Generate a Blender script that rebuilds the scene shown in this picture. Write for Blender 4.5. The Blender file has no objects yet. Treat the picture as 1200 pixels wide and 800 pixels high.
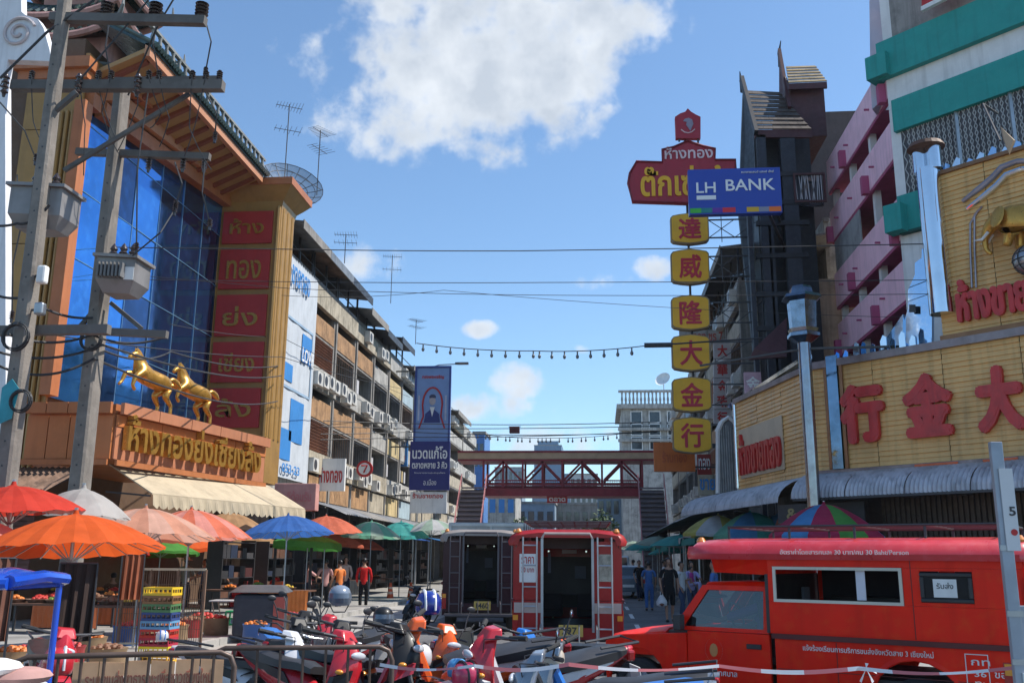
import bpy, bmesh, math, random
from mathutils import Vector, Matrix, Euler
R = math.radians
PI = math.pi
SC = bpy.context.scene
COL = SC.collection
random.seed(7)

# ---------------------------------------------------------------- camera
CAM = Vector((0.0, 0.0, 1.68))
FPX = 1100.0
PITCH, YAW, ROLL = 13.05, 5.3, 0.5
cam_data = bpy.data.cameras.new("camera")
cam = bpy.data.objects.new("camera", cam_data)
COL.objects.link(cam)
cam_data.sensor_width = 36
cam_data.lens = 36 * FPX / 1200
cam_data.clip_start = 0.1
cam_data.clip_end = 9000
CR = (Matrix.Rotation(R(YAW), 3, 'Z') @ Matrix.Rotation(R(90 + PITCH), 3, 'X') @ Matrix.Rotation(R(ROLL), 3, 'Z'))
cam.matrix_world = Matrix.Translation(CAM) @ CR.to_4x4()
SC.camera = cam


def ray(px, py):
 return CR @ Vector((px - 600.0, 400.0 - py, -FPX))


def on_x(px, py, X):
 d = ray(px, py); return CAM + d * ((X - CAM.x) / d.x)


def on_y(px, py, Y):
 d = ray(px, py); return CAM + d * ((Y - CAM.y) / d.y)


def on_z(px, py, Z):
 d = ray(px, py); return CAM + d * ((Z - CAM.z) / d.z)


def on_p(px, py, p, n):
 d = ray(px, py); p = Vector(p); n = Vector(n)
 return CAM + d * ((p - CAM).dot(n) / d.dot(n))


# ---------------------------------------------------------------- light, sky, exposure
SUN_EL, SUN_AZ = 53.0, 79.0           # azimuth measured clockwise from +Y (the street direction)
sd = Vector((math.sin(R(SUN_AZ)) * math.cos(R(SUN_EL)), math.cos(R(SUN_AZ)) * math.cos(R(SUN_EL)), math.sin(R(SUN_EL))))
sun_data = bpy.data.lights.new("sun", 'SUN')
sun_data.energy = 4.2
sun_data.angle = R(0.55)
sun_data.color = (1.0, 0.94, 0.86)
sun = bpy.data.objects.new("sun", sun_data)
COL.objects.link(sun)
sun.rotation_euler = sd.to_track_quat('Z', 'Y').to_euler()
SC.view_settings.view_transform = 'Standard'
SC.view_settings.look = 'None'
SC.view_settings.exposure = 0.6
SC.view_settings.gamma = 1.0
SC.view_settings.use_curve_mapping = False

world = bpy.data.worlds.new("World")
SC.world = world
world.use_nodes = True
wn, wl = world.node_tree.nodes, world.node_tree.links
bg = wn["Background"]
sky = wn.new("ShaderNodeTexSky")
sky.sky_type = 'NISHITA'
sky.sun_disc = False
sky.sun_elevation = R(SUN_EL)
sky.sun_rotation = R(SUN_AZ)
sky.altitude = 800
sky.air_density = 1.0
sky.dust_density = 0.7
sky.ozone_density = 2.6
bg.inputs[1].default_value = 0.142


def wnode(t, **k):
 n = wn.new(t)
 for a, b in k.items():
  setattr(n, a, b)
 return n


def wmath(op, a, b=None, c=None, clamp=False):
 n = wnode("ShaderNodeMath", operation=op, use_clamp=clamp)
 for i, v in enumerate((a, b, c)):
  if v is None:
   continue
  if isinstance(v, (int, float)):
   n.inputs[i].default_value = v
  else:
   wl.new(v, n.inputs[i])
 return n.outputs[0]


tc = wnode("ShaderNodeTexCoord")
GEN = tc.outputs["Generated"]
nz1 = wnode("ShaderNodeTexNoise"); nz1.inputs["Scale"].default_value = 9.0; nz1.inputs["Detail"].default_value = 9.0
nz1.inputs["Roughness"].default_value = 0.6
nz2 = wnode("ShaderNodeTexNoise"); nz2.inputs["Scale"].default_value = 3.2; nz2.inputs["Detail"].default_value = 8.0
nz3 = wnode("ShaderNodeTexNoise"); nz3.inputs["Scale"].default_value = 16.0; nz3.inputs["Detail"].default_value = 6.0
for n_ in (nz1, nz2, nz3):
 wl.new(GEN, n_.inputs["Vector"])
# cloud banks: (pixel x, pixel y, half width, half height) turned into sky directions
BANKS = [(562, 78, 220, 130, 1.25), (440, 155, 100, 50, 1.0), (730, 20, 110, 60, 1.1), (560, 20, 190, 70, 1.2), (660, 145, 60, 40, .7), (425, 308, 62, 34, .8), (565, 385, 30, 13, .75),
   (612, 445, 42, 26, .7), (766, 315, 30, 18, .65), (578, 303, 16, 14, .5), (560, 480, 90, 20, .5), (655, 408, 50, 10, .5), (740, 20, 60, 26, .8),
   (700, 330, 60, 14, .35), (640, 520, 160, 30, .55)]
mask = None
for (px, py, hw, hh, k) in BANKS:
 d = ray(px, py).normalized()
 m1 = wnode("ShaderNodeVectorMath", operation='SUBTRACT'); wl.new(GEN, m1.inputs[0]); m1.inputs[1].default_value = d
 # local frame
 rt = Vector((d.y, -d.x, 0)).normalized(); up = rt.cross(d)
 da = wnode("ShaderNodeVectorMath", operation='DOT_PRODUCT'); wl.new(m1.outputs[0], da.inputs[0]); da.inputs[1].default_value = rt / (hw / 1160)
 db = wnode("ShaderNodeVectorMath", operation='DOT_PRODUCT'); wl.new(m1.outputs[0], db.inputs[0]); db.inputs[1].default_value = up / (hh / 1160)
 dc = wnode("ShaderNodeVectorMath", operation='DOT_PRODUCT'); wl.new(m1.outputs[0], dc.inputs[0]); dc.inputs[1].default_value = d * 3.0
 r2 = wmath('ADD', wmath('ADD', wmath('MULTIPLY', da.outputs["Value"], da.outputs["Value"]), wmath('MULTIPLY', db.outputs["Value"], db.outputs["Value"])),
    wmath('MULTIPLY', dc.outputs["Value"], dc.outputs["Value"]))
 v = wmath('MULTIPLY', wmath('SUBTRACT', 1.0, r2), k)
 v = wmath('MAXIMUM', v, -1.0)
 mask = v if mask is None else wmath('MAXIMUM', mask, v)
# scattered clouds over the rest of the sky (same kind as those in view)
far = wmath('SUBTRACT', wmath('MULTIPLY', nz2.outputs[0], 4.2), 3.05)
sep = wnode("ShaderNodeSeparateXYZ"); wl.new(GEN, sep.inputs[0])
dfw = wnode("ShaderNodeVectorMath", operation='DOT_PRODUCT'); wl.new(GEN, dfw.inputs[0]); dfw.inputs[1].default_value = ray(600, 330).normalized()
outside = wmath('MULTIPLY', wmath('SUBTRACT', 0.86, dfw.outputs["Value"]), 12.0, clamp=True)
far = wmath('ADD', wmath('MULTIPLY', wmath('ADD', far, 1.0), outside), -1.0)
mask = wmath('MAXIMUM', mask, far)
nz4 = wnode("ShaderNodeTexNoise"); nz4.inputs["Scale"].default_value = 38.0; nz4.inputs["Detail"].default_value = 8.0; wl.new(GEN, nz4.inputs["Vector"])
dens = wmath('ADD', wmath('ADD', mask, wmath('MULTIPLY', wmath('SUBTRACT', nz1.outputs[0], 0.54), 3.1)), wmath('MULTIPLY', wmath('SUBTRACT', nz4.outputs[0], 0.52), 1.5))
cl = wnode("ShaderNodeMapRange", interpolation_type='SMOOTHSTEP'); wl.new(dens, cl.inputs[0])
cl.inputs[1].default_value = 0.12; cl.inputs[2].default_value = 0.95
shade = wnode("ShaderNodeMapRange"); wl.new(wmath('ADD', wmath('MULTIPLY', nz3.outputs[0], .9), wmath('MULTIPLY', dens, .32)), shade.inputs[0])
shade.inputs[1].default_value = 0.45; shade.inputs[2].default_value = .92
ccol = wnode("ShaderNodeMix", data_type='RGBA'); wl.new(shade.outputs[0], ccol.inputs[0])
ccol.inputs[6].default_value = (4.7, 4.9, 5.1, 1); ccol.inputs[7].default_value = (2.9, 3.2, 3.6, 1)
veil = wmath('MULTIPLY', cl.outputs[0], 0.93)
skm = wnode("ShaderNodeMix", data_type='RGBA'); wl.new(veil, skm.inputs[0])
tint = wnode("ShaderNodeMix", data_type='RGBA', blend_type='MULTIPLY'); tint.inputs[0].default_value = 1; wl.new(sky.outputs[0], tint.inputs[6]); tint.inputs[7].default_value = (.82, .95, .98, 1); wl.new(tint.outputs[2], skm.inputs[6]); wl.new(ccol.outputs[2], skm.inputs[7])
wl.new(skm.outputs[2], bg.inputs[0])

# ---------------------------------------------------------------- materials
MC = {}


def mat(name, col, rough=.6, metal=0.0, var=.18, scale=1.5, streak=0.0, bump=0.0, bscale=25.0, rnd=0.0, coat=0.0, spec=.5, alpha=1.0, trans=0.0, col2=None, dirt=None):
 if name in MC:
  return MC[name]
 m = bpy.data.materials.new(name); m.use_nodes = True
 n, l = m.node_tree.nodes, m.node_tree.links
 b = n["Principled BSDF"]
 b.inputs["Roughness"].default_value = rough
 b.inputs["Metallic"].default_value = metal
 b.inputs["Specular IOR Level"].default_value = spec
 b.inputs["Coat Weight"].default_value = coat
 b.inputs["Coat Roughness"].default_value = .08
 b.inputs["Alpha"].default_value = alpha
 b.inputs["Transmission Weight"].default_value = trans
 tcn = n.new("ShaderNodeTexCoord")
 base = n.new("ShaderNodeRGB"); base.outputs[0].default_value = (*col, 1)
 cur = base.outputs[0]

 def mixc(fac, a, bcol, blend='MIX'):
  x = n.new("ShaderNodeMix"); x.data_type = 'RGBA'; x.blend_type = blend
  if isinstance(fac, float): x.inputs[0].default_value = fac
  else: l.new(fac, x.inputs[0])
  l.new(a, x.inputs[6])
  if isinstance(bcol, tuple): x.inputs[7].default_value = (*bcol, 1)
  else: l.new(bcol, x.inputs[7])
  return x.outputs[2]

 def rng(o, a, c, lo=0.0, hi=1.0):
  x = n.new("ShaderNodeMapRange"); l.new(o, x.inputs[0])
  x.inputs[1].default_value = a; x.inputs[2].default_value = c; x.inputs[3].default_value = lo; x.inputs[4].default_value = hi
  return x.outputs[0]

 def noise(sc_, det=5.0, vec=None):
  x = n.new("ShaderNodeTexNoise"); x.inputs["Scale"].default_value = sc_; x.inputs["Detail"].default_value = det
  l.new(vec or tcn.outputs["Object"], x.inputs["Vector"]); return x.outputs[0]
 if var > 0:
  dk = dirt or tuple(c * .35 for c in col)
  cur = mixc(rng(noise(scale), .42, .72, 0.0, min(1.0, var * 2)), cur, dk)
  lt = col2 or tuple(min(1, c * 1.25 + .02) for c in col)
  cur = mixc(rng(noise(scale * 5.3, 3.0), .5, .8, 0.0, min(1.0, var * 1.6)), cur, lt)
 if streak > 0:
  mp = n.new("ShaderNodeMapping"); mp.inputs["Scale"].default_value = (5.0, 5.0, .35)
  l.new(tcn.outputs["Object"], mp.inputs["Vector"])
  cur = mixc(rng(noise(1.2, 6.0, mp.outputs[0]), .5, .75, 0.0, streak), cur, tuple(c * .22 for c in col))
 if rnd > 0:
  oi = n.new("ShaderNodeObjectInfo")
  cur = mixc(rng(oi.outputs["Random"], 0, 1, 0.0, rnd), cur, tuple(c * .4 for c in col))
 l.new(cur, b.inputs["Base Color"])
 l.new(rng(noise(scale * 3.1, 4.0), .3, .8, max(0, rough - .07), min(1, rough + .12)), b.inputs["Roughness"])
 if bump > 0:
  bp = n.new("ShaderNodeBump"); bp.inputs["Strength"].default_value = bump; bp.inputs["Distance"].default_value = .02
  l.new(noise(bscale, 6.0), bp.inputs["Height"]); l.new(bp.outputs[0], b.inputs["Normal"])
 MC[name] = m
 return m


def cloth(name, col, **k):
 m = mat(name, col, rough=.85, var=k.get('var', .12), scale=k.get('scale', 6), spec=.2)
 return m


def canopy_mat(name, col):
 """thin fabric: lets some sunlight through"""
 if name in MC: return MC[name]
 m = mat(name, col, rough=.75, var=.28, scale=2.0, spec=.25, bump=.1, bscale=14)
 n, l = m.node_tree.nodes, m.node_tree.links
 b = n["Principled BSDF"]; out = n["Material Output"]
 tr = n.new("ShaderNodeBsdfTranslucent"); tr.inputs[0].default_value = (*col, 1)
 mx = n.new("ShaderNodeMixShader"); mx.inputs[0].default_value = .45
 l.new(b.outputs[0], mx.inputs[1]); l.new(tr.outputs[0], mx.inputs[2]); l.new(mx.outputs[0], out.inputs[0])
 return m


def glass_mat(name, col=(.75, .8, .82), mixf=.3):
 if name in MC: return MC[name]
 m = bpy.data.materials.new(name); m.use_nodes = True
 n, l = m.node_tree.nodes, m.node_tree.links
 for x in list(n):
  if x.type == 'BSDF_PRINCIPLED': n.remove(x)
 out = [x for x in n if x.type == 'OUTPUT_MATERIAL'][0]
 t = n.new("ShaderNodeBsdfTransparent"); t.inputs[0].default_value = (*col, 1)
 g = n.new("ShaderNodeBsdfGlossy"); g.inputs["Roughness"].default_value = .03; g.inputs[0].default_value = (.9, .93, .95, 1)
 f = n.new("ShaderNodeFresnel"); f.inputs[0].default_value = 1.5
 a = n.new("ShaderNodeMath"); a.operation = 'ADD'; a.use_clamp = True; l.new(f.outputs[0], a.inputs[0]); a.inputs[1].default_value = mixf * .2
 mx = n.new("ShaderNodeMixShader"); l.new(a.outputs[0], mx.inputs[0]); l.new(t.outputs[0], mx.inputs[1]); l.new(g.outputs[0], mx.inputs[2])
 l.new(mx.outputs[0], out.inputs[0])
 MC[name] = m
 return m


# ---------------------------------------------------------------- mesh builder
FR = {}


class MB:
 def __init__(s):
  s.v = []; s.f = []; s.mi = []; s.m = 0

 def add(s, vs, fs):
  o = len(s.v); s.v.extend(Vector(p) for p in vs)
  for f in fs:
   s.f.append(tuple(i + o for i in f)); s.mi.append(s.m)
  return s

 def box(s, x0, x1, y0, y1, z0, z1):
  return s.add([(x0, y0, z0), (x1, y0, z0), (x1, y1, z0), (x0, y1, z0), (x0, y0, z1), (x1, y0, z1), (x1, y1, z1), (x0, y1, z1)],
      [(0, 3, 2, 1), (4, 5, 6, 7), (0, 1, 5, 4), (1, 2, 6, 5), (2, 3, 7, 6), (3, 0, 4, 7)])

 def obox(s, c, size, rz=0.0, rx=0.0, ry=0.0):
  M_ = Matrix.Translation(c) @ Euler((rx, ry, rz)).to_matrix().to_4x4()
  a, b, d = size[0] / 2, size[1] / 2, size[2] / 2
  vs = [M_ @ Vector(p) for p in [(-a, -b, -d), (a, -b, -d), (a, b, -d), (-a, b, -d), (-a, -b, d), (a, -b, d), (a, b, d), (-a, b, d)]]
  return s.add(vs, [(0, 3, 2, 1), (4, 5, 6, 7), (0, 1, 5, 4), (1, 2, 6, 5), (2, 3, 7, 6), (3, 0, 4, 7)])

 def bar(s, p, q, w, h=None):
  """square bar from p to q"""
  p, q = Vector(p), Vector(q); h = h or w
  d = (q - p).normalized()
  u = Vector((0, 0, 1)) if abs(d.z) < .95 else Vector((1, 0, 0))
  a = d.cross(u).normalized() * w / 2; b = a.cross(d).normalized() * h / 2
  return s.add([p - a - b, p + a - b, p + a + b, p - a + b, q - a - b, q + a - b, q + a + b, q - a + b],
      [(0, 3, 2, 1), (4, 5, 6, 7), (0, 1, 5, 4), (1, 2, 6, 5), (2, 3, 7, 6), (3, 0, 4, 7)])

 def cyl(s, p, q, r0, r1=None, n=12, cap=True):
  p, q = Vector(p), Vector(q); r1 = r0 if r1 is None else r1
  d = (q - p).normalized(); u = Vector((0, 0, 1)) if abs(d.z) < .95 else Vector((1, 0, 0))
  a = d.cross(u).normalized(); b = d.cross(a)
  vs = []
  for c, r in ((p, r0), (q, r1)):
   vs += [c + (a * math.cos(2 * PI * i / n) + b * math.sin(2 * PI * i / n)) * r for i in range(n)]
  fs = [(i, (i + 1) % n, n + (i + 1) % n, n + i) for i in range(n)]
  if cap: fs += [tuple(range(n - 1, -1, -1)), tuple(range(n, 2 * n))]
  return s.add(vs, fs)

 def tube(s, pts, r, n=8, closed=False):
  pts = [Vector(p) for p in pts]; rs = r if isinstance(r, (list, tuple)) else [r] * len(pts)
  vs = []; prev = None; N = len(pts)
  for i, p in enumerate(pts):
   if closed: d = pts[(i + 1) % N] - pts[i - 1]
   else: d = pts[min(i + 1, N - 1)] - pts[max(i - 1, 0)]
   d.normalize()
   if prev is None:
    u = Vector((0, 0, 1)) if abs(d.z) < .9 else Vector((1, 0, 0)); a = d.cross(u).normalized()
   else:
    a = (prev - d * prev.dot(d)).normalized()
   prev = a; b = d.cross(a)
   vs += [p + (a * math.cos(2 * PI * k / n) + b * math.sin(2 * PI * k / n)) * rs[i] for k in range(n)]
  fs = []
  for i in range(N if closed else N - 1):
   j = (i + 1) % N
   fs += [(i * n + k, i * n + (k + 1) % n, j * n + (k + 1) % n, j * n + k) for k in range(n)]
  if not closed: fs += [tuple(range(n - 1, -1, -1)), tuple(range((N - 1) * n, N * n))]
  return s.add(vs, fs)

 def lathe(s, prof, c=(0, 0, 0), n=16, axis='Z', sx=1, sy=1, a0=0, a1=2 * PI):
  c = Vector(c); vs = []; full = abs(a1 - a0 - 2 * PI) < 1e-6; m = n if full else n + 1
  for (r, z) in prof:
   for i in range(m):
    t = a0 + (a1 - a0) * i / n
    p = Vector((r * math.cos(t) * sx, r * math.sin(t) * sy, z))
    if axis == 'X': p = Vector((p.z, p.x, p.y))
    if axis == 'Y': p = Vector((p.x, p.z, p.y))
    vs.append(c + p)
  fs = []
  for j in range(len(prof) - 1):
   for i in range(n):
    k = (i + 1) % m
    fs.append((j * m + i, j * m + k, (j + 1) * m + k, (j + 1) * m + i))
  return s.add(vs, fs)

 def ell(s, c, rx, ry, rz, n=14, m=8, rot=None):
  c = Vector(c); vs = []
  for j in range(m + 1):
   ph = -PI / 2 + PI * j / m
   for i in range(n):
    t = 2 * PI * i / n
    p = Vector((rx * math.cos(ph) * math.cos(t), ry * math.cos(ph) * math.sin(t), rz * math.sin(ph)))
    if rot: p = rot @ p
    vs.append(c + p)
  return s.add(vs, [(j * n + i, j * n + (i + 1) % n, (j + 1) * n + (i + 1) % n, (j + 1) * n + i) for j in range(m) for i in range(n)])

 def prism(s, poly, o, u, v, d):
  """poly (a,b) pairs on the plane o + a*u + b*v, thickened by vector d"""
  o, u, v, d = Vector(o), Vector(u), Vector(v), Vector(d); n = len(poly)
  vs = [o + u * a + v * b for a, b in poly]; vs += [p + d for p in vs]
  fs = [tuple(range(n)), tuple(range(2 * n - 1, n - 1, -1))] + [(i, (i + 1) % n, n + (i + 1) % n, n + i) for i in range(n)]
  return s.add(vs, fs)

 def slab(s, pts, d):
  """any planar polygon of 3-D points thickened by d"""
  n = len(pts); d = Vector(d); pts = [Vector(p) for p in pts]
  vs = pts + [p + d for p in pts]
  return s.add(vs, [tuple(range(n)), tuple(range(2 * n - 1, n - 1, -1))] + [(i, (i + 1) % n, n + (i + 1) % n, n + i) for i in range(n)])

 def loft(s, secs, cap=True):
  n = len(secs[0]); vs = [p for sec in secs for p in sec]
  fs = [(j * n + i, j * n + (i + 1) % n, (j + 1) * n + (i + 1) % n, (j + 1) * n + i) for j in range(len(secs) - 1) for i in range(n)]
  if cap: fs += [tuple(range(n - 1, -1, -1)), tuple(range((len(secs) - 1) * n, len(secs) * n))]
  return s.add(vs, fs)

 def frame(s, o, u, v, w, h, t, d):
  """rectangular frame on plane o,u,v (unit vectors), width t, thickness vector d"""
  o, u, v = Vector(o), Vector(u), Vector(v)
  s.prism([(0, 0), (w, 0), (w, t), (0, t)], o, u, v, d); s.prism([(0, h - t), (w, h - t), (w, h), (0, h)], o, u, v, d)
  s.prism([(0, t), (t, t), (t, h - t), (0, h - t)], o, u, v, d); s.prism([(w - t, t), (w, t), (w, h - t), (w - t, h - t)], o, u, v, d)
  return s

 def build(s, name, m, parent=None, w=False, smooth=False, kind=None, bevel=0.0, sub=0):
  """w: vertices are given in world coordinates"""
  me = bpy.data.meshes.new(name)
  vs = s.v
  if w and parent is not None and parent.name in FR:
   inv = FR[parent.name].inverted(); vs = [inv @ p for p in vs]
  me.from_pydata([tuple(p) for p in vs], [], s.f)
  ms = m if isinstance(m, (list, tuple)) else [m]
  for x in ms: me.materials.append(x)
  if len(ms) > 1: me.polygons.foreach_set("material_index", s.mi)
  bm = bmesh.new(); bm.from_mesh(me); bmesh.ops.recalc_face_normals(bm, faces=bm.faces); bm.to_mesh(me); bm.free()
  if smooth:
   me.polygons.foreach_set("use_smooth", [True] * len(me.polygons))
   me.set_sharp_from_angle(angle=R(42))
  me.update()
  return link(name, me, parent, kind, bevel, sub)


def link(name, me, parent=None, kind=None, bevel=0.0, sub=0, loc=None, rot=None, scl=None):
 o = bpy.data.objects.new(name, me); COL.objects.link(o)
 if parent is not None:
  o.parent = parent
  if parent.name in FR: FR[o.name] = FR[parent.name]
 if kind: o["kind"] = kind
 if bevel:
  b = o.modifiers.new("bevel", 'BEVEL'); b.width = bevel; b.segments = 2; b.limit_method = 'ANGLE'; b.angle_limit = R(35)
 if sub:
  b = o.modifiers.new("subd", 'SUBSURF'); b.levels = sub; b.render_levels = sub
 if loc is not None: o.location = loc
 if rot is not None: o.rotation_euler = rot
 if scl is not None: o.scale = scl
 return o


def tag(o, label=None, cat=None, group=None, kind=None):
 if label: o["label"] = label
 if cat: o["category"] = cat
 if group: o["group"] = group
 if kind: o["kind"] = kind
 return o


def thing(name, label, cat, loc=(0, 0, 0), rz=0.0, group=None):
 o = bpy.data.objects.new(name, None); COL.objects.link(o)
 o.location = loc; o.rotation_euler = (0, 0, rz); o.empty_display_size = .2
 FR[o.name] = Matrix.Translation(loc) @ Matrix.Rotation(rz, 4, 'Z')
 return tag(o, label, cat, group)


KIDS = {}


def copy_tree(o, loc=None, rz=None, parent=None, label=None):
 c = o.copy(); COL.objects.link(c)
 if parent is not None: c.parent = parent
 for ch in [x for x in o.children]:
  copy_tree(ch, parent=c)
 if loc is not None: c.location = loc
 if rz is not None: c.rotation_euler[2] = rz
 if label: c["label"] = label
 return c


TC = {}


def text_mesh(body, bold=.0, ext=.03, bev=0.0, res=3):
 k = (body, bold, ext, bev)
 if k in TC: return TC[k]
 cu = bpy.data.curves.new("txt", 'FONT'); cu.body = body; cu.size = 1.0; cu.offset = bold; cu.extrude = ext; cu.resolution_u = res
 cu.bevel_depth = bev
 cu.align_x = 'LEFT'
 ob = bpy.data.objects.new("txt", cu); COL.objects.link(ob)
 bpy.context.view_layer.update()
 dg = bpy.context.evaluated_depsgraph_get()
 me = bpy.data.meshes.new_from_object(ob.evaluated_get(dg))
 bpy.data.objects.remove(ob)
 xs = [v.co.x for v in me.vertices]; ys = [v.co.y for v in me.vertices]
 TC[k] = (me, min(xs), max(xs), min(ys), max(ys))
 return TC[k]


def text(name, body, o, u, v, w, h, m, parent, bold=.0, depth=.02, keep=False, world=True, slant=0.0, fat=0.0):
 """lettering filling the w x h box whose lower-left corner is o, running along unit u, up along unit v"""
 me, x0, x1, y0, y1 = text_mesh(body, bold, .03)
 u, v, o = Vector(u).normalized(), Vector(v).normalized(), Vector(o)
 nrm = u.cross(v)
 sx, sy = w / (x1 - x0), h / (y1 - y0)
 if keep:
  k = min(sx, sy); o = o + u * (w - k * (x1 - x0)) / 2 + v * (h - k * (y1 - y0)) / 2; sx = sy = k
 me2 = bpy.data.meshes.new(name)
 vs = []
 fs = [tuple(p.vertices) for p in me.polygons]; F = []
 for q in range(9 if fat else 1):       # a fat brush stroke: the glyph widened all round, each layer a hair lower
  dx, dy = (fat * math.cos(q * PI / 4), fat * math.sin(q * PI / 4)) if q else (0, 0); o_ = len(vs); dd = depth - .0015 * q
  for p in me.vertices:
   a = (p.co.x - x0) * sx + dx; b = (p.co.y - y0) * sy + dy
   vs.append(o + u * (a + b * slant) + v * b + nrm * (p.co.z / .03 * dd / 2 + dd / 2))
  F += [tuple(i + o_ for i in f) for f in fs]
 if world and parent is not None and parent.name in FR:
  inv = FR[parent.name].inverted(); vs = [inv @ p for p in vs]
 me2.from_pydata([tuple(p) for p in vs], [], F)
 me2.materials.append(m); me2.update()
 return link(name, me2, parent)


X_, Y_, Z_ = Vector((1, 0, 0)), Vector((0, 1, 0)), Vector((0, 0, 1))

# common materials
def MT():
 g = globals()
 g['concrete'] = mat('concrete', (.26, .245, .225), .85, var=.3, streak=.6, bump=.3)
 g['old_white'] = mat('old_white_paint', (.42, .41, .38), .8, var=.4, streak=.7, bump=.15)
 g['cream'] = mat('cream_paint', (.42, .37, .28), .8, var=.4, streak=.7)
 g['orange_p'] = mat('orange_parapet_paint', (.40, .23, .11), .8, var=.45, streak=.8)
 g['grey_p'] = mat('grey_render', (.17, .165, .155), .85, var=.3, streak=.5)
 g['dark'] = mat('dark_interior', (.03, .03, .035), .8, var=.3)
 g['brown'] = mat('brown_timber', (.13, .06, .035), .65, var=.3, bump=.2)
 g['steel'] = mat('galvanised_steel', (.42, .44, .46), .4, .85, var=.25)
 g['dsteel'] = mat('dark_painted_steel', (.06, .06, .065), .5, .4)
 g['chrome'] = mat('polished_chrome', (.72, .75, .78), .08, 1.0, var=.08)
 g['black_pl'] = mat('black_plastic', (.025, .025, .028), .45, var=.2)
 g['rubber'] = mat('tyre_rubber', (.028, .028, .028), .85, var=.25, bump=.2)
 g['white_p'] = mat('white_paint', (.78, .78, .76), .55, var=.12, streak=.2)
 g['glass_dark'] = mat('dark_window_glass', (.03, .04, .05), .08, 0.0, var=.1, spec=.8)
 g['gold'] = mat('gold_leaf', (.56, .30, .06), .32, .6, var=.18, scale=4)
 g['gold_panel'] = mat('ochre_gold_panel', (.38, .215, .06), .42, .15, var=.14, streak=.2, spec=.5)
 g['terra'] = mat('terracotta_cladding', (.44, .155, .055), .5, 0, var=.14, streak=.2)
 g['redp'] = mat('red_sign_paint', (.48, .02, .02), .45, 0, var=.1, streak=.1)
 g['yel'] = mat('yellow_sign_paint', (.80, .42, .01), .5, 0, var=.1)
 g['asph'] = mat('asphalt', (.12, .12, .125), .9, var=.3, bump=.4, bscale=60)
 g['whitel'] = mat('white_lettering', (.8, .8, .8), .5, var=.05)
 g['rust'] = mat('rusty_corrugated_sheet', (.20, .12, .08), .8, .2, var=.5, streak=.4)
 g['galv'] = mat('weathered_corrugated_sheet', (.28, .28, .28), .5, .5, var=.3, streak=.4)


MT()

# ================================================================ THE SETTING
g = MB(); g.add([(-700, -100, -.03), (700, -100, -.03), (700, 1400, -.03), (-700, 1400, -.03)], [(0, 1, 2, 3)])
tag(g.build('ground', mat('dusty_ground', (.22, .21, .19), .95, var=.3, scale=.3)), kind='structure')
g = MB(); g.add([(-40, -12, 0), (40, -12, 0), (40, 13.5, 0), (-40, 13.5, 0)], [(0, 1, 2, 3)])
g.add([(-4.6, 13.5, 0), (3.6, 13.5, 0), (3.6, 320, 0), (-4.6, 320, 0)], [(0, 1, 2, 3)])
tag(g.build('road', mat('asphalt_road', (.13, .13, .135), .9, var=.35, scale=.5, bump=.5, bscale=70, col2=(.2, .2, .2))), kind='structure')
g = MB(); g.box(-16, -7.4, 13.5, 320, -.02, .12); g.box(4.6, 12, 13.5, 320, -.02, .12)
tag(g.build('pavement', mat('pavement_concrete', (.30, .29, .27), .9, var=.35, scale=.8, bump=.3)), kind='structure')
g = MB(); g.add([(-7.4, 13.5, .004), (-4.6, 13.5, .004), (-4.6, 320, .004), (-7.4, 320, .004)], [(0, 1, 2, 3)])
g.add([(3.6, 13.5, .004), (4.6, 13.5, .004), (4.6, 320, .004), (3.6, 320, .004)], [(0, 1, 2, 3)])
g.add([(-16, 9.6, .004), (-4.6, 9.6, .004), (-4.6, 13.5, .004), (-16, 13.5, .004)], [(0, 1, 2, 3)])
tag(g.build('market_apron', mat('sunbleached_concrete', (.36, .345, .32), .9, var=.3, scale=.7, bump=.25)), kind='structure')
mk = mat('road_marking_paint', (.62, .62, .6), .7, var=.4, scale=3)
g = MB()
for y in range(14, 110, 5):
 g.add([(.9, y, .009), (1.02, y, .009), (1.02, y + 2.4, .009), (.9, y + 2.4, .009)], [(0, 1, 2, 3)])
tag(g.build('road_markings', mk), kind='structure')
g = MB(); cr = MB()
kb = MB()
y = 13.5
while y < 60:
 for x in (-7.5, 4.5): kb.box(x, x + .13, y + .01, y + .99, -.02, .13)
 y += 1.0
tag(kb.build('kerb', mat('kerb_concrete', (.38, .37, .35), .85, var=.3), bevel=0), kind='structure')


# ---------------------------------------------------------------- helpers for buildings
def ac_unit(parent, x, y, z, face=1, w=.8):
 """split air conditioner outdoor unit whose fan faces +x (face 1) or -x"""
 a = MB(); a.box(x, x + .3 * face, y, y + w, z, z + .58) if face > 0 else a.box(x - .3, x, y, y + w, z, z + .58)
 o = a.build('air_conditioner', mat('air_conditioner_casing', (.60, .59, .55), .6, var=.3, streak=.3), parent, w=True)
 f = MB(); xx = x + face * .305
 f.cyl((xx - .01 * face, y + w * .38, z + .29), (xx, y + w * .38, z + .29), .23, n=14)
 f.build('fan_grille', dsteel, o, w=True)


def far_antenna(x, y, z, h=3.2, label=None, rz=.3):
 t = thing('television_antenna', label, 'antenna', (x, y, z), rz, 'television antennas on the roofs')
 a = MB(); a.cyl((0, 0, 0), (0, 0, h), .025, n=6); a.build('mast', dsteel, t)
 for zz, n_ in ((h * .97, 9), (h * .7, 6)):
  b = MB(); b.bar((-.6, 0, zz), (.6, 0, zz), .022)
  for i in range(n_):
   xx = -.56 + 1.12 * i / (n_ - 1); L = .32 + .25 * i / n_
   b.bar((xx, -L, zz + .02), (xx, L, zz + .02), .013)
  b.build('receiver', dsteel, t)
 return t


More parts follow.
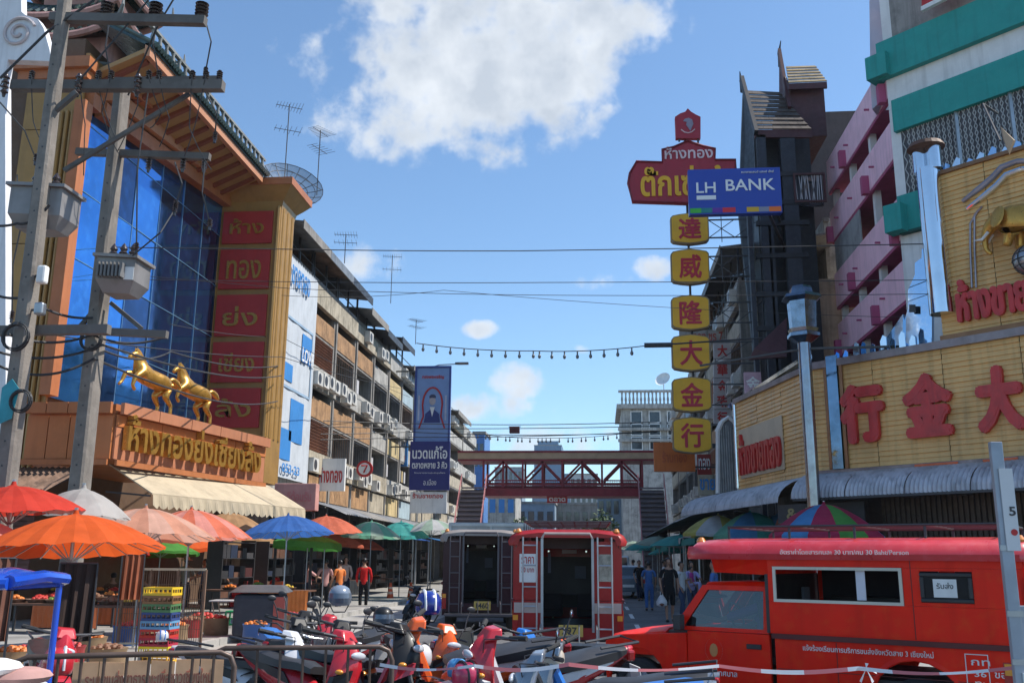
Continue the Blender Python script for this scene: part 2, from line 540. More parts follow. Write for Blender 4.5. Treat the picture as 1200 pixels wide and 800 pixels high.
# ================================================================ LEFT: SHOPHOUSES
XL = -12.5
STY = {
 'p1': (orange_p, cream), 'p2': (cream, old_white), 'p3': (old_white, cream), 'p4': (mat('pale_blue_paint', (.35, .45, .5), .8, streak=.4), old_white),
 'p5': (mat('yellow_cream_paint', (.55, .43, .22), .8, streak=.6), old_white)}


def shophouse(y0, y1, label, sty='p1', louvre=False, ac=(1, 1, 1), roof=15.2, seed=0, X=XL, side=1, deep=9.0, parapets=True, body=None, groupname='shophouses in the left row', awn=True, ter=0):
 """four storey terrace house; side=1: its front looks toward +x. bays repeat: shade fascia, recess, parapet"""
 rr = random.Random(seed); s = side
 t = thing('shophouse', label, 'shophouse', (X - s * deep / 2, (y0 + y1) / 2, 0), 0, groupname)
 main, alt = STY[sty]; bm_ = body or grey_p
 rec = 1.25; xb = X - s * rec

 def bx(m_, xa, xc, ya, yc, za, zc):
  m_.box(min(xa, xc), max(xa, xc), ya, yc, za, zc)
 a = MB(); bx(a, X - s * deep, xb, y0, y1, 0, 13.75)          # the body behind the balconies
 a.build('wall', bm_, t, w=True)
 p = MB(); bx(p, xb + s * .003, X + s * .05, y0, y0 + .22, 3.9, 13.75); p.build('pier', concrete, t, w=True)
 p = MB(); bx(p, xb + s * .003, X - s * .02, y1 - .2, y1 - .004, 3.9, 13.7); p.build('pier', concrete, t, w=True)
 rows = ((4.15, 5.2), (7.7, 8.6), (11.45, 12.3))       # parapets
 fas = ((5.3, 6.2), (9.0, 9.95), (12.75, 13.6))         # shade fascias
 for k, (z0, z1) in enumerate(rows):
  f = MB(); bx(f, xb + s * .004, X - s * .01, y0 + .225, y1 - .205, z0 - .12, z0)
  f.build('balcony_slab', concrete, t, w=True)
  m2 = main if (k + seed) % 3 or seed % 2 else alt
  f = MB(); bx(f, X - s * .12, X + s * .02, y0 + .225, y1 - .205, z0, z1)
  f.build('parapet', m2, t, w=True)
 for k, (z0, z1) in enumerate(fas):
  f = MB(); bx(f, X - s * .1, X + s * .12, y0 + .01, y1 - .01, z0, z1)
  f.build('shade_fascia', alt if k != 1 else old_white, t, w=True)
  if ac[k]:
   n_ = rr.choice((1, 2, 2, 3)) + (1 if ac[k] > 1 else 0)
   for i in range(min(n_, 4)):
    if rr.random() < .25: continue
    ac_unit(t, X + s * .125, y0 + .2 + i * .92 + rr.random() * .1, z0 - .05 + rr.random() * .32, s)
 # windows in the recess
 for (z0, z1) in ((6.3, 7.5), (10.0, 11.2)):
  if louvre:
   lv = MB(); z = z0 - .1
   while z < z1 + .25:
    lv.obox(((X - s * .06), (y0 + y1) / 2, z), (.1, y1 - y0 - .45, .09), ry=s * .5); z += .14
   bx(lv, X - s * .16, X - s * .1, y0 + .225, y1 - .205, z0 - .1, z1 + .3)
   lv.build('louvre', mat('brown_louvre', (.20, .07, .03), .7, var=.35, streak=.4), t, w=True, kind='stuff')
  else:
   for q in range(2):
    ya = y0 + .5 + q * (y1 - y0 - .8) / 2; yb = ya + (y1 - y0 - 1.3) / 2
    w_ = MB(); w_.frame((xb + s * .002, ya, z0), Y_, Z_, yb - ya, z1 - z0, .07, X_ * s * .06)
    fr = w_.build('window', alt if rr.random() < .5 else brown, t, w=True)
    pn = MB(); bx(pn, xb + s * .004, xb + s * .02, ya + .071, yb - .071, z0 + .071, z1 - .071)
    pn.build('pane', glass_dark, fr, w=True)
   if rr.random() < .6:     # washing or bars on the balcony
    bb = MB(); z = z0 - .0
    for i in range(9):
     yy = y0 + .35 + i * (y1 - y0 - .7) / 8
     bb.bar((X - s * .05, yy, z0 - .1), (X - s * .05, yy, z1), .025)
    bb.bar((X - s * .05, y0 + .3, z1), (X - s * .05, y1 - .3, z1), .04)
    bb.build('balcony_bars', dsteel if rr.random() < .6 else rust, t, w=True)
   else:
    for i in range(rr.randint(2, 4)):
     cc = MB(); yy = y0 + .6 + i * .75 + rr.random() * .2
     cc.box(X - s * .3 - .01, X - s * .3 + .02, yy, yy + .45, z0 + .2, z0 + .95)
     cc.build('hung_laundry', cloth('laundry_%d' % (rr.randint(0, 3)), [(.5, .5, .52), (.35, .08, .07), (.08, .14, .3), (.45, .36, .2)][rr.randint(0, 3)]), t, w=True)
 # ground floor
 sh = MB(); bx(sh, X - s * .6, X - s * .5, y0 + .25, y1 - .25, .12, 3.6)
 sh.build('shopfront', dark, t, w=True)
 gp = MB(); bx(gp, X - s * 1.2, X + s * .03, y0, y0 + .25, .1, 3.88); gp.build('pier', concrete, t, w=True)
 # rooftop: open terrace with lean-to
 if roof > 13.8:
  zr = roof
  rf = MB()
  rf.slab([(X + s * .75, y0 - .05, zr - .35), (X + s * .75, y1 + .03, zr - .35), (X - s * 4.5, y1 + .03, zr + .25), (X - s * 4.5, y0 - .05, zr + .25)], (0, 0, .07))
  ro = rf.build('roof', [rust, galv, mat('dark_roof_sheet', (.05, .05, .055), .7, .2, var=.3)][(seed + 2) % 3], t, w=True)
  ef = MB(); bx(ef, X + s * .76, X + s * .8, y0 - .04, y1 + .02, zr - .6, zr - .22); ef.build('eaves_board', [dsteel, galv, concrete][seed % 3], ro, w=True)
  cw = MB(); bx(cw, X - s * 1.7, X - s * 1.6, y0 + .1, y1 - .1, 13.76, zr - .2); cw.build('roof_wall', [rust, grey_p, concrete][seed % 3], t, w=True)
  ps = MB()
  for yy in (y0 + .1, (y0 + y1) / 2, y1 - .15):
   ps.bar((X, yy, 13.75), (X, yy, zr - .28), .09)
  ps.bar((X, y0 + .1, 14.3), (X, y1 - .1, 14.3), .04)
  ps.build('terrace_posts', dsteel, t, w=True)
 pr = MB(); bx(pr, X - s * .1, X + s * .03, y0 + .01, y1 - .01, 13.62, 13.9 + ter); pr.build('roof_parapet', concrete, t, w=True)
 if awn:
  aw = MB(); n_ = 16
  for i in range(n_):
   ya = y0 + (y1 - y0) * i / n_; yb = y0 + (y1 - y0) * (i + 1) / n_; ym = (ya + yb) / 2
   for q in range(5):
    t0, t1 = q / 5, (q + 1) / 5
    f0 = lambda t_: (X + s * (.02 + 3.1 * t_), 3.95 - .28 * t_ - .42 * t_ ** 3)
    xa, za = f0(t0); xc, zc = f0(t1)
    aw.add([(xa, ya, za), (xc, ya, zc), (xc, ym, zc + .05), (xa, ym, za + .05)], [(0, 1, 2, 3)])
    aw.add([(xa, ym, za + .05), (xc, ym, zc + .05), (xc, yb, zc), (xa, yb, za)], [(0, 1, 2, 3)])
  aw.build('awning', [galv, concrete, galv][seed % 3], t, w=True)
 return t


shophouse(34.95, 38.9, 'four storey shophouse whose front is hidden by the tall white and blue advertising cloth', 'p3', ac=(0, 0, 0), seed=2, roof=15.2)
shophouse(38.9, 42.9, 'shophouse with brown wooden louvres right beside the advertising cloth', 'p1', True, (1, 2, 0), roof=15.2, seed=1)
shophouse(42.9, 46.8, 'shophouse with orange parapets just past the brown louvred front', 'p1', False, (2, 2, 0), roof=15.2, seed=3)
shophouse(46.8, 50.7, 'shophouse with orange parapets and a row of air conditioners, third from the advertising cloth', 'p1', False, (2, 2, 1), roof=14.7, seed=5)
shophouse(50.7, 54.6, 'off white shophouse between the orange parapets and the yellow cream front', 'p3', False, (1, 2, 1), roof=14.5, seed=6)
shophouse(54.6, 58.4, 'yellow cream shophouse next to the blue and white one in the left row', 'p5', False, (1, 1, 2), roof=15.0, seed=9, body=concrete)
shophouse(58.4, 62.4, 'blue and white shophouse just before the tall portrait banner', 'p4', False, (1, 1, 1), roof=14.0, seed=8)
shophouse(62.4, 66.5, 'weathered shophouse directly behind the tall portrait banner', 'p2', False, (1, 1, 1), roof=13.7, seed=11)
shophouse(66.5, 72, 'grey cluttered shophouse just past the portrait banner above the footbridge stairs', 'p3', False, (2, 2, 1), roof=14.0, seed=12, body=concrete)
shophouse(72, 78, 'second cluttered shophouse past the portrait banner', 'p2', False, (2, 1, 1), roof=13.7, seed=13)
shophouse(78, 86, 'brown stained shophouse beside the left end of the footbridge', 'p3', False, (2, 2, 2), roof=14.2, seed=14, body=mat('brown_render', (.22, .15, .11), .85, streak=.6))
shophouse(86, 95, 'lowest and farthest shophouse of the left row, beyond the footbridge', 'p2', False, (2, 2, 2), roof=13.7, seed=16, body=concrete)

# roof lamps, dish, aerials
t = thing('satellite_dish', 'large mesh satellite dish on the roof behind the red panelled pillar', 'satellite dish', (-13.3, 37.2, 15.4), 0)
dz = 1.7; dn = Vector((.45, -.75, .55)).normalized(); q_ = dn.to_track_quat('Z', 'Y').to_matrix()
def dishpt(r, a): return Vector((0, 0, dz)) + q_ @ Vector((r * math.cos(a), r * math.sin(a), .22 * r * r))
d = MB()
for i in range(16):
 d.tube([dishpt(r, 2 * PI * i / 16) for r in (.05, .4, .8, 1.15, 1.45)], .016, n=5)
d.build('dish_ribs', dsteel, t)
d = MB()
for r in (.5, .85, 1.15, 1.45):
 d.tube([dishpt(r, 2 * PI * i / 24) for i in range(24)], .016, n=5, closed=True)
d.build('dish_rings', dsteel, t)
mesh_m = mat('fine_wire_mesh', (.08, .09, .1), .6, .5, alpha=.55)
d = MB(); n = 24
vs = [dishpt(0, 0)] + [dishpt(r, 2 * PI * i / n) for r in (.5, 1.0, 1.45) for i in range(n)]
fs = [(0, 1 + i, 1 + (i + 1) % n) for i in range(n)] + [(1 + k * n + i, 1 + k * n + (i + 1) % n, 1 + (k + 1) * n + (i + 1) % n, 1 + (k + 1) * n + i) for k in range(2) for i in range(n)]
d.add(vs, fs); d.build('dish_mesh', mesh_m, t)
d = MB(); d.cyl((0, 0, 0), (0, 0, dz), .05, n=8)
for i in range(3): d.bar(dishpt(1.4, 2 * PI * i / 3), Vector((0, 0, dz)) + q_ @ Vector((0, 0, 1.1)), .02)
d.build('mount', dsteel, t)

a_ = on_x(333, 215, -14.0); far_antenna(a_.x, a_.y, a_.z - .4, 4.3, 'tallest television antenna with many cross bars, above the pagoda roof end', .5)
a_ = on_x(372, 215, -13.4); far_antenna(a_.x, a_.y, a_.z - .6, 3.4, 'thin antenna mast standing in front of the satellite dish', 1.2)
a_ = on_x(404, 302, -13.0); far_antenna(a_.x, a_.y, a_.z - .3, 1.6, 'small television antenna on the first lean-to roof past the dish', .2)
a_ = on_x(458, 350, -13.0); far_antenna(a_.x, a_.y, a_.z - .3, 3.2, 'tall antenna on the shophouse roof left of the small round cloud', .2)
a_ = on_x(487, 400, -13.0); far_antenna(a_.x, a_.y, a_.z - .2, 1.8, 'small antenna on the roof just before the portrait banner', .9)

# white and blue advertising cloth on the first shophouse
YA = 0
t = thing('advertising_cloth', 'tall white and blue advertising cloth hung beside the red panelled pillar', 'banner', (XL + .3, 37.0, 0))
xc = XL + .25
wc = mat('white_banner_cloth', (.52, .56, .60), .7, var=.12, streak=.15); bc = mat('blue_banner_print', (.04, .22, .55), .6, var=.12)
b = MB(); N = 14
for i in range(N):
 ya, yb = 34.7 + 4.3 * i / N, 34.7 + 4.3 * (i + 1) / N
 oa, ob = .015 * math.sin(i * 1.3), .015 * math.sin((i + 1) * 1.3)
 b.add([(xc + oa, ya, 4.7), (xc + ob, yb, 4.7 - .0), (xc + ob, yb, 13.5), (xc + oa, ya, 13.6), (xc + oa - .02, ya, 4.7), (xc + ob - .02, yb, 4.7), (xc + ob - .02, yb, 13.5), (xc + oa - .02, ya, 13.6)],
   [(0, 1, 2, 3), (7, 6, 5, 4), (3, 2, 6, 7), (0, 4, 5, 1)])
b.build('cloth', wc, t, w=True)
for (ya, yb, za, zb) in ((35.0, 36.5, 5.4, 6.6), (36.2, 37.9, 6.2, 7.9), (37.2, 38.6, 9.6, 10.8), (35.2, 36.2, 8.5, 9.2)):
 b = MB(); b.box(xc + .017, xc + .021, ya, yb, za, zb); b.build('printed_panel', bc, t, w=True)
b = MB(); b.frame((xc + .022, 35.1, 8.2), Y_, Z_, 3.5, 2.9, .1, X_ * .01); b.build('printed_frame', mat('grey_blue_print', (.3, .42, .55), .6), t, w=True)
text('lettering', 'LOVE', (xc + .088, 37.1, 9.6), Y_, Z_, 1.5, .6, white_p, t, .02, .006)
text('lettering', 'ขายทอง', (xc + .088, 35.2, 12.4), Y_, Z_, 2.4, .8, bc, t, .02, .006)
text('lettering', '053-23', (xc + .088, 35.4, 4.9), Y_, Z_, 2.2, .35, bc, t, .02, .006)

# ================================================================ LEFT: GOLD SHOP
XG = -14.15
YF = 32.6
t = GS = thing('gold_shop', 'ochre and terracotta gold shop with blue glass front and pagoda roof', 'gold shop', (-18, 28, 0))
tile = mat('dark_green_glazed_tile', (.03, .06, .055), .3, var=.3, spec=.7)
pinkc = mat('faded_pink_plaster', (.45, .25, .22), .75, var=.2, streak=.3)
gold_dark = mat('ochre_soffit', (.38, .22, .08), .5, var=.12)
# front pillar wall of ochre panels facing the camera
YG = 22.6
zc0 = on_y(40, 575, YG).z; pxl = on_y(6, 300, YG).x; pxr = XG + .05
zs = [on_y(45, yy, YG).z for yy in (583, 420, 285, 214, 152, 88)]
bk = MB(); bk.box(-22, XG - .12, YG + .12, 34.9, 0, 15.9); bk.build('wall', mat('dark_structure', (.12, .07, .04), .7), t, w=True)
xm = pxr - 1.0
for i in range(5):
 for (xa, xb_) in ((pxl, xm - .012), (xm + .012, pxr)):
  b = MB(); b.box(xa, xb_, YG, YG + .1, zs[i] + .012, zs[i + 1] - .012); b.build('ochre_panel', gold_panel, t, w=True)
b = MB(); b.box(pxl - .3, XG + .35, YG - .35, YG + .12, zs[5] + .02, zs[5] + .34); b.box(pxl - .2, XG + .25, YG - .22, YG + .1, zs[5] - .24, zs[5] + .018)
b.build('cornice', terra, t, w=True)
b = MB()
for i in range(4): b.cyl((XG - .6 + i * .16, YG - .06, zs[0]), (XG - .6 + i * .16, YG - .06, zs[4] + .5), .055, n=8)
b.build('fluted_moulding', gold_panel, t, w=True)
# glass: panes on the plane X = XG between Y 23 and 31.2
blue = mat('sky_reflection_blue_glass', (.05, .25, .66), .045, .8, var=.25, scale=.6, col2=(.12, .42, .85))  # bright sky reflection painted into the colour of the left and upper panes
blue2 = mat('dark_reflection_blue_glass', (.02, .07, .20), .06, .75, var=.3, scale=.5, col2=(.05, .16, .42))  # dark reflection painted into the colour of the lower right panes
ya0, yb0 = on_x(64, 400, XG).y, YF - .02
zg0 = on_x(60, 466, XG).z
def ztop(y):
 P0, P1 = on_x(112, 138, XG), on_x(252, 236, XG)
 k = (y - P0.y) / (P1.y - P0.y); return P0.z + (P1.z - P0.z) * k
cols = 6; rows_ = 5
zr_ = [zg0 + (ztop(ya0) - zg0) * i / 4.0 for i in range(5)]
rg = random.Random(3)
for c in range(cols):
 y0 = ya0 + (yb0 - ya0) * c / cols + .015; y1 = ya0 + (yb0 - ya0) * (c + 1) / cols - .015
 for r in range(6):
  z0 = zg0 + 1.95 * r + .015; z1 = z0 + 1.92
  za, zb = min(z1, ztop(y0)), min(z1, ztop(y1))
  if za - z0 < .1: continue
  tl = (rg.random() - .5) * .02; tm = (rg.random() - .5) * .012
  b = MB(); b.slab([(XG + tl, y0, z0), (XG - tl, y1, z0 + tm), (XG - tl + tm, y1, zb), (XG + tl + tm, y0, za)], (-.02, 0, 0))
  b.build('glass_pane', blue if (c < 3 or r > 3) and rg.random() < .85 else blue2, t, w=True)
b = MB()
for c in range(cols + 1):
 yy = ya0 + (yb0 - ya0) * c / cols; b.box(XG - .03, XG + .025, yy - .014, yy + .014, zg0, ztop(yy))
for r in range(1, 6): b.box(XG - .035, XG + .02, ya0, yb0, zg0 + 1.95 * r - .012, zg0 + 1.95 * r + .012) if zg0 + 1.95 * r < ztop(ya0) else None
b.build('mullions', mat('blue_grey_mullion', (.15, .3, .45), .4, .4), t, w=True)
# terracotta frame: left upright with a stepped corner, then two raked bands rising to the pillar
b = MB(); b.box(XG - .02, XG + .28, ya0 - .38, ya0, zg0, ztop(ya0) - .35); b.build('frame_upright', terra, t, w=True)
b = MB()
for k in range(3):
 b.box(XG - .02, XG + .28, ya0 + k * .4 - .38, ya0 + k * .4 + .02, ztop(ya0) - .35 + k * .42, ztop(ya0) + .09 + k * .42)
b.build('stepped_frame', terra, t, w=True)
for k, (off, hh, pr, mm) in enumerate(((.0, .42, .34, terra), (.50, .40, .5, mat('light_terracotta', (.52, .24, .12), .5, var=.12)), (.98, .5, .75, terra))):
 b = MB(); b.slab([(XG + .0, ya0 + .6, ztop(ya0 + .6) + off), (XG, yb0 + .2, ztop(yb0 + .2) + off), (XG, yb0 + .2, ztop(yb0 + .2) + off + hh), (XG, ya0 + .6, ztop(ya0 + .6) + off + hh)], (pr, 0, 0))
 b.build('raked_beam', mm, t, w=True)
# gold soffit with brown battens under the overhanging eave
XE = -12.55
E0, E1 = on_x(150, 40, XE), on_x(318, 214, XE)
zE = on_x(268, 172, XE).z
yE0 = YG + .2; yE1 = YF - .7
b = MB(); b.slab([(XE, yE0, zE), (XE, yE1, zE), (XG - .1, yE1, zE - .75), (XG - .1, yE0, zE - .75)], (0, 0, .14)); b.build('soffit', gold_dark, t, w=True)
for i in range(13):
 yy = yE0 + (yE1 - yE0) * (i + .5) / 13
 b = MB(); b.slab([(XE - .05, yy - .08, zE - .005), (XE - .05, yy + .08, zE - .005), (XG, yy + .08, zE - .72), (XG, yy - .08, zE - .72)], (0, 0, -.12)); b.build('soffit_batten', mat('red_brown_batten', (.22, .06, .03), .6), t, w=True)
b = MB(); b.box(XE, XE + .16, yE0, yE1, zE - .1, zE + .3); b.build('eave_fascia', mat('light_terracotta', (0, 0, 0)), t, w=True)
# tiled roof band with finial balusters above
b = MB(); nR = 56
for i in range(nR):
 yy = yE0 + (yE1 + .3 - yE0) * (i + .5) / nR
 b.cyl((XE + .3, yy, zE + .28), (XE - 1.6, yy, zE + 1.3), .085, n=6)
b.build('roof_tiles', tile, t, w=True, kind='stuff')
b = MB(); b.slab([(XE + .2, yE0, zE + .25), (XE + .2, yE1 + .3, zE + .25), (XE - 1.7, yE1 + .3, zE + 1.28), (XE - 1.7, yE0, zE + 1.28)], (0, 0, -.1)); b.build('roof_bed', tile, t, w=True)
for i in range(22):
 yy = yE0 + .2 + (yE1 - yE0) * i / 21.5
 b = MB(); b.lathe([(0, 0), (.08, .0), (.09, .1), (.045, .16), (.075, .3), (.045, .44), (.07, .5), (0, .62)], (XE + .1, yy, zE + .3), n=7); b.build('baluster', mat('grey_baluster', (.22, .23, .22), .7, var=.3), t, w=True, smooth=True)
b = MB(); b.box(XE + .04, XE + .16, yE0, yE1 + .2, zE + .82, zE + .9); b.build('rail', mat('grey_baluster', (0, 0, 0)), t, w=True)
# pagoda tower: three tiers of curved eaves
def tier(cx, cy, z, w, h, up=.5, roofh=.9, t=t, wallm=pinkc):
 b = MB(); b.box(cx - w / 2 + .7, cx + w / 2 - .7, cy - w / 2 + .7, cy + w / 2 - .7, z - h, z + .25); b.build('tower_storey', wallm, t, w=True)
 for k in range(4):
  A = Matrix.Rotation(k * PI / 2, 3, 'Z'); m_ = MB(); n = 16
  ridges = []
  for i in range(n + 1):
   s_ = -1 + 2 * i / n; lift = up * abs(s_) ** 3
   col = []
   for q in range(5):
    tt = q / 4
    wq = w / 2 * (1 - tt * .55)
    col.append(Vector((s_ * wq, -(w / 2) * (1 - tt * .55), z + lift * (1 - tt) + roofh * tt ** .75)))
   ridges.append([Vector((cx, cy, 0)) + A @ p for p in col])
  for i in range(n):
   for q in range(4):
    m_.add([ridges[i][q], ridges[i + 1][q], ridges[i + 1][q + 1], ridges[i][q + 1]], [(0, 1, 2, 3)])
  for i in range(0, n + 1):
   m_.tube([p + Vector((0, 0, .04)) for p in ridges[i]], .075, n=5)
  m_.build('tiled_roof', tile, t, w=True)
  e = MB()
  e.tube([ridges[i][0] + Vector((0, 0, -.08)) for i in range(n + 1)], .11, n=6)
  e.build('eave_edge', pinkc, t, w=True)
 for sx in (-1, 1):
  for sy in (-1, 1):
   f_ = MB(); c0 = Vector((cx + sx * w / 2, cy + sy * w / 2, z + up)); dd = Vector((sx, sy, 0)).normalized()
   f_.tube([c0 - dd * .5 + Vector((0, 0, -.1)), c0, c0 + dd * .22 + Vector((0, 0, .22)), c0 + dd * .2 + Vector((0, 0, .5))], [.09, .08, .05, .02], n=6)
   f_.build('eave_finial', mat('grey_baluster', (0, 0, 0)), t, w=True, smooth=True)
tp = on_y(112, 60, 27.2)
tier(tp.x - .2, 27.0, tp.z - 1.0, 5.0, 1.4, .6, .8)
tier(tp.x - .3, 27.2, tp.z + .1, 4.3, 1.0)
tier(tp.x - .3, 27.2, tp.z + 1.75, 3.5, 1.3)
tier(tp.x - .3, 27.2, tp.z + 3.1, 2.7, 1.2)
# corner hip roofs with pink ridges at the gable near the pole
b = MB(); P = on_y(88, 30, 23.6)
for i in range(9):
 b.cyl((-16.2 + i * .22, 23.0, zs[5] + .4 + i * .02), (-15.2 + i * .22, 26.2, zs[5] + 2.0), .09, n=6)
b.build('hip_roof_tiles', mat('grey_weathered_tile', (.2, .22, .21), .6, var=.3), t, w=True, kind='stuff')
# upper pediment: ochre wall seen under the eave
b = MB(); b.box(XG - .1, XG + .02, ya0, YF, ztop(yb0) + .2, zE + .05); b.build('ochre_wall', gold_dark, t, w=True)

# ---- the tall fin with five red name panels
xf0 = on_y(245, 380, YF).x; xf1 = on_y(321, 380, YF).x
zt_ = on_y(290, 243, YF).z; zb_ = on_y(290, 512, YF).z
b = MB(); b.box(xf0, xf1, YF, YF + 1.5, zb_ - 1.6, zt_ + .2); b.build('fin_wall', gold_panel, t, w=True)
b = MB()
for i in range(3): b.cyl((xf1 - .04, YF + .25 + i * .5, zb_), (xf1 - .04, YF + .25 + i * .5, zt_), .1, n=8)
b.cyl((xf1 - .1, YF - .02, zb_), (xf1 - .1, YF - .02, zt_), .09, n=8); b.cyl((xf0 + .1, YF - .02, zb_), (xf0 + .1, YF - .02, zt_), .09, n=8)
b.build('fluted_moulding', gold_panel, t, w=True, smooth=True)
# flared cornice
b = MB(); secs = []
for (o_, z) in ((0, zt_ - .1), (.06, zt_ + .2), (.28, zt_ + .45), (.48, zt_ + .7)):
 secs.append([Vector((xf0 - o_, YF - o_, z)), Vector((xf1 + o_, YF - o_, z)), Vector((xf1 + o_, YF + 1.5 + o_, z)), Vector((xf0 - o_, YF + 1.5 + o_, z))])
b.loft(secs); b.build('cornice', gold_panel, t, w=True)
b = MB(); b.box(xf0 - .52, xf1 + .52, YF - .52, YF + 2.0, zt_ + .7, zt_ + .98); b.build('cornice_cap', terra, t, w=True)
edges = [247, 291, 344, 399, 453, 506]
words_ = ['ห้าง', 'ทอง', 'ย่ง', 'เชียง', 'ล้ง']
xr0 = on_y(250, 380, YF).x + .1; xr1 = on_y(312, 380, YF).x
for i in range(5):
 z1 = on_y(285, edges[i] + 2, YF).z; z0 = on_y(285, edges[i + 1] - 5, YF).z
 b = MB(); b.box(xr0, xr1, YF - .1, YF - .003, z0, z1); p = b.build('red_panel', mat('deep_red_panel', (.42, .03, .025), .5, var=.1, streak=.15), t, w=True)
 text('lettering', words_[i], (xr0 + .3, YF - .1, z0 + .38), X_, Z_, xr1 - xr0 - .62, (z1 - z0) * .46, gold, p, .0, .05, fat=.01)

# ---- sign box over the entrance with the shop name, canted toward the corner
C0 = on_z(129, 545, 4.05); C0 = on_y(129, 545, 20.6)
zb = C0.z; zt = on_y(129, 472, 20.6).z
C1 = on_z(306, 571, zb)
L0 = Vector((on_y(28, 541, 20.6).x, 20.6, zb))
t = thing('shop_name_box', 'terracotta sign box with raised golden Thai lettering over the gold shop entrance', 'shop sign', (-12.5, 23, zb))
back0 = Vector((XG - .1, C1.y + .3, zb)); back1 = Vector((L0.x, YG + .05, zb))
# plan polygon
pl = [Vector((p.x, p.y, 0)) for p in (L0, C0, C1, back0, Vector((XG - .1, YG - .03, 0)), back1)]
pl[3].y = C1.y
b = MB()
ring = lambda z, o=0: [Vector((p.x, p.y, z)) for p in pl]
b.loft([ring(zb + .14), ring(zt - .25)]); b.build('box_core', terra, t, w=True)
def panelrow(name, A, B, za, zc, nn, m_, off, th=.05):
 d_ = (B - A); L = d_.length; d_ = d_ / L; nr = Vector((d_.y, -d_.x, 0))
 for i in range(nn):
  a = A + d_ * (L * i / nn + .012); c = A + d_ * (L * (i + 1) / nn - .012)
  q = MB(); q.slab([Vector((a.x, a.y, za)) + nr * off, Vector((c.x, c.y, za)) + nr * off, Vector((c.x, c.y, zc)) + nr * off, Vector((a.x, a.y, zc)) + nr * off], nr * th)
  q.build(name, m_, t, w=True)
terra2 = mat('terracotta_panel', (.52, .18, .06), .45, var=.12, streak=.15)
terra3 = mat('pale_terracotta_panel', (.46, .19, .10), .45, var=.12, streak=.15)
A2, B2, C2 = pl[0], pl[1], pl[2]
panelrow('cladding_panel', A2, B2, zb + .15, zt - .3, 4, terra2, .01)
panelrow('cladding_panel', B2, C2, zb + .15, zt - .55, 6, terra3, .01)
panelrow('cladding_panel', B2, C2, zt - .54, zt - .27, 4, terra2, .03)
panelrow('coping_panel', A2, B2, zt - .26, zt, 4, terra, .12, .1)
panelrow('coping_panel', B2, C2, zt - .26, zt, 5, terra3, .12, .1)
panelrow('bottom_rail', A2, B2, zb, zb + .13, 1, terra, .1, .06)
panelrow('bottom_rail', B2, C2, zb, zb + .13, 1, terra, .1, .06)
b = MB(); b.loft([ring(zt - .24), ring(zt - .02)]); b.build('box_top', terra, t, w=True)
dB = (C2 - B2).normalized(); nB = Vector((dB.y, -dB.x, 0)); LB = (C2 - B2).length
kk = lambda p: on_p(p[0], p[1], B2 + nB * .1, nB)
ta, tb = kk((141, 540)), kk((299, 560))
Lt = (Vector((tb.x, tb.y, 0)) - Vector((ta.x, ta.y, 0))).length
text('lettering', 'ห้างทองย่งเชียงล้ง', (ta.x, ta.y, zb + .36), dB, Z_, Lt, .86, gold, t, .022, .16)
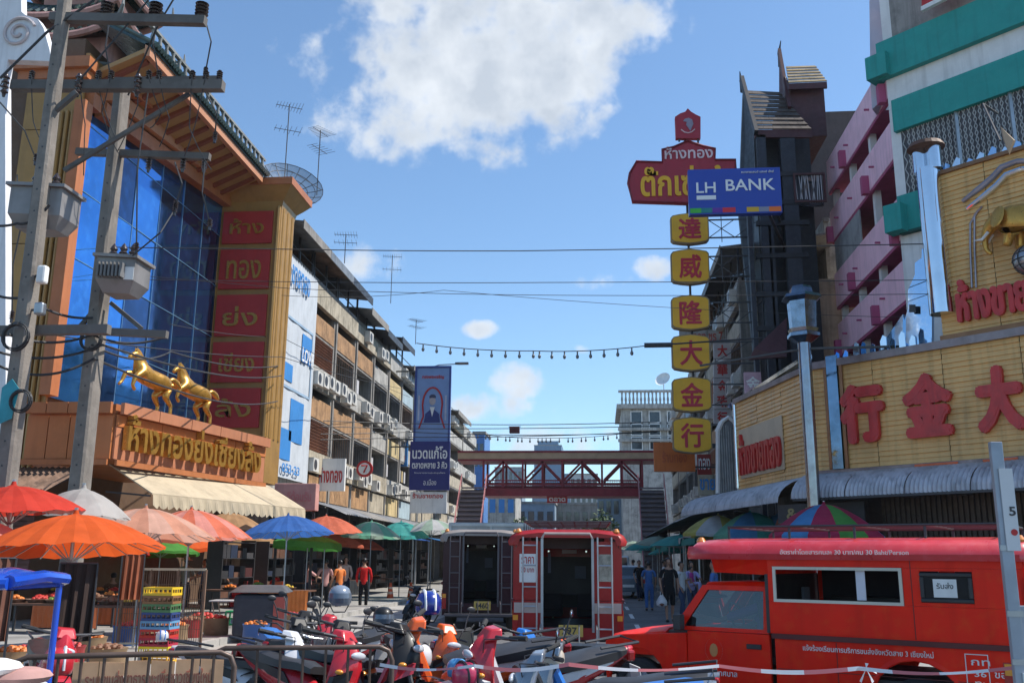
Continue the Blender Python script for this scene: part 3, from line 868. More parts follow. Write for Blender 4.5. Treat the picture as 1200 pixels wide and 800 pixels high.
# horses
def gold_horse(loc, rz, label, sc=1.0, rear=.35):
 h = thing('horse_statue', label, 'horse statue', loc, rz, 'golden horse statues on the sign box')
 def skin(pts, edges_, name, sub=2):
  me = bpy.data.meshes.new(name)
  me.from_pydata([tuple(Vector(p[0]) * sc) for p in pts], edges_, []); me.materials.append(gold)
  o = link(name, me, h)
  sk = o.modifiers.new('skin', 'SKIN'); sk.use_smooth_shade = True
  for i, p in enumerate(pts):
   r = p[1] if isinstance(p[1], tuple) else (p[1], p[1])
   me.skin_vertices[0].data[i].radius = (r[0] * sc * 1.3, r[1] * sc * 1.25)
  me.skin_vertices[0].data[0].use_root = True
  sb = o.modifiers.new('s', 'SUBSURF'); sb.levels = sub; sb.render_levels = sub
  return o
 # heading +x; reared gallop
 P = [((0, 0, 1.0), (.2, .22)), ((.3, 0, 1.08), (.2, .23)), ((.52, 0, 1.2), (.15, .2)), ((.66, 0, 1.4), (.10, .15)), ((.74, 0, 1.58), (.075, .11)), ((.82, 0, 1.66), (.075, .085)), ((.95, 0, 1.58), (.055, .065)), ((1.06, 0, 1.47), (.045, .05)),
   ((-.3, 0, 1.0), (.2, .22)), ((-.5, 0, .96), (.16, .18)),
   ((.62, .13, 1.12), .1), ((.88, .15, .98), .065), ((.98, .15, .7), .04), ((.86, .15, .56), .04),
   ((.6, -.13, 1.1), .1), ((.98, -.15, 1.08), .06), ((1.08, -.15, .82), .04), ((1.2, -.15, .7), .04),
   ((-.48, .13, .8), .135), ((-.35, .15, .56), .085), ((-.62, .15, .34), .045), ((-.62, .15, .06), .045),
   ((-.48, -.13, .8), .135), ((-.22, -.15, .6), .085), ((-.42, -.15, .32), .045), ((-.36, -.15, .05), .045)]
 E = [(0, 1), (1, 2), (2, 3), (3, 4), (4, 5), (5, 6), (6, 7), (0, 8), (8, 9), (2, 10), (10, 11), (11, 12), (12, 13), (2, 14), (14, 15), (15, 16), (16, 17),
   (8, 18), (18, 19), (19, 20), (20, 21), (8, 22), (22, 23), (23, 24), (24, 25)]
 skin(P, E, 'body')
 skin([((-.6, 0, 1.1), .05), ((-.78, 0, 1.18), .07), ((-.98, 0, 1.08), .08), ((-1.15, 0, .95), .03)], [(0, 1), (1, 2), (2, 3)], 'tail', 1)
 mn = MB()
 for i in range(14):
  k = i / 13; a = Vector((.42 + .34 * k, 0, 1.38 + .34 * k)) * sc
  mn.add([a + Vector((.08, .02, -.06)) * sc, a + Vector((-.16, 0, .03)) * sc, a + Vector((-.02, -.02, .12)) * sc, a + Vector((.1, 0, .05)) * sc], [(0, 1, 2), (0, 2, 3)])
 for sy in (-.04, .04): mn.cyl((.80 * sc, sy * sc, 1.70 * sc), (.80 * sc, sy * sc, 1.84 * sc), .03 * sc, .004, n=5)
 mn.build('mane', gold, h)
 bs = MB(); bs.box(-.75 * sc, .1 * sc, -.24 * sc, .24 * sc, 0, .05); bs.build('base', gold, h)
 return h
hA = on_p(178, 470, B2 - nB * .35, nB); hB = on_p(226, 491, B2 - nB * .35, nB)
ang = math.atan2(dB.y, dB.x)
gold_horse((hA.x, hA.y, zt), ang + PI - .12, 'golden galloping horse statue on the sign box, the one nearer the concrete pole', .86)
gold_horse((hB.x, hB.y, zt), ang + PI - .12, 'golden galloping horse statue on the sign box, the one nearer the red panelled pillar', .86)

# ---- canvas awning with scalloped valance beneath the sign box
def canvas_awning(A, B, z0, z1, out, label, m_, nn=28, val=.32, grp=None):
 A, B = Vector(A), Vector(B); d_ = (B - A).normalized(); nr = Vector((d_.y, -d_.x, 0)); L = (B - A).length
 t = thing('canvas_awning', label, 'awning', (A + B) / 2, 0, grp)
 b = MB()
 b.slab([A + Z_ * z1, B + Z_ * z1, B + nr * out + Z_ * z0, A + nr * out + Z_ * z0], (0, 0, .03)); b.build('awning_cloth', m_, t, w=True)
 b = MB(); n = nn * 4
 for i in range(n):
  a = A + d_ * L * i / n; c = A + d_ * L * (i + 1) / n
  oa = .03 * math.sin(i * 1.1); oc = .03 * math.sin((i + 1) * 1.1)
  ha = val * (.75 + .25 * abs(math.sin(PI * i / 4))); hc = val * (.75 + .25 * abs(math.sin(PI * (i + 1) / 4)))
  b.add([a + nr * (out + .02) + Z_ * z0, c + nr * (out + .02) + Z_ * z0, c + nr * (out + .05 + oc) + Z_ * (z0 - hc), a + nr * (out + .05 + oa) + Z_ * (z0 - ha)], [(0, 1, 2, 3)])
 b.build('valance', m_, t, w=True)
 b = MB(); nn2 = max(2, int(L / 2.2))
 for i in range(nn2 + 1):
  a = A + d_ * L * i / nn2
  b.bar(a + Z_ * (z1 - .02) - Z_ * .6, a + nr * (out - .05) + Z_ * (z0 - .03), .04)
 b.build('bracket', dsteel, t, w=True)
 return t
aA = on_z(118, 560, 3.95); aB = on_z(300, 582, 3.85)
canvas_awning((B2.x - .3, B2.y + .5, 0), (C2.x + .1, C2.y + .3, 0), 3.05, 3.75, 1.3, 'beige canvas awning with ruffled valance under the golden Thai sign', mat('beige_canvas', (.46, .38, .26), .8, var=.18, streak=.2))
# corrugated awning to its left
b = MB(); t = thing('tin_awning', 'rusty corrugated awning behind the concrete poles, left of the beige canvas', 'awning', (-14, 20, 3.2))
for i in range(46):
 x0 = -18.2 + i * .14; b.add([(x0, 20.7, 3.62), (x0 + .07, 20.7, 3.68), (x0 + .07, 19.2, 3.06), (x0, 19.2, 3.0)], [(0, 1, 2, 3)])
 b.add([(x0 + .07, 20.7, 3.68), (x0 + .14, 20.7, 3.62), (x0 + .14, 19.2, 3.0), (x0 + .07, 19.2, 3.06)], [(0, 1, 2, 3)])
b.build('corrugated_sheet', rust, t, w=True); b = MB()
for x in (-18, -16.4, -14.8, -13.2, -11.9): b.bar((x, 20.7, 3.5), (x, 19.22, 2.98), .05)
b.build('rafters', dsteel, t, w=True)

# dark ground floor of gold shop: shutter and wall
t = thing('shop_interior', 'shaded shopfront of the gold shop with rolled steel shutters behind the umbrellas', 'shopfront', (-14, 24, 0))
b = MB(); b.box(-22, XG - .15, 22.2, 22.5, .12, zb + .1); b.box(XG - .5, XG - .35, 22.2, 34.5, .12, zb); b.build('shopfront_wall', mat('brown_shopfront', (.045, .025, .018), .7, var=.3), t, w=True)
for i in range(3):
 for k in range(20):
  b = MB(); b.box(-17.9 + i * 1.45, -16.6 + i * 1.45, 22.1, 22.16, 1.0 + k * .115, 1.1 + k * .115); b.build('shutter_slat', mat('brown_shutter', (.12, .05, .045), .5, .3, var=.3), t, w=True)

# white building corner with the scroll ornament, nearest on the left
t = thing('white_building', 'white building corner with carved scroll at the top left edge', 'building', (-14, 17.5, 0))
YW = 18.0
pp = [on_y(x, y, YW) for x, y in ((7, 620), (6, 90), (9, 70), (60, 72), (58, 58), (51, 33), (44, 22), (30, 18), (25, 14), (24, -40), (-150, -80), (-150, 620))]
wb = mat('white_building_paint', (.66, .66, .68), .7, var=.1, streak=.25)
b = MB(); b.slab(pp, (0, .22, 0)); b.build('wall', wb, t, w=True)
c = on_y(22, 39, YW); sp = []
for i in range(46):
 a = i / 45 * 2.6 * 2 * PI * .72 + .4; r = .40 * (1 - i / 45 * .85); sp.append((c.x + r * math.cos(a), YW - .03, c.z + r * math.sin(a)))
b = MB(); b.tube(sp, .035, n=6); b.build('scroll_ornament', mat('pink_grey_relief', (.48, .42, .42), .7), t, w=True, smooth=True)

# pink rooftop box sign between the canvas awning and the shophouses
t = thing('pink_sign_box', 'faded pink sign box standing at the end of the beige awning', 'sign', (-10, 28, 2.5))
pa = on_y(322, 566, 30.5); pb = on_y(369, 598, 30.5)
b = MB(); b.box(pa.x, pb.x, 30.5, 30.9, pb.z, pa.z); b.build('board', mat('faded_pink_board', (.58, .30, .26), .7, var=.2, streak=.2), t, w=True, bevel=.02)
b = MB(); b.bar((pa.x + .1, 30.7, 0.1), (pa.x + .1, 30.7, pb.z), .08); b.bar((pb.x - .1, 30.7, 0.1), (pb.x - .1, 30.7, pb.z), .08); b.build('posts', dsteel, t, w=True)
text('lettering', 'ยินดีต้อนรับ', (pa.x + .15, 30.49, pb.z + .3), X_, Z_, pb.x - pa.x - .3, .35, mat('pink_print', (.6, .2, .2), .6), t, .01, .01)

# small shop sign with red lettering, on the shophouse front
def board_sign(name, label, p0, p1, Y, m_, txt, tm, grp=None, thick=.18, facing=-1, lines=None, cat='sign'):
 a, c = on_y(p0[0], p0[1], Y), on_y(p1[0], p1[1], Y)
 t = thing(name, label, cat, ((a.x + c.x) / 2, Y, c.z), 0, grp)
 b = MB(); b.box(a.x, c.x, Y, Y + thick, c.z, a.z); b.build('board', m_, t, w=True)
 W, H = c.x - a.x, a.z - c.z
 for (s_, u0, v0, u1, v1, mm, bold) in (lines or [(txt, .08, .25, .92, .8, tm, .02)]):
  text('lettering', s_, (a.x + W * u0, Y - .002, c.z + H * v0), X_, Z_, W * (u1 - u0), H * (v1 - v0), mm, t, bold, .02)
 return t, a, c
t, a, c = board_sign('shop_sign', 'white projecting sign with red lettering above the dark awning', (372, 537), (403, 575), 41.5, white_p, 'ห้างทอง', redp)
b = MB(); b.bar((XL, 41.6, a.z - .2), (a.x, 41.6, a.z - .2), .06); b.bar((XL, 41.6, c.z + .2), (a.x, 41.6, c.z + .2), .06); b.build('bracket', dsteel, t, w=True)
t = thing('round_sign', 'small round red and white sign on the shophouse front', 'sign', (0, 0, 0))
a = on_y(427, 549, 47); t.location = a; FR[t.name] = Matrix.Translation(a)
b = MB(); b.cyl((0, 0, 0), (0, .12, 0), .42, n=24); b.build('disc', redp, t)
b = MB(); b.cyl((0, -.015, 0), (0, 0, 0), .30, n=24); b.build('disc_face', white_p, t)
b = MB(); b.tube([(-.16, -.02, .16), (.14, -.02, .16), (-.02, -.02, -.2)], .045, n=5); b.build('emblem_stroke', redp, t)
b = MB(); b.bar((-.5, .06, 0), (XL - a.x, .06, 0), .05); b.build('bracket', dsteel, t)
t, a, c = board_sign('shop_sign', 'small red and blue projecting sign near the foot of the portrait banner', (463, 512), (477, 546), 60, bc, None, None, lines=[('ทอง', .15, .6, .85, .9, white_p, .03), ('999', .15, .1, .85, .4, redp, .03)])
b = MB(); b.bar((XL, 60.1, a.z - .2), (a.x, 60.1, a.z - .2), .06); b.build('bracket', dsteel, t, w=True)

# portrait banner (plain figure, no likeness) and navy sign below it
YB = 56.0
t, a, c = board_sign('portrait_banner', 'tall light blue banner with a portrait under a red arch', (487, 429), (527, 520), YB, mat('pale_blue_print', (.20, .32, .58), .6, var=.1), None, None, cat='banner',
      lines=[('ทรงพระเจริญ', .2, .83, .8, .88, redp, .03)])
W, H = c.x - a.x, a.z - c.z
fx = lambda u: a.x + W * u
fz = lambda v: c.z + H * v
b = MB(); b.frame((a.x, YB - .01, c.z), X_, Z_, W, H, .12, Y_ * -.05); b.build('frame', mat('banner_blue', (.03, .07, .28), .6), t, w=True)
b = MB(); b.tube([(fx(.5 + .27 * math.cos(k / 12 * PI) * (1 if True else 1)), YB - .02, fz(.5 + .22 * math.sin(k / 12 * PI))) for k in range(13)], .06, n=5)
b.tube([(fx(.77), YB - .02, fz(.5)), (fx(.74), YB - .02, fz(.35)), (fx(.85), YB - .02, fz(.2))], .05, n=5); b.tube([(fx(.23), YB - .02, fz(.5)), (fx(.26), YB - .02, fz(.35)), (fx(.15), YB - .02, fz(.2))], .05, n=5)
b.build('red_arch', redp, t, w=True)
b = MB(); b.ell((fx(.5), YB - .01, fz(.55)), .2, .012, .27, n=12, m=8); b.build('printed_head', mat('print_face', (.45, .4, .42), .6), t, w=True)
b = MB(); b.ell((fx(.5), YB - .008, fz(.6)), .21, .012, .16, n=12, m=8); b.build('printed_hair', mat('print_hair', (.04, .05, .12), .6), t, w=True)
b = MB(); b.prism([(0, 0), (1.0, 0), (.92, .55), (.62, .8), (.38, .8), (.08, .55)], (fx(.5) - .5, YB - .012, fz(.27)), X_, Z_, (0, -.01, 0)); b.build('printed_shoulders', mat('print_navy', (.02, .04, .2), .6), t, w=True)
b = MB(); b.prism([(0, 0), (.3, 0), (.15, -.6)], (fx(.5) - .15, YB - .024, fz(.47)), X_, Z_, (0, -.005, 0)); b.build('printed_shirt', white_p, t, w=True)
for u in (.1, .84):
 b = MB(); b.box(fx(u), fx(u + .05), YB - .02, YB - .002, fz(.3), fz(.62)); b.build('printed_column', mat('banner_pale', (.45, .5, .66), .6), t, w=True)
b = MB(); b.bar((XL, YB + .1, a.z - .3), (a.x, YB + .1, a.z - .3), .08); b.bar((XL, YB + .1, c.z + .3), (a.x, YB + .1, c.z + .3), .08); b.build('bracket', dsteel, t, w=True)
nav = mat('navy_sign_face', (.012, .018, .17), .45, var=.08)
t, a, c = board_sign('navy_sign', 'navy blue sign with white Thai lettering under the portrait banner', (481, 517), (526, 574), YB - .3, nav, None, None,
      lines=[('นวดแก้โอ', .06, .64, .94, .9, whitel, .02), ('ตลาดพลาย 3 คิว', .06, .44, .94, .58, whitel, .02), ('ร้านขายยาและสมุนไพร', .12, .33, .9, .37, whitel, .0), ('อ.เมือง', .36, .1, .68, .22, whitel, .0)])
b = MB(); b.bar((XL, YB - .1, a.z - .3), (a.x, YB - .1, a.z - .3), .08); b.build('bracket', dsteel, t, w=True)
t, a, c = board_sign('shop_sign', 'white sign with a red line of lettering directly under the navy sign', (481, 576), (523, 601), YB - .2, white_p, None, None, lines=[('ร้านขายทอง', .06, .7, .9, .95, redp, .02)])
b = MB(); b.bar((XL, YB, a.z - .2), (a.x, YB, a.z - .2), .08); b.build('bracket', dsteel, t, w=True)
# street lamps
def street_lamp(x, y, z, side, label, arm=2.2):
 t = thing('street_lamp', label, 'street lamp', (x, y, 0), 0, 'street lamps along the road')
 b = MB(); b.cyl((0, 0, 0), (0, 0, z), .09, .06, n=10); b.build('pole', steel, t)
 b = MB(); b.tube([(0, 0, z - .05), (side * arm * .5, 0, z + .35), (side * arm, 0, z + .4)], .04, n=6); b.build('arm', steel, t)
 b = MB(); b.loft([[Vector((side * (arm + a0), s * w_, z + zz)) for s, zz in ((-1, .37), (1, .37), (.6, .5), (-.6, .5))] for a0, w_ in ((-.1, .1), (.2, .17), (.75, .14))]); b.build('lamp_head', dsteel, t)
a = on_y(510, 432, 58); street_lamp(-11.2, 58, a.z - .1, 1, 'street lamp rising beside the portrait banner', 2.3)
a = on_y(640, 560, 95)

# ================================================================ FOOTBRIDGE
YB2 = 72.0
fa, fb = on_y(543, 530, YB2), on_y(766, 533, YB2)
x0, x1 = fa.x, fb.x
zr0, zr1 = on_y(640, 540, YB2).z, on_y(640, 529, YB2).z
zd0, zd1 = on_y(640, 581, YB2).z, on_y(640, 572, YB2).z
zh = on_y(640, 562, YB2).z
mar = mat('maroon_painted_steel', (.26, .018, .03), .55, var=.25)
t = thing('footbridge', 'maroon steel footbridge with a tan roof spanning the street', 'footbridge', ((x0 + x1) / 2, YB2, 0))
b = MB(); b.box(x0 - .4, x1 + .5, YB2 - .2, YB2 + 2.8, zr0 + .15, zr1); b.build('roof', mat('tan_roof_edge', (.50, .34, .20), .6, var=.15), t, w=True)
b = MB(); b.box(x0 - .42, x1 + .52, YB2 - .23, YB2 - .2, zr1 - .1, zr1 + .06); b.box(x0 - .4, x1 + .5, YB2 - .16, YB2 + 2.7, zr0 - .0, zr0 + .14); b.build('roof_trim', mar, t, w=True)
b = MB(); b.box(x0 + 1.6, x1 - .9, YB2 - .1, YB2 + 2.7, zd0, zd1); b.build('deck_beam', mar, t, w=True)
xs0, xs1 = x0 + 1.6, x1 - .9
b = MB(); b.box(xs0, xs1, YB2 - .06, YB2 + .02, zh - .1, zh); b.build('handrail', mar, t, w=True)
b = MB(); b.box(xs0, xs1, YB2 - .04, YB2 + .0, zd1 + .22, zd1 + .36); b.box(xs0, xs1, YB2 + 2.58, YB2 + 2.62, zd1 + .2, zd1 + .4); b.box(xs0, xs1, YB2 + 2.58, YB2 + 2.62, zh - .1, zh)
n = 70
for i in range(n): b.bar((xs0 + (xs1 - xs0) * i / n, YB2, zd1), (xs0 + (xs1 - xs0) * i / n, YB2, zh - .05), .03)
b.build('baluster_row', mar, t, w=True)
npan = 8
for side_y in (YB2 - .02, YB2 + 2.6):
 for i in range(npan + 1):
  xx = xs0 + (xs1 - xs0) * i / npan
  b = MB(); b.bar((xx, side_y, zd1), (xx, side_y, zr0), .15); b.build('upright', mar, t, w=True)
 for i in range(0, npan, 2):
  xa = xs0 + (xs1 - xs0) * (i + .1) / npan; xb_ = xs0 + (xs1 - xs0) * (i + 1) / npan; xc_ = xs0 + (xs1 - xs0) * (i + 1.9) / npan
  b = MB(); b.bar((xa, side_y, zh), (xb_, side_y, zr0 - .05), .15); b.build('brace', mar, t, w=True)
  b = MB(); b.bar((xb_, side_y, zr0 - .05), (xc_, side_y, zh), .15); b.build('brace', mar, t, w=True)
for (xx, s_) in ((x0 + 1.0, -1), (x1 - .3, 1)):
 b = MB(); b.cyl((xx, YB2 + 1.3, 0), (xx, YB2 + 1.3, zd0 - .003), .28, n=12); b.build('column', concrete, t, w=True)
 b = MB(); n = 20
 for i in range(n):
  f = i / n; b.box(xx - .9, xx + .9, YB2 - 1 - i * .3 - .3, YB2 - 1 - i * .3, zd1 * (1 - f) - .1, zd1 * (1 - f))
 b.slab([(xx - .95, YB2 - .9, zd1 - .3), (xx - .95, YB2 - .9, zd1 + .05), (xx - .95, YB2 - 7, .3), (xx - .95, YB2 - 7, 0)], (.05, 0, 0)); b.slab([(xx - .9, YB2 - 1.1, zd1 - .25), (xx + .9, YB2 - 1.1, zd1 - .25), (xx + .9, YB2 - 7, .1), (xx - .9, YB2 - 7, .1)], (0, 0, .06))
 b.build('stairs', mat('stair_steel', (.20, .17, .18), .7), t, w=True)
 b = MB()
 for sx in (-.95, .95):
  b.bar((xx + sx, YB2 - .9, zd1 + 1), (xx + sx, YB2 - 7, 1.1), .07)
  for i in range(8): b.bar((xx + sx, YB2 - 1 - i * .85, zd1 * (1 - i / 7.1)), (xx + sx, YB2 - 1 - i * .85, zd1 * (1 - i / 7.1) + 1.0), .05)
 b.build('stair_railing', mat('red_white_rail', (.5, .2, .2), .6), t, w=True)
t, a, c = board_sign('hanging_sign', 'small red and white panel hanging under the middle of the footbridge', (641, 581), (665, 589), YB2 + .3, redp, None, None, lines=[('ตลาด', .1, .2, .9, .8, whitel, .03)])

# ================================================================ FAR BUILDINGS
def block(name, label, px0, px1, ytop, Y, m_, floors, depth=12, nw=5, grp=None, wm=None, z0=0, cat='building', roof=None):
 a, c = on_y(px0, ytop, Y), on_y(px1, ytop, Y)
 t = thing(name, label, cat, ((a.x + c.x) / 2, Y, 0), 0, grp)
 zt = a.z
 b = MB(); b.box(a.x, c.x, Y, Y + depth, z0, zt); b.build('wall', m_, t, w=True)
 fh = (zt - z0) / floors
 cw = (c.x - a.x) / nw
 base_m = None
 for f in range(floors):
  for i in range(nw):
   if base_m is None:
    q = MB(); q.box(0, cw * .62, -.06, -.002, 0, fh * .5); o = q.build('window', wm or glass_dark, t); base_m = o.data
   else: o = link('window', base_m, t)
   o.location = Vector((a.x + cw * (i + .19), Y, z0 + fh * (f + .28))) - t.location
 b = MB(); b.box(a.x - .15, c.x + .15, Y - .15, Y + depth + .1, zt, zt + .3); b.build('roof', roof or concrete, t, w=True)
 return t, a, c
hz = mat('distant_blue_glass', (.07, .17, .29), .35, .2, var=.1)
t, a, c = block('glass_tower', 'hazy blue office tower rising behind the footbridge', 626, 658, 522, 420, hz, 16, 18, 6, wm=mat('tower_windows', (.07, .15, .27), .3))
b = MB(); b.box(a.x - 1.2, c.x + 5.5, 425, 438, 0, a.z - 12); b.build('side_wing', mat('tower_wing', (.12, .21, .31), .5), t, w=True)
b = MB(); b.box(a.x + 1.5, c.x - 1.5, 421, 432, a.z, a.z + 2.2); b.build('plant_room', hz, t, w=True)
block('far_building', 'low blue grey building seen just left of the hazy tower through the footbridge', 580, 612, 548, 300, mat('blue_grey_wall', (.20, .27, .33), .7), 6, 14, 6)
block('far_building', 'pale building seen right of the hazy tower through the footbridge', 668, 700, 556, 240, mat('pale_wall', (.42, .44, .45), .8), 5, 10, 5)
block('blue_clad_building', 'small bright blue clad block at the far end of the left row', 555, 568, 508, 118, mat('bright_blue_cladding', (.06, .17, .42), .5), 3, 6, 2)
block('far_shop', 'white and blue shop building under the footbridge on the left', 572, 604, 578, 110, old_white, 3, 8, 3, wm=bc)
block('far_shop', 'beige shop building under the middle of the footbridge', 606, 650, 590, 125, mat('blue_grey_wall', (0, 0, 0)), 2, 8, 4)
block('far_shop', 'grey shop building under the right half of the footbridge', 652, 700, 591, 130, concrete, 2, 8, 5)
block('far_shop', 'cluttered pale shop building left of the footbridge stairs on the right', 700, 735, 580, 112, mat('blue_grey_wall', (0, 0, 0)), 3, 8, 4)
for k, (px, yt, Y, lab) in enumerate(((706, 600, 96, 'leafy tree under the footbridge right of centre'), (612, 608, 104, 'small dark tree under the footbridge left of centre'))):
 a = on_y(px, yt, Y)
 t = thing('tree', lab, 'tree', (a.x, Y, 0), 0, 'trees under the footbridge')
 b = MB(); b.tube([(0, 0, 0), (.1, 0, 1.6), (-.05, 0, 2.6), (.1, 0, a.z - 1)], [.18, .14, .11, .04], n=7)
 for i in range(5):
  an = i * 1.3; b.tube([(0, 0, 2.2), (.8 * math.cos(an), .8 * math.sin(an), 3.2), (1.4 * math.cos(an), 1.4 * math.sin(an), 4)], [.08, .05, .02], n=5)
 b.build('trunk', brown, t, smooth=True)
 rr = random.Random(k); b = MB()
 for i in range(700):
  th, ph, r = rr.random() * 2 * PI, rr.random() * PI - PI / 2, rr.random() ** .4
  lump = .75 + .35 * math.sin(3 * th + k) * math.cos(2 * ph)
  p = Vector((math.cos(th) * math.cos(ph) * 2.1, math.sin(th) * math.cos(ph) * 2.1, math.sin(ph) * 1.7)) * r * lump + Vector((0, 0, a.z - 1.5))
  s_ = .14 + .14 * rr.random(); u_ = Vector((rr.random() - .5, rr.random() - .5, rr.random() - .5)).normalized(); w_ = u_.cross(Vector((rr.random() - .5, rr.random() - .5, rr.random() - .5))).normalized()
  b.add([p - u_ * s_, p + w_ * s_ * .5, p + u_ * s_, p - w_ * s_ * .5], [(0, 1, 2, 3)])
 b.build('crown', mat('tree_foliage', (.05, .09, .03), .7, var=.4, scale=2), t)

# ================================================================ RIGHT: SIGN SHOP
PB = Vector((6.0, 26.8, 0)); UD = Vector((.7071, -.7071, 0)); NF = Vector((-.7071, -.7071, 0))
PA = Vector((4.75, 32.6, 0)); PD = PB + UD * 9.5
def onF(px, py, off=0.0): return on_p(px, py, PB + NF * off, NF)
ZP0, ZP1 = onF(965, 551).z, onF(965, 432).z
siding_m = mat('golden_siding', (.76, .46, .17), .45, .1, var=.18, scale=.8, streak=.35)
t = SS = thing('sign_shop', 'corner gold shop clad in golden siding with big red raised characters', 'shop', (9, 27, 0))
PE = PA + Vector((0, .0, 0))
b = MB(); plan = [PA, PB, PD, PD + Vector((6, 6, 0)), Vector((16, 36, 0)), Vector((6.6, 36, 0)), Vector((PA.x, PA.y + 1.2, 0))]
inn = [p + Vector((.12, .12, 0)) for p in plan]
b.loft([[p + Z_ * (ZP0 - .25) for p in inn], [p + Z_ * (ZP1 + .1) for p in inn]]); b.build('wall', mat('sign_backing', (.2, .12, .05), .8), t, w=True)
gp_ = [p + Vector((1.7, 1.3, 0)) for p in plan]
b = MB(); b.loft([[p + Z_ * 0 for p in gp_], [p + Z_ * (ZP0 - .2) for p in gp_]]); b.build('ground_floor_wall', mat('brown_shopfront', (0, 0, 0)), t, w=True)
def siding(name, A, B, z0, z1, nr, pitch=.125, parent=t, seg=5):
 d_ = (B - A); L = d_.length; d_.normalize(); n = int((z1 - z0) / pitch); b = MB()
 for i in range(n):
  za = z0 + (z1 - z0) * i / n; zc = z0 + (z1 - z0) * (i + 1) / n
  for k in range(seg):
   a = A + d_ * (L * k / seg + .008) + nr * (.006 * ((i * 7 + k * 5) % 3)); c = A + d_ * (L * (k + 1) / seg - .008) + nr * (.006 * ((i * 5 + k * 7) % 3))
   b.add([a + nr * .05 + Z_ * za, c + nr * .05 + Z_ * za, c + nr * .02 + Z_ * zc, a + nr * .02 + Z_ * zc, a + nr * .005 + Z_ * (za + .001), c + nr * .005 + Z_ * (za + .001)], [(0, 1, 2, 3), (4, 5, 1, 0)])
 return b.build(name, siding_m, parent, w=True, kind='stuff')
siding('siding_boards', PB + UD * .02, PD, ZP0, ZP1, NF)
nA = (PB - PA).normalized(); nAn = Vector((nA.y, -nA.x, 0)) * 1
if nAn.x > 0: nAn = -nAn
siding('siding_boards', PA, PB - nA * 0.05, ZP0 - .1, ZP1 - .0, nAn, seg=3)
# raised characters on the front, read right to left
REDC = mat('red_character_face', (.54, .02, .02), .45, 0, var=.2, scale=3, streak=.35, coat=.15)
for (ch, px0, px1, y0, y1) in (('行', 990, 1041, 521, 453), ('金', 1064, 1122, 514, 441), ('大', 1150, 1206, 508, 432)):
 p0, p1 = onF(px0, y0, .06), onF(px1, y0, .06); h = onF(px0, y1, .06).z - p0.z
 Lw = (Vector((p1.x, p1.y, 0)) - Vector((p0.x, p0.y, 0))).length
 text('raised_character', ch, p0 + UD * .07 + Z_ * .07, UD, Z_, Lw - .14, h - .14, REDC, t, .0, .14, fat=.085)
p0 = onF(1238, 500, .06); text('raised_character', '隆', p0, UD, Z_, 1.5, 1.6, REDC, t, .0, .14, fat=.06)
# side panel: long red letter strip
q = lambda px, py: on_p(px, py, PB + nAn * .06, nAn)
s0, s1 = q(869, 551), q(919, 530)
dA = (PB - PA).normalized()
Ls = (Vector((s1.x, s1.y, 0)) - Vector((s0.x, s0.y, 0))).length
zl = (s0.z + s1.z) / 2
o_ = Vector((s0.x, s0.y, ZP0 + .35))
b = MB(); b.slab([o_ + Z_ * -.12, o_ + dA * Ls - Z_ * .12, o_ + dA * Ls + Z_ * 1.5, o_ + Z_ * 1.5], nAn * .03); b.build('letter_board', mat('cream_board', (.55, .45, .32), .6, var=.15), t, w=True)
text('raised_lettering', 'ห้างขายทอง', o_ + nAn * .04 + dA * .1, dA, Z_, Ls - .2, 1.3, REDC, t, .0, .08, fat=.035)
# chrome edge posts
for P_, w_ in ((PB + NF * .05 + nAn * .05, .09), (PA + nAn * .05, .07)):
 b = MB(); b.cyl(P_ + Z_ * (ZP0 - .05), P_ + Z_ * (ZP1 + .1), w_, n=16); b.build('chrome_edge', chrome, t, w=True, smooth=True)
P_ = PB + UD * .62 + NF * .07
b = MB(); b.slab([P_ + Z_ * ZP0, P_ + UD * .32 + Z_ * ZP0, P_ + UD * .32 + Z_ * (ZP1 + .3), P_ + Z_ * (ZP1 + .3)], NF * .08); b.build('chrome_pilaster', mat('dark_mirror_strip', (.13, .19, .27), .08, 1.0, var=.3), t, w=True)
b = MB(); b.slab([P_ - UD * .12 + Z_ * ZP0, P_ - UD * .03 + Z_ * ZP0, P_ - UD * .03 + Z_ * ZP1, P_ - UD * .12 + Z_ * ZP1], NF * .05)
b.slab([P_ + UD * .36 + Z_ * ZP0, P_ + UD * .45 + Z_ * ZP0, P_ + UD * .45 + Z_ * ZP1, P_ + UD * .36 + Z_ * ZP1], NF * .05); b.build('bronze_strip', mat('bronze_trim', (.25, .12, .06), .35, .7), t, w=True)
# cap flashing
cap = mat('dull_metal_cap', (.25, .20, .20), .4, .6, var=.3, streak=.2)
b = MB(); b.slab([PB + Z_ * ZP1, PD + Z_ * ZP1, PD + Z_ * (ZP1 + .2), PB + Z_ * (ZP1 + .2)], NF * .14)
b.slab([PA + Z_ * ZP1, PB + Z_ * ZP1, PB + Z_ * (ZP1 + .16), PA + Z_ * (ZP1 + .16)], nAn * .12)
b.slab([PB + Z_ * (ZP0 - .16), PD + Z_ * (ZP0 - .16), PD + Z_ * (ZP0 - .01), PB + Z_ * (ZP0 - .01)], NF * .1); b.build('flashing', cap, t, w=True)
b = MB()
for (sx, L_, m_) in ((2.9, 1.1, 0), (4.6, .8, 0)): b.slab([PB + UD * sx + Z_ * (ZP0 - .12), PB + UD * (sx + L_) + Z_ * (ZP0 - .12), PB + UD * (sx + L_) + Z_ * (ZP0 - .03), PB + UD * sx + Z_ * (ZP0 - .03)], NF * .12)
b.build('orange_strip', mat('orange_strip', (.7, .12, .03), .4), t, w=True)
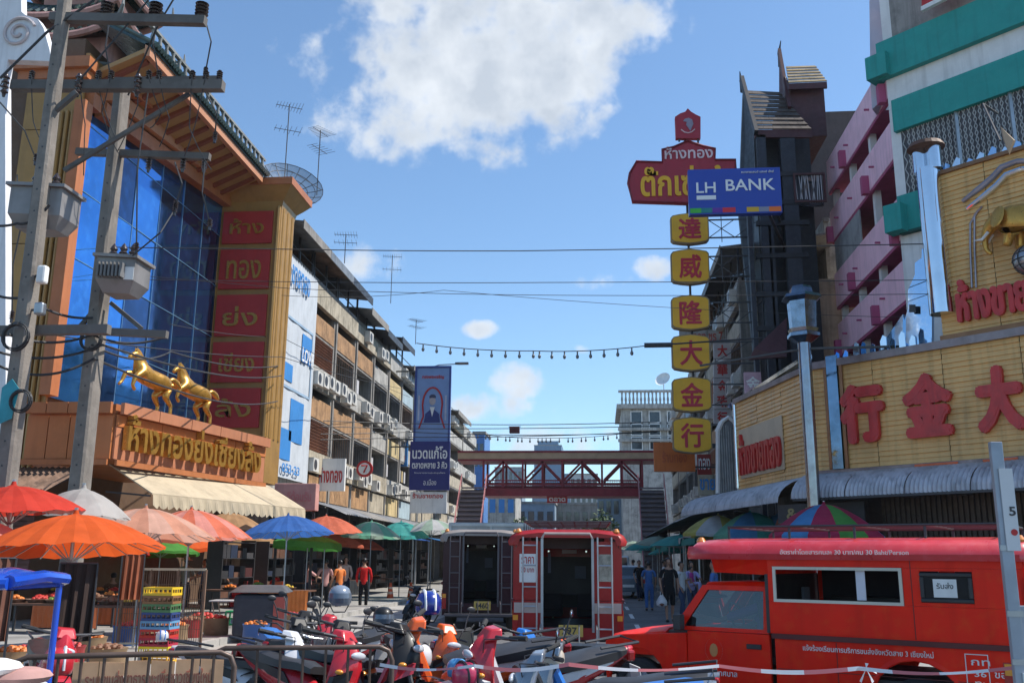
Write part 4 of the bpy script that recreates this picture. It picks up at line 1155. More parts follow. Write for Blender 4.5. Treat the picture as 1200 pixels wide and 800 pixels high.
# barrel-vaulted corrugated awning
def barrel(A, B, nr, z, out, drop, name, m_, n, parent):
 d_ = (B - A); L = d_.length; d_.normalize()
 per = max(1, int(L / 1.45)); 
 for s in range(per):
  b = MB(); k = 14; a0 = L * s / per + .012; a1 = L * (s + 1) / per - .012
  for i in range(k):
   ya, yb = a0 + (a1 - a0) * i / k, a0 + (a1 - a0) * (i + 1) / k; ym = (ya + yb) / 2
   for q in range(7):
    th0, th1 = q / 7 * PI / 2, (q + 1) / 7 * PI / 2
    fp = lambda yy, th, e: A + d_ * yy + nr * (out * math.sin(th) + e) + Z_ * (z - drop * (1 - math.cos(th)) + e)
    b.add([fp(ya, th0, 0), fp(ym, th0, .035), fp(ym, th1, .035), fp(ya, th1, 0)], [(0, 1, 2, 3)])
    b.add([fp(ym, th0, .035), fp(yb, th0, 0), fp(yb, th1, 0), fp(ym, th1, .035)], [(0, 1, 2, 3)])
  o = b.build(name, m_, parent, w=True)
t = thing('barrel_awning', 'grey barrel-curved corrugated awning below the big red characters', 'awning', (9, 25, 3.5))
za_ = ZP0 - .12
galv2 = mat('grey_violet_sheet', (.50, .50, .53), .5, .2, var=.3, streak=.55)
barrel(PB - UD * .1, PD, NF, za_, 1.15, .72, 'curved_sheet', galv2, 14, t)
barrel(PA - nA * 3, PB + nA * .0, nAn, za_ - .05, 1.15, .72, 'curved_sheet', galv2, 14, t)
b = MB(); b.slab([PB + NF * 1.17 + Z_ * (za_ - .76), PD + NF * 1.17 + Z_ * (za_ - .76), PD + NF * 1.17 + Z_ * (za_ - .7), PB + NF * 1.17 + Z_ * (za_ - .7)], NF * .03)
for i in range(8):
 a = PB + UD * (i * 1.3 + .3); b.bar(a + Z_ * (za_ - .7), a + NF * 1.15 + Z_ * (za_ - .74), .05)
b.build('frame', dsteel, t, w=True)
t = thing('atm_sign', 'dark ATM lettering board in the shade under the barrel awning', 'sign', PB + Vector((0, 0, 2.9)))
o_ = PB + UD * -.9 + NF * .6 + Z_ * (za_ - 1.3)
b = MB(); b.slab([o_, o_ + UD * 2.6, o_ + UD * 2.6 + Z_ * .5, o_ + Z_ * .5], -NF * .06); b.build('board', mat('dark_board', (.04, .04, .045), .5), t, w=True)
text('lettering', '& ATM', o_ + UD * .3 + Z_ * .1 + NF * .003, UD, Z_, 1.5, .3, mat('dim_gold_letters', (.35, .28, .12), .5), t, .02, .02)
# slatted bamboo blinds under the awning
t = thing('slat_blind', 'dark brown slatted blind hanging under the barrel awning', 'blind', PB + UD * 4 + Z_ * 2)
for i in range(56):
 a = PB + UD * (1.8 + i * .135) - NF * .1
 b = MB(); b.slab([a + Z_ * 1.9, a + UD * .09 + Z_ * 1.9, a + UD * .09 + Z_ * (za_ - .35), a + Z_ * (za_ - .35)], -NF * .03); b.build('slat', mat('dark_timber_slat', (.07, .045, .03), .7, var=.5, rnd=0), t, w=True)
t = thing('shop_counter', 'dim shop counter with shelves behind the red truck roof', 'counter', PB + UD * 4 - NF * .4)
b = MB(); a = PB + UD * 2 - NF * .9; b.slab([a, a + UD * 6.5, a + UD * 6.5 + Z_ * 1.9, a + Z_ * 1.9], -NF * .3); b.build('counter', brown, t, w=True)
for i in range(9):
 a = PB + UD * (2.2 + i * .72) - NF * .85; b = MB(); b.slab([a + Z_ * 1.1, a + UD * .5 + Z_ * 1.1, a + UD * .5 + Z_ * (1.35 + .25 * ((i * 7) % 3)), a + Z_ * (1.35 + .25 * ((i * 7) % 3))], NF * .15)
 b.build('goods_box', [steel, redp, white_p, brown, yel, bc][i % 6], t, w=True)

# ---- upper panel with the elephant, on the roof of the sign shop
t = thing('elephant_billboard', 'upper golden siding panel with elephant relief, curved trim and red Thai letters', 'sign', (9.5, 26, ZP1))
OB = -.25
u0 = onF(1106, 398, OB); u1 = onF(1106, 205, OB)
sU = (Vector((u0.x, u0.y, 0)) - (PB + NF * OB)).dot(UD)
A_ = PB + NF * OB + UD * sU; B_ = PB + NF * OB + UD * 9.6
z0, z1 = ZP1 + .22, u1.z
b = MB(); b.slab([A_ + Z_ * z0, B_ + Z_ * z0, B_ + Z_ * z1, A_ + Z_ * z1], -NF * .5); b.build('backing', mat('sign_backing', (0, 0, 0)), t, w=True)
siding('siding_boards', A_, B_, z0, z1, NF, parent=t, seg=4)
b = MB(); b.slab([A_ + Z_ * z0, B_ + Z_ * z0, B_ + Z_ * (z0 + .14), A_ + Z_ * (z0 + .14)], NF * .2); b.slab([A_ + Z_ * z1, B_ + Z_ * z1, B_ + Z_ * (z1 + .1), A_ + Z_ * (z1 + .1)], NF * .12); b.build('edge_trims', mat('bronze_trim', (0, 0, 0)), t, w=True, kind='stuff')
def oc(px, py, off=OB + .08): return onF(px, py, off)
# curving double trim
crv = [(1128, 236), (1150, 219), (1163, 208), (1174, 196), (1192, 189), (1215, 188), (1240, 196)]
for k, dx in enumerate((0, 9)):
 b = MB(); b.tube([oc(x + dx * .6, y + dx) for x, y in crv], [.05, .08, .08, .08, .07, .07, .06], n=8); b.build('curved_trim', chrome if k else mat('grey_trim', (.35, .33, .38), .35, .6), t, w=True, smooth=True)
for dx in (0, 5):
 b = MB(); b.tube([oc(1137 + dx, 262 - dx * 2), oc(1137 + dx, 290), oc(1139 + dx, 337)], .025, n=6); b.tube([oc(1137 + dx, 262 - dx * 2), oc(1146 + dx, 247 - dx)], .025, n=6); b.build('inner_trim', mat('grey_trim', (0, 0, 0)), t, w=True)
p0 = oc(1128, 380); Lw = 3.4
ws = onF(1126, 377, OB + .06); we = onF(1262, 360, OB + .06)
text('raised_lettering', 'ห้างขายทอง', Vector((ws.x, ws.y, ws.z)), UD, Z_, (Vector((we.x, we.y, 0)) - Vector((ws.x, ws.y, 0))).length, onF(1150, 326, OB).z - ws.z, REDC, t, .0, .12, fat=.04)
# elephant on a globe
ec = onF(1180, 262, OB + .35)
gc = onF(1200, 304, OB + .3)
el = thing('elephant_statue', 'golden elephant standing on a silver globe on the upper golden panel', 'elephant statue', gc, math.atan2(UD.y, UD.x), None)
def sk_obj(name, pts, edges_, m_, parent, sub=2, root=0):
 me = bpy.data.meshes.new(name); me.from_pydata([tuple(p[0]) for p in pts], edges_, []); me.materials.append(m_)
 o = link(name, me, parent); s_ = o.modifiers.new('skin', 'SKIN'); s_.use_smooth_shade = True
 for i, p in enumerate(pts):
  r = p[1] if isinstance(p[1], tuple) else (p[1], p[1]); me.skin_vertices[0].data[i].radius = r
 for v_ in me.skin_vertices[0].data: v_.use_root = False
 me.skin_vertices[0].data[root].use_root = True
 b_ = o.modifiers.new('s', 'SUBSURF'); b_.levels = sub; b_.render_levels = sub
 return o
S = 1.0
P = [((.2, 0, 1.0), (.34, .36)), ((.6, 0, 1.0), (.34, .36)), ((-.15, 0, 1.05), (.3, .34)), ((-.5, 0, 1.15), (.26, .28)), ((-.72, 0, 1.0), (.16, .17)), ((-.86, 0, .72), (.09, .09)), ((-.84, 0, .45), .065), ((-.72, 0, .3), .05),
  ((-.1, .17, .6), .13), ((-.12, .17, .3), .11), ((-.2, -.17, .62), .13), ((-.3, -.17, .35), .11), ((.72, .17, .6), .14), ((.7, .17, .3), .11), ((.62, -.17, .6), .14), ((.5, -.17, .32), .11), ((.95, 0, .95), .05), ((1.05, 0, .65), .03)]
sk_obj('body', P, [(0, 1), (0, 2), (2, 3), (3, 4), (4, 5), (5, 6), (6, 7), (2, 8), (8, 9), (2, 10), (10, 11), (1, 12), (12, 13), (1, 14), (14, 15), (1, 16), (16, 17)], gold, el)
for s_ in (-1, 1):
 b = MB(); b.ell((-.38, s_ * .3, 1.12), .22, .04, .3, n=12, m=6, rot=Euler((s_ * .3, 0, s_ * .4)).to_matrix()); b.build('ear', gold, el, smooth=True)
 b = MB(); b.tube([(-.7, s_ * .12, .85), (-.85, s_ * .17, .68), (-1.02, s_ * .18, .7)], [.04, .035, .01], n=6); b.build('tusk', white_p, el, smooth=True)
b = MB(); b.ell((.25, 0, -.05), .5, .42, .38, n=20, m=12); b.build('globe', mat('silver_globe', (.40, .43, .46), .3, .7), el, smooth=True)
b = MB()
for k in range(6):
 an = k * PI / 6; b.tube([(.25 + .51 * math.cos(i / 20 * 2 * PI) * math.cos(an), .43 * math.cos(i / 20 * 2 * PI) * math.sin(an), -.05 + .39 * math.sin(i / 20 * 2 * PI)) for i in range(20)], .012, n=4, closed=True)
for zz, r in ((-.2, .46), (-.05, .51), (.1, .46)): b.tube([(.25 + r * math.cos(i / 20 * 2 * PI), r * .84 * math.sin(i / 20 * 2 * PI), zz) for i in range(20)], .012, n=4, closed=True)
b.build('globe_grid', dsteel, el)
b = MB(); b.cyl((.25, 0, -.05), (.25, .5, -.05), .06); b.build('bracket', dsteel, el)

# chrome column and stepped chrome wing
t = thing('chrome_column', 'tall polished chrome column at the left edge of the elephant panel', 'column', PB)
b = MB(); ca = onF(1104, 368, -.1); cz = onF(1104, 168, -.1)
b.cyl((ca.x, ca.y, ca.z), (ca.x, ca.y, cz.z - .6), .3, n=18, r1=.3); b.build('shaft', chrome, t, w=True, smooth=True)
for dx in (-.17, .19):
 b = MB(); b.cyl((ca.x + dx * .7, ca.y - dx * .7, cz.z - .65), (ca.x + dx * .7, ca.y - dx * .7, cz.z), .2, n=16); b.build('capital', chrome, t, w=True, smooth=True)
b = MB(); b.cyl((ca.x, ca.y, cz.z), (ca.x, ca.y, cz.z + .12), .48, .42, n=18); b.build('cap', brown, t, w=True)
t = thing('chrome_wing', 'stepped mirror-polished metal wing left of the chrome column', 'roof ornament', PB)
wp = [(1058, 405), (1058, 380), (1064, 362), (1064, 340), (1072, 322), (1072, 308), (1080, 302), (1080, 292), (1092, 284), (1092, 405)]
b = MB(); b.slab([onF(x, y, -.5) for x, y in wp], -NF * .12); b.build('wing_sheet', mat('blue_mirror_sheet', (.42, .55, .70), .07, 1.0, var=.08), t, w=True)
b = MB(); b.slab([onF(x, y, -.42) for x, y in ((1030, 418), (1030, 408), (1058, 368), (1058, 412))], -NF * .1); b.build('lower_sheet', mat('blue_mirror_sheet', (0, 0, 0)), t, w=True)
b = MB(); b.slab([onF(x, y, -.38) for x, y in ((1066, 366), (1073, 366), (1073, 357), (1066, 357))], NF * .03); b.build('dark_square', dsteel, t, w=True)
rr = random.Random(4)
for i in range(17):     # mirrored crenellations standing along the cap
 s_ = .75 + i * .27
 if sU - .5 < s_: break
 a = PB + UD * s_ - NF * (.1 + .1 * rr.random()); h = .15 + .25 * rr.random() + i * .015
 b = MB(); an = (rr.random() - .5) * .7
 dv = UD * math.cos(an) - NF * math.sin(an)
 b.slab([a + Z_ * (ZP1 + .2), a + dv * .16 + Z_ * (ZP1 + .2), a + dv * .16 + Z_ * (ZP1 + .2 + h), a + dv * .08 + Z_ * (ZP1 + .26 + h), a + Z_ * (ZP1 + .1 + h)], NF * .03)
 b.build('mirror_crest', chrome if i % 3 else mat('blue_mirror_sheet', (0, 0, 0)), t, w=True)
t = thing('chrome_crest', 'row of small mirrored crest plates along the top of the elephant panel', 'roof ornament', PB)
for i in range(14):
 a = A_ + UD * (.35 + i * .3) - NF * .1; h = .14 + .07 * math.sin(i * 2.1)
 b = MB(); b.slab([a + Z_ * (z1 + .1), a + UD * .2 + Z_ * (z1 + .1), a + UD * .22 + Z_ * (z1 + .12 + h), a + UD * .12 + Z_ * (z1 + .2 + h), a + Z_ * (z1 + .05 + h * .8)], NF * (.03 + .02 * (i % 2)))
 b.build('crest_plate', chrome if i % 2 else mat('blue_mirror_sheet', (0, 0, 0)), t, w=True)
t = thing('floodlight', 'floodlight on an arm leaning out above the elephant panel', 'floodlight', PB)
f0, f1 = onF(1152, 122, .2), onF(1172, 165, .9)
b = MB(); b.cyl(f0 - NF * .8, f0, .03, n=6); b.cyl(f0, f1, .03, n=6); b.build('arm', dsteel, t, w=True)
b = MB(); b.loft([[onF(x, y, .9 + o) for x, y in pts] for o, pts in ((0, ((1172, 148), (1190, 165), (1183, 182), (1176, 165))), (.25, ((1174, 150), (1188, 164), (1182, 178), (1177, 165))))]); b.build('lamp_head', mat('tan_lamp_shade', (.45, .33, .22), .6), t, w=True)

# chrome lantern on its post
lc = on_y(942, 400, 25.0)
t = thing('chrome_lantern', 'large hexagonal chrome lantern on a post before the golden siding', 'lantern', (lc.x, lc.y, 0))
zl0, zl1 = on_y(942, 402, 25).z, on_y(942, 336, 25).z
b = MB(); b.cyl((0, 0, 0), (0, 0, zl0), .17, n=16); b.build('post', mat('dull_chrome', (.30, .31, .34), .2, 1.0, var=.25), t, smooth=True)
H = zl1 - zl0
for (r0, r1, a0, a1) in ((.2, .44, 0, .1), (.44, .44, .1, .16), (.36, .42, .16, .24), (.36, .40, .24, .72), (.40, .55, .72, .78), (.55, .5, .78, .84), (.34, .3, .84, .96), (.3, .26, .96, 1.0)):
 b = MB(); b.cyl((0, 0, zl0 + H * a0), (0, 0, zl0 + H * a1 - .002), r0, r1, n=6); b.build('lantern_tier', mat('dark_chrome', (.22, .26, .32), .16, 1.0, var=.35, scale=4), t)
b = MB(); b.bar((0, 0, zl0 - .15), (-2.6, 1.4, zl0 - .3), .05); b.bar((0, 0, zl0 - .15), (3.5, .4, zl0 - .02), .06); b.build('cross_rail', dsteel, t)

# vaulted doorway with grey shutter next to the side panel
t = thing('arched_doorway', 'arched white canopy over a grey corrugated shutter beside the golden side panel', 'doorway', (4.6, 34, 0))
ap = [on_y(x, y, 33.2) for x, y in ((841, 578), (841, 505), (846, 494), (853, 489), (860, 494), (866, 508), (866, 575))]
b = MB(); b.slab(ap, (0, .6, 0)); b.build('opening', mat('grey_shutter', (.16, .17, .19), .5, .3, var=.3, streak=.4), t, w=True)
b = MB(); b.tube([p + Vector((0, -.05, 0)) for p in ap], .08, n=6); b.tube([p + Vector((0, .25, 0)) for p in ap[1:6]], .09, n=6); b.build('arch_trim', white_p, t, w=True)
b = MB(); lo, hi = ap[0], ap[1]
for i in range(9):
 f = (i + .5) / 9; xx = ap[0].x + (ap[-1].x - ap[0].x) * f
 b.bar((xx, 33.17, lo.z), (xx, 33.17, hi.z - .1 + .3 * math.sin(f * PI)), .045)
b.build('corrugations', galv, t, w=True)
b = MB(); pt0 = on_y(868, 490, 32.9); e0 = PA + nAn * .1
b.bar(PA - nA * .5 + Z_ * (ZP1 + .0), PB + Z_ * (ZP1 + .42), .2, .12); b.build('roof_edge', chrome, t, w=True)

# ================================================================ PINK AND TEAL CORNER BUILDING
XK = 10.2
kc = on_x(1057, 300, XK); YK = kc.y
PK = Vector((XK, YK, 0))
def onG(px, py, off=0.0): return on_p(px, py, PK + NF * off, NF)
t = thing('pink_building', 'corner building with pink balcony bands on one side and teal bands on the other', 'building', (XK + 5, YK + 3, 0))
pinkm = mat('pink_paint', (.88, .55, .64), .8, var=.10, streak=.25); teal = mat('teal_paint', (.02, .30, .27), .7, var=.10, streak=.25); mag = mat('magenta_paint', (.42, .08, .18), .75, var=.12, streak=.2)
offw = mat('pale_building_paint', (.74, .73, .72), .8, var=.1, streak=.25)
YL = on_x(976, 300, XK).y
ztopK = on_x(1057, -60, XK).z
zt2 = on_x(1000, 132, XK).z
DK = PK + UD * 14
b = MB(); pl_ = [PK + Vector((1.6, .9, 0)), DK - NF * 1.3, DK + Vector((9, 5, 0)), Vector((XK + 12, YL, 0)), Vector((XK + 1.6, YL, 0))]
b.loft([[p for p in pl_], [p + Z_ * ztopK for p in pl_]]); b.build('wall', mat('grey_pink_recess', (.62, .58, .58), .85, var=.15, streak=.3), t, w=True)
bands = [(1057, 35, 88), (1057, 122, 172), (1057, 226, 279), (1057, 306, 355), (1057, 392, 440)]
zb_l = []
for (px, ya, yb) in bands:
 za, zc = on_x(px, yb, XK).z, on_x(px, ya, XK).z; zb_l.append((za, zc))
 b = MB(); b.box(XK, XK + .15, YK + .02, YL, za, zc); b.build('pink_band', pinkm, t, w=True)
 b = MB(); b.box(XK + .15, XK + 1.6, YK + 1.2, YL - .02, za, za + .12); b.build('balcony_floor', mag, t, w=True)
 b = MB(); b.box(XK + .02, XK + .13, YK + .03, YL - .01, za - .1, za - .003); b.build('band_underside', mag, t, w=True)
np_ = 3
for i in range(np_ + 1):
 yy = YK + .25 + (YL - YK - .5) * i / np_
 b = MB(); b.box(XK + .16, XK + .4, yy - .13, yy + .13, 0, ztopK - 3.2); b.build('pier', offw, t, w=True)
 for (za, zc) in zb_l[i % 2::2]:
  b = MB(); b.box(XK - .26, XK - .003, yy - .13, yy + .13, za - .1, za + .6); b.build('fin_block', mag, t, w=True)
for j in range(len(zb_l) - 1):
 for i in range(np_):
  ya = YK + .55 + (YL - YK - .5) * i / np_; yb = YK - .05 + (YL - YK - .5) * (i + 1) / np_
  zlo, zhi = zb_l[j + 1][1] - .0, zb_l[j][0] - .15
  b = MB(); b.frame((XK + 1.595, ya, zlo), Y_, Z_, yb - ya, zhi - zlo, .08, X_ * -.05); fr = b.build('window', steel, t, w=True)
  b = MB(); b.box(XK + 1.57, XK + 1.59, ya + .09, yb - .09, zlo + .09, zhi - .09); b.build('pane', glass_dark, fr, w=True)
# grey screen in one opening
b = MB(); zlo, zhi = zb_l[2][1], zb_l[1][0] - .1; b.box(XK + .03, XK + .08, YK + (YL - YK) * .52, YL - .3, zlo, zhi); b.build('screen', mat('grey_screen', (.34, .35, .35), .7, var=.3, streak=.5), t, w=True)
# drains
for (za, zc) in zb_l:
 for f in (.25, .6, .85):
  b = MB(); yy = YK + (YL - YK) * f; b.cyl((XK, yy, za + .65), (XK - .18, yy, za + .65), .04, n=6); b.build('drain_spout', mag, t, w=True)
b = MB(); pa_ = [PK + Z_ * 0, PK + UD * .35, PK + UD * .35 + Z_ * ztopK, PK + Z_ * ztopK]; b.slab(pa_, NF * -.9); b.build('corner_pier', offw, t, w=True)
# chamfer: teal bands, plaster, grille
def bandG(px, ya, yb, m_, off, th, name, s0=.0, s1=14):
 z0_, z1_ = onG(px, yb).z, onG(px, ya).z
 b = MB(); A = PK + UD * s0 + NF * off; B = PK + UD * s1 + NF * off
 b.slab([A + Z_ * z0_, B + Z_ * z0_, B + Z_ * z1_, A + Z_ * z1_], NF * th); b.build(name, m_, t, w=True); return z0_, z1_
b1 = bandG(1055, 44, 88, teal, .0, .25, 'teal_band', -.15)
b2 = bandG(1064, 114, 152, teal, .0, .2, 'teal_band', .2)
b3 = bandG(1068, 228, 272, teal, .0, .2, 'teal_band', .1)
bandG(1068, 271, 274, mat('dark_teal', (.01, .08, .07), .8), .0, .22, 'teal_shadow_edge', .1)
z0_ = onG(1055, 44).z
b = MB(); A = PK + UD * .35; B = PK + UD * 14
b.slab([A + Z_ * b2[1], B + Z_ * b2[1], B + Z_ * b1[0], A + Z_ * b1[0]], -NF * .2); b.build('plaster_band', offw, t, w=True)
b = MB(); b.slab([A + Z_ * (b1[1]), B + Z_ * (b1[1]), B + Z_ * (ztopK), A + Z_ * (ztopK)], -NF * .3); b.build('upper_wall', mat('grey_stained_wall', (.30, .28, .26), .85, var=.3, streak=.5), t, w=True)
b = MB(); b.slab([A + Z_ * 0, B + Z_ * 0, B + Z_ * (b3[1] - .02), A + Z_ * (b3[1] - .02)], -NF * .3); b.build('lower_wall', offw, t, w=True)
b = MB(); c_ = onG(1052, 60, .25); bandz = onG(1052, 86).z; b.obox(PK + UD * -.1 + NF * .1 + Z_ * (bandz + .35), (.75, .75, .85), R(45)); b.build('band_end_block', teal, t, w=True)
b = MB(); b.obox(PK + UD * .1 + NF * .35 + Z_ * (b3[0] + .45), (.55, .6, .95), R(45)); b.build('band_end_block', teal, t, w=True)
# security grille: diamond bars in front of a dark recess
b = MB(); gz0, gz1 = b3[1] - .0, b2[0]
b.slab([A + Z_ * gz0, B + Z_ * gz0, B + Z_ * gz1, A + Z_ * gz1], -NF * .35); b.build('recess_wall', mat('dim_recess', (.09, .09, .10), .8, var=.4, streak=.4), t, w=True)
for c in range(3):
 b = MB()
 for i in range(26):
  a = A + UD * (.1 + c * 4.4 + i * .17) + NF * .02
  pts = []
  n = 10
  for k in range(n + 1):
   pts.append(a + UD * (.05 if k % 2 else -.05) + Z_ * (gz0 + (gz1 - gz0) * k / n))
  for k in range(n): b.bar(pts[k], pts[k + 1], .028)
  pts = [a + UD * (.17 + (-.05 if k % 2 else .05)) + Z_ * (gz0 + (gz1 - gz0) * k / n) for k in range(n + 1)]
  for k in range(n): b.bar(pts[k], pts[k + 1], .028)
 b.build('security_grille', mat('pale_grille_paint', (.40, .40, .39), .6, var=.2), t, w=True, kind='stuff')
for c in range(4):
 b = MB(); a = A + UD * (1.9 + c * 1.7) + NF * .05; b.bar(a + Z_ * gz0, a + Z_ * gz1, .1); b.build('grille_post', steel, t, w=True)
# painted end wall with a bluish stain at the top of the pink side
b = MB(); pts = [on_x(x, y, XK - .1) for x, y in ((1020, 94), (1018, -60), (1077, -60), (1077, 8), (1064, 34), (1053, 60), (1052, 92), (1049, 100))]
b.slab([on_p(x, y, PK + Vector((-.2, .6, 0)), Vector((-.6, -.8, 0))) for x, y in ((1020, 96), (1018, -60), (1079, -60), (1077, 10), (1064, 36), (1054, 46), (1051, 62), (1052, 100), (1040, 112), (1022, 128))], Vector((.3, .5, 0)))
b.build('advert_wall', mat('pink_white_advert', (.58, .46, .50), .7, var=.35, scale=.35, dirt=(.30, .42, .58), streak=.2), t, w=True)
# small red sign at the top edge
t = thing('rooftop_sign', 'red and white sign cut by the top right edge above the teal band', 'sign', PK + Z_ * 20)
a = onG(1079, 10, .7); c = onG(1108, 4, .7)
b = MB(); b.slab([onG(1080, 10, .7), onG(1135, -18, .7), onG(1135, -60, .7), onG(1080, -40, .7)], -NF * .12); b.build('board', redp, t, w=True)
b = MB(); b.slab([onG(1079, 13, .72), onG(1135, -15, .72), onG(1135, -20, .72), onG(1079, 8, .72)], -NF * .15); b.build('edge', white_p, t, w=True)

# ================================================================ BROWN WALL, DARK THAI-STYLE TOWER, LH BANK SIGN
XR = 6.3
t = thing('brown_building', 'dark brown rendered building between the wooden tower and the pink balconies', 'building', (8.5, 47, 0))
br = mat('dark_brown_render', (.085, .062, .058), .8, var=.15, streak=.25)
Yb = 46.0
a, c = on_y(941, 132, Yb), on_y(1003, 128, Yb)
b = MB(); b.box(a.x, c.x + 3, Yb, Yb + 9, 0, a.z); b.build('wall', br, t, w=True)
b = MB(); lo = on_y(960, 300, Yb)
b.box(on_y(925, 400, Yb).x, a.x - .003, Yb - .6, Yb + 8, 0, on_y(930, 245, Yb).z); b.build('lower_wing', br, t, w=True)
for (y0_, y1_) in ((248, 262), (275, 345)):
 w0, w1 = on_y(932, y1_, Yb), on_y(941, y0_, Yb)
 b = MB(); b.box(w0.x, w1.x, Yb - .7, Yb - .603, w0.z, w1.z); b.build('window', glass_dark, t, w=True)
t = thing('white_wall_building', 'narrow white wall slab beside the pink balconies', 'building', (10, 44, 0))
a, c = on_y(965, 256, 42.5), on_y(982, 420, 42.5)
b = MB(); b.box(a.x, c.x + .5, 42.5, 46, 0, a.z); b.build('wall', old_white, t, w=True)
b = MB(); b.box(a.x - .05, c.x, 42.35, 42.49, a.z - .2, a.z); b.build('coping', concrete, t, w=True)

YT = 38.0
t = thing('timber_tower', 'dark timber tower with steep Thai style tiled gables behind the blue bank sign', 'tower', (8, 40, 0))
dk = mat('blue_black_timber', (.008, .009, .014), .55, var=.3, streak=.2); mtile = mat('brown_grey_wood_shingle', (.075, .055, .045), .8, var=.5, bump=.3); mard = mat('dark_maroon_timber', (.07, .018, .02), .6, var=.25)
P = lambda x, y, Y=YT: on_y(x, y, Y)
# main lower roof: slopes toward the camera
r0, r1, r2, r3 = P(874, 106, YT + 1.8), P(913, 108, YT + 1.8), P(951, 152, YT), P(884, 152, YT)
def shingle_roof(p_tl, p_tr, p_br, p_bl, rows, cols, m_, name='shingle', parent=t):
 c_ = 0
 for i in range(rows):
  f0, f1 = i / rows, (i + 1) / rows
  for k in range(cols):
   g0, g1 = k / cols, (k + 1) / cols
   def pt(f, g_): return (p_tl * (1 - g_) + p_tr * g_) * (1 - f) + (p_bl * (1 - g_) + p_br * g_) * f
   nrm = (p_tr - p_tl).cross(p_bl - p_tl).normalized(); nrm = nrm if nrm.z > 0 else -nrm
   up_ = .0; 
   q_ = [pt(f0, g0 + .002), pt(f0, g1 - .002), pt(f1, g1 - .002) + nrm * .06, pt(f1, g0 + .002) + nrm * .06]
   b = MB(); b.slab(q_, nrm * -.05); b.build(name, m_, parent, w=True)
shingle_roof(r0, r1, r2, r3, 9, 6, mtile)
b = MB(); b.slab([r3, r2, r2 - Z_ * .35, r3 - Z_ * .35], (0, .15, 0)); b.build('bargeboard', mard, t, w=True)
b = MB(); gl = [P(872, 104, YT + 1.8), P(868, 88, YT + 1.9)]
b.bar(P(869, 92, YT + 1.9), P(886, 156, YT - .1), .16, .3); b.build('bargeboard', dk, t, w=True)
b = MB(); b.tube([P(870, 108, YT + 1.9), P(868, 92, YT + 1.9), P(867, 84, YT + 1.9)], [.1, .06, .02], n=5); b.build('roof_finial', dk, t, w=True)
# left gable infill down to the sign
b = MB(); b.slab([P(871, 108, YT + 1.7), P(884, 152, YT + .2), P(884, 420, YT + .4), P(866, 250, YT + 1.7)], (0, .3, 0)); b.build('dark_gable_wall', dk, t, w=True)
# body volume
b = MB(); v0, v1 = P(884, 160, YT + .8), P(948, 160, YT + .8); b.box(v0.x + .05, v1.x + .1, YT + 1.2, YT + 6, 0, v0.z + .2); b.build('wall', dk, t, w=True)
# upper lantern box and roof
u0, u1 = P(922, 126, YT + 1.2), P(967, 126, YT + 1.2)
zb1 = P(940, 160, YT + 1.2).z; 
b = MB(); b.box(u0.x, u1.x, YT + 1.2, YT + 4.6, zb1, P(940, 104, YT + 1.2).z); b.build('upper_wall', mard, t, w=True)
q0, q1, q2, q3 = P(921, 78, YT + 2.9), P(955, 77, YT + 2.9), P(969, 96, YT + .8), P(924, 98, YT + .8)
shingle_roof(q0, q1, q2, q3, 6, 5, mat('ochre_wood_shingle', (.26, .19, .09), .8, var=.5, bump=.3))
b = MB(); b.slab([q3, q2, q2 - Z_ * .28, q3 - Z_ * .28], (0, .12, 0)); b.bar(P(913, 60, YT + 2.6), P(925, 128, YT + .9), .14, .3); b.build('bargeboard', mard, t, w=True)
b = MB(); b.tube([P(915, 78, YT + 2.6), P(913, 62, YT + 2.6), P(915, 48, YT + 2.6)], [.12, .07, .02], n=5); b.build('roof_finial', dk, t, w=True)
b = MB(); b.slab([P(913, 74, YT + 2.5), P(924, 100, YT + 1.), P(924, 160, YT + 1.0), P(913, 140, YT + 2.2)], (.1, .1, 0)); b.build('upper_gable_wall', mard, t, w=True)
for (xa, xb_, ya, yb) in ((886, 897, 158, 430), (914, 931, 162, 430), (900, 906, 260, 430), (876, 881, 250, 400)):
 pa, pb = P(xa, ya), P(xb_, yb); zb_lo = 0
 b = MB(); b.box(pa.x, P(xb_, ya).x, YT, YT + .35, zb_lo, pa.z); b.build('post', mat('slate_blue_post', (.02, .024, .036), .6, var=.3, streak=.3), t, w=True)
for yy in (205, 238, 262, 300, 345, 385):
 pa, pb = P(886, yy), P(948, yy - 1)
 b = MB(); b.box(pa.x, pb.x, YT - .05, YT + .1, pa.z - .1, pa.z + .1); b.build('cross_beam', dk, t, w=True)
# balcony with lattice
l0, l1 = P(931, 238), P(966, 203)
b = MB(); b.frame((l0.x, YT - .1, l0.z), X_, Z_, l1.x - l0.x, l1.z - l0.z, .08, Y_ * .1); b.build('balcony_frame', mard, t, w=True)
b = MB(); b.box(l0.x, l1.x, YT + .4, YT + .5, l0.z, l1.z); b.build('balcony_back', glass_dark, t, w=True)
rr = random.Random(8); b = MB()
for i in range(11):
 xx = l0.x + .15 + i * (l1.x - l0.x - .3) / 10; b.bar((xx, YT, l0.z), (xx + (rr.random() - .5) * .3, YT, l1.z), .035)
b.build('lattice', mat('pale_lattice', (.4, .4, .42), .6), t, w=True)
# maroon lean-to roof at the foot
m0 = [P(921, 368, YT - 2), P(921, 418, YT - 3), P(880, 420, YT - 3), P(886, 400, YT - 2)]
b = MB(); b.slab([P(884, 408, YT - 2.5), P(922, 372, YT - 1), P(922, 418, YT - 2.5), P(878, 421, YT - 2.5)], (0, .2, 0)); b.build('lean_to_roof', mard, t, w=True)

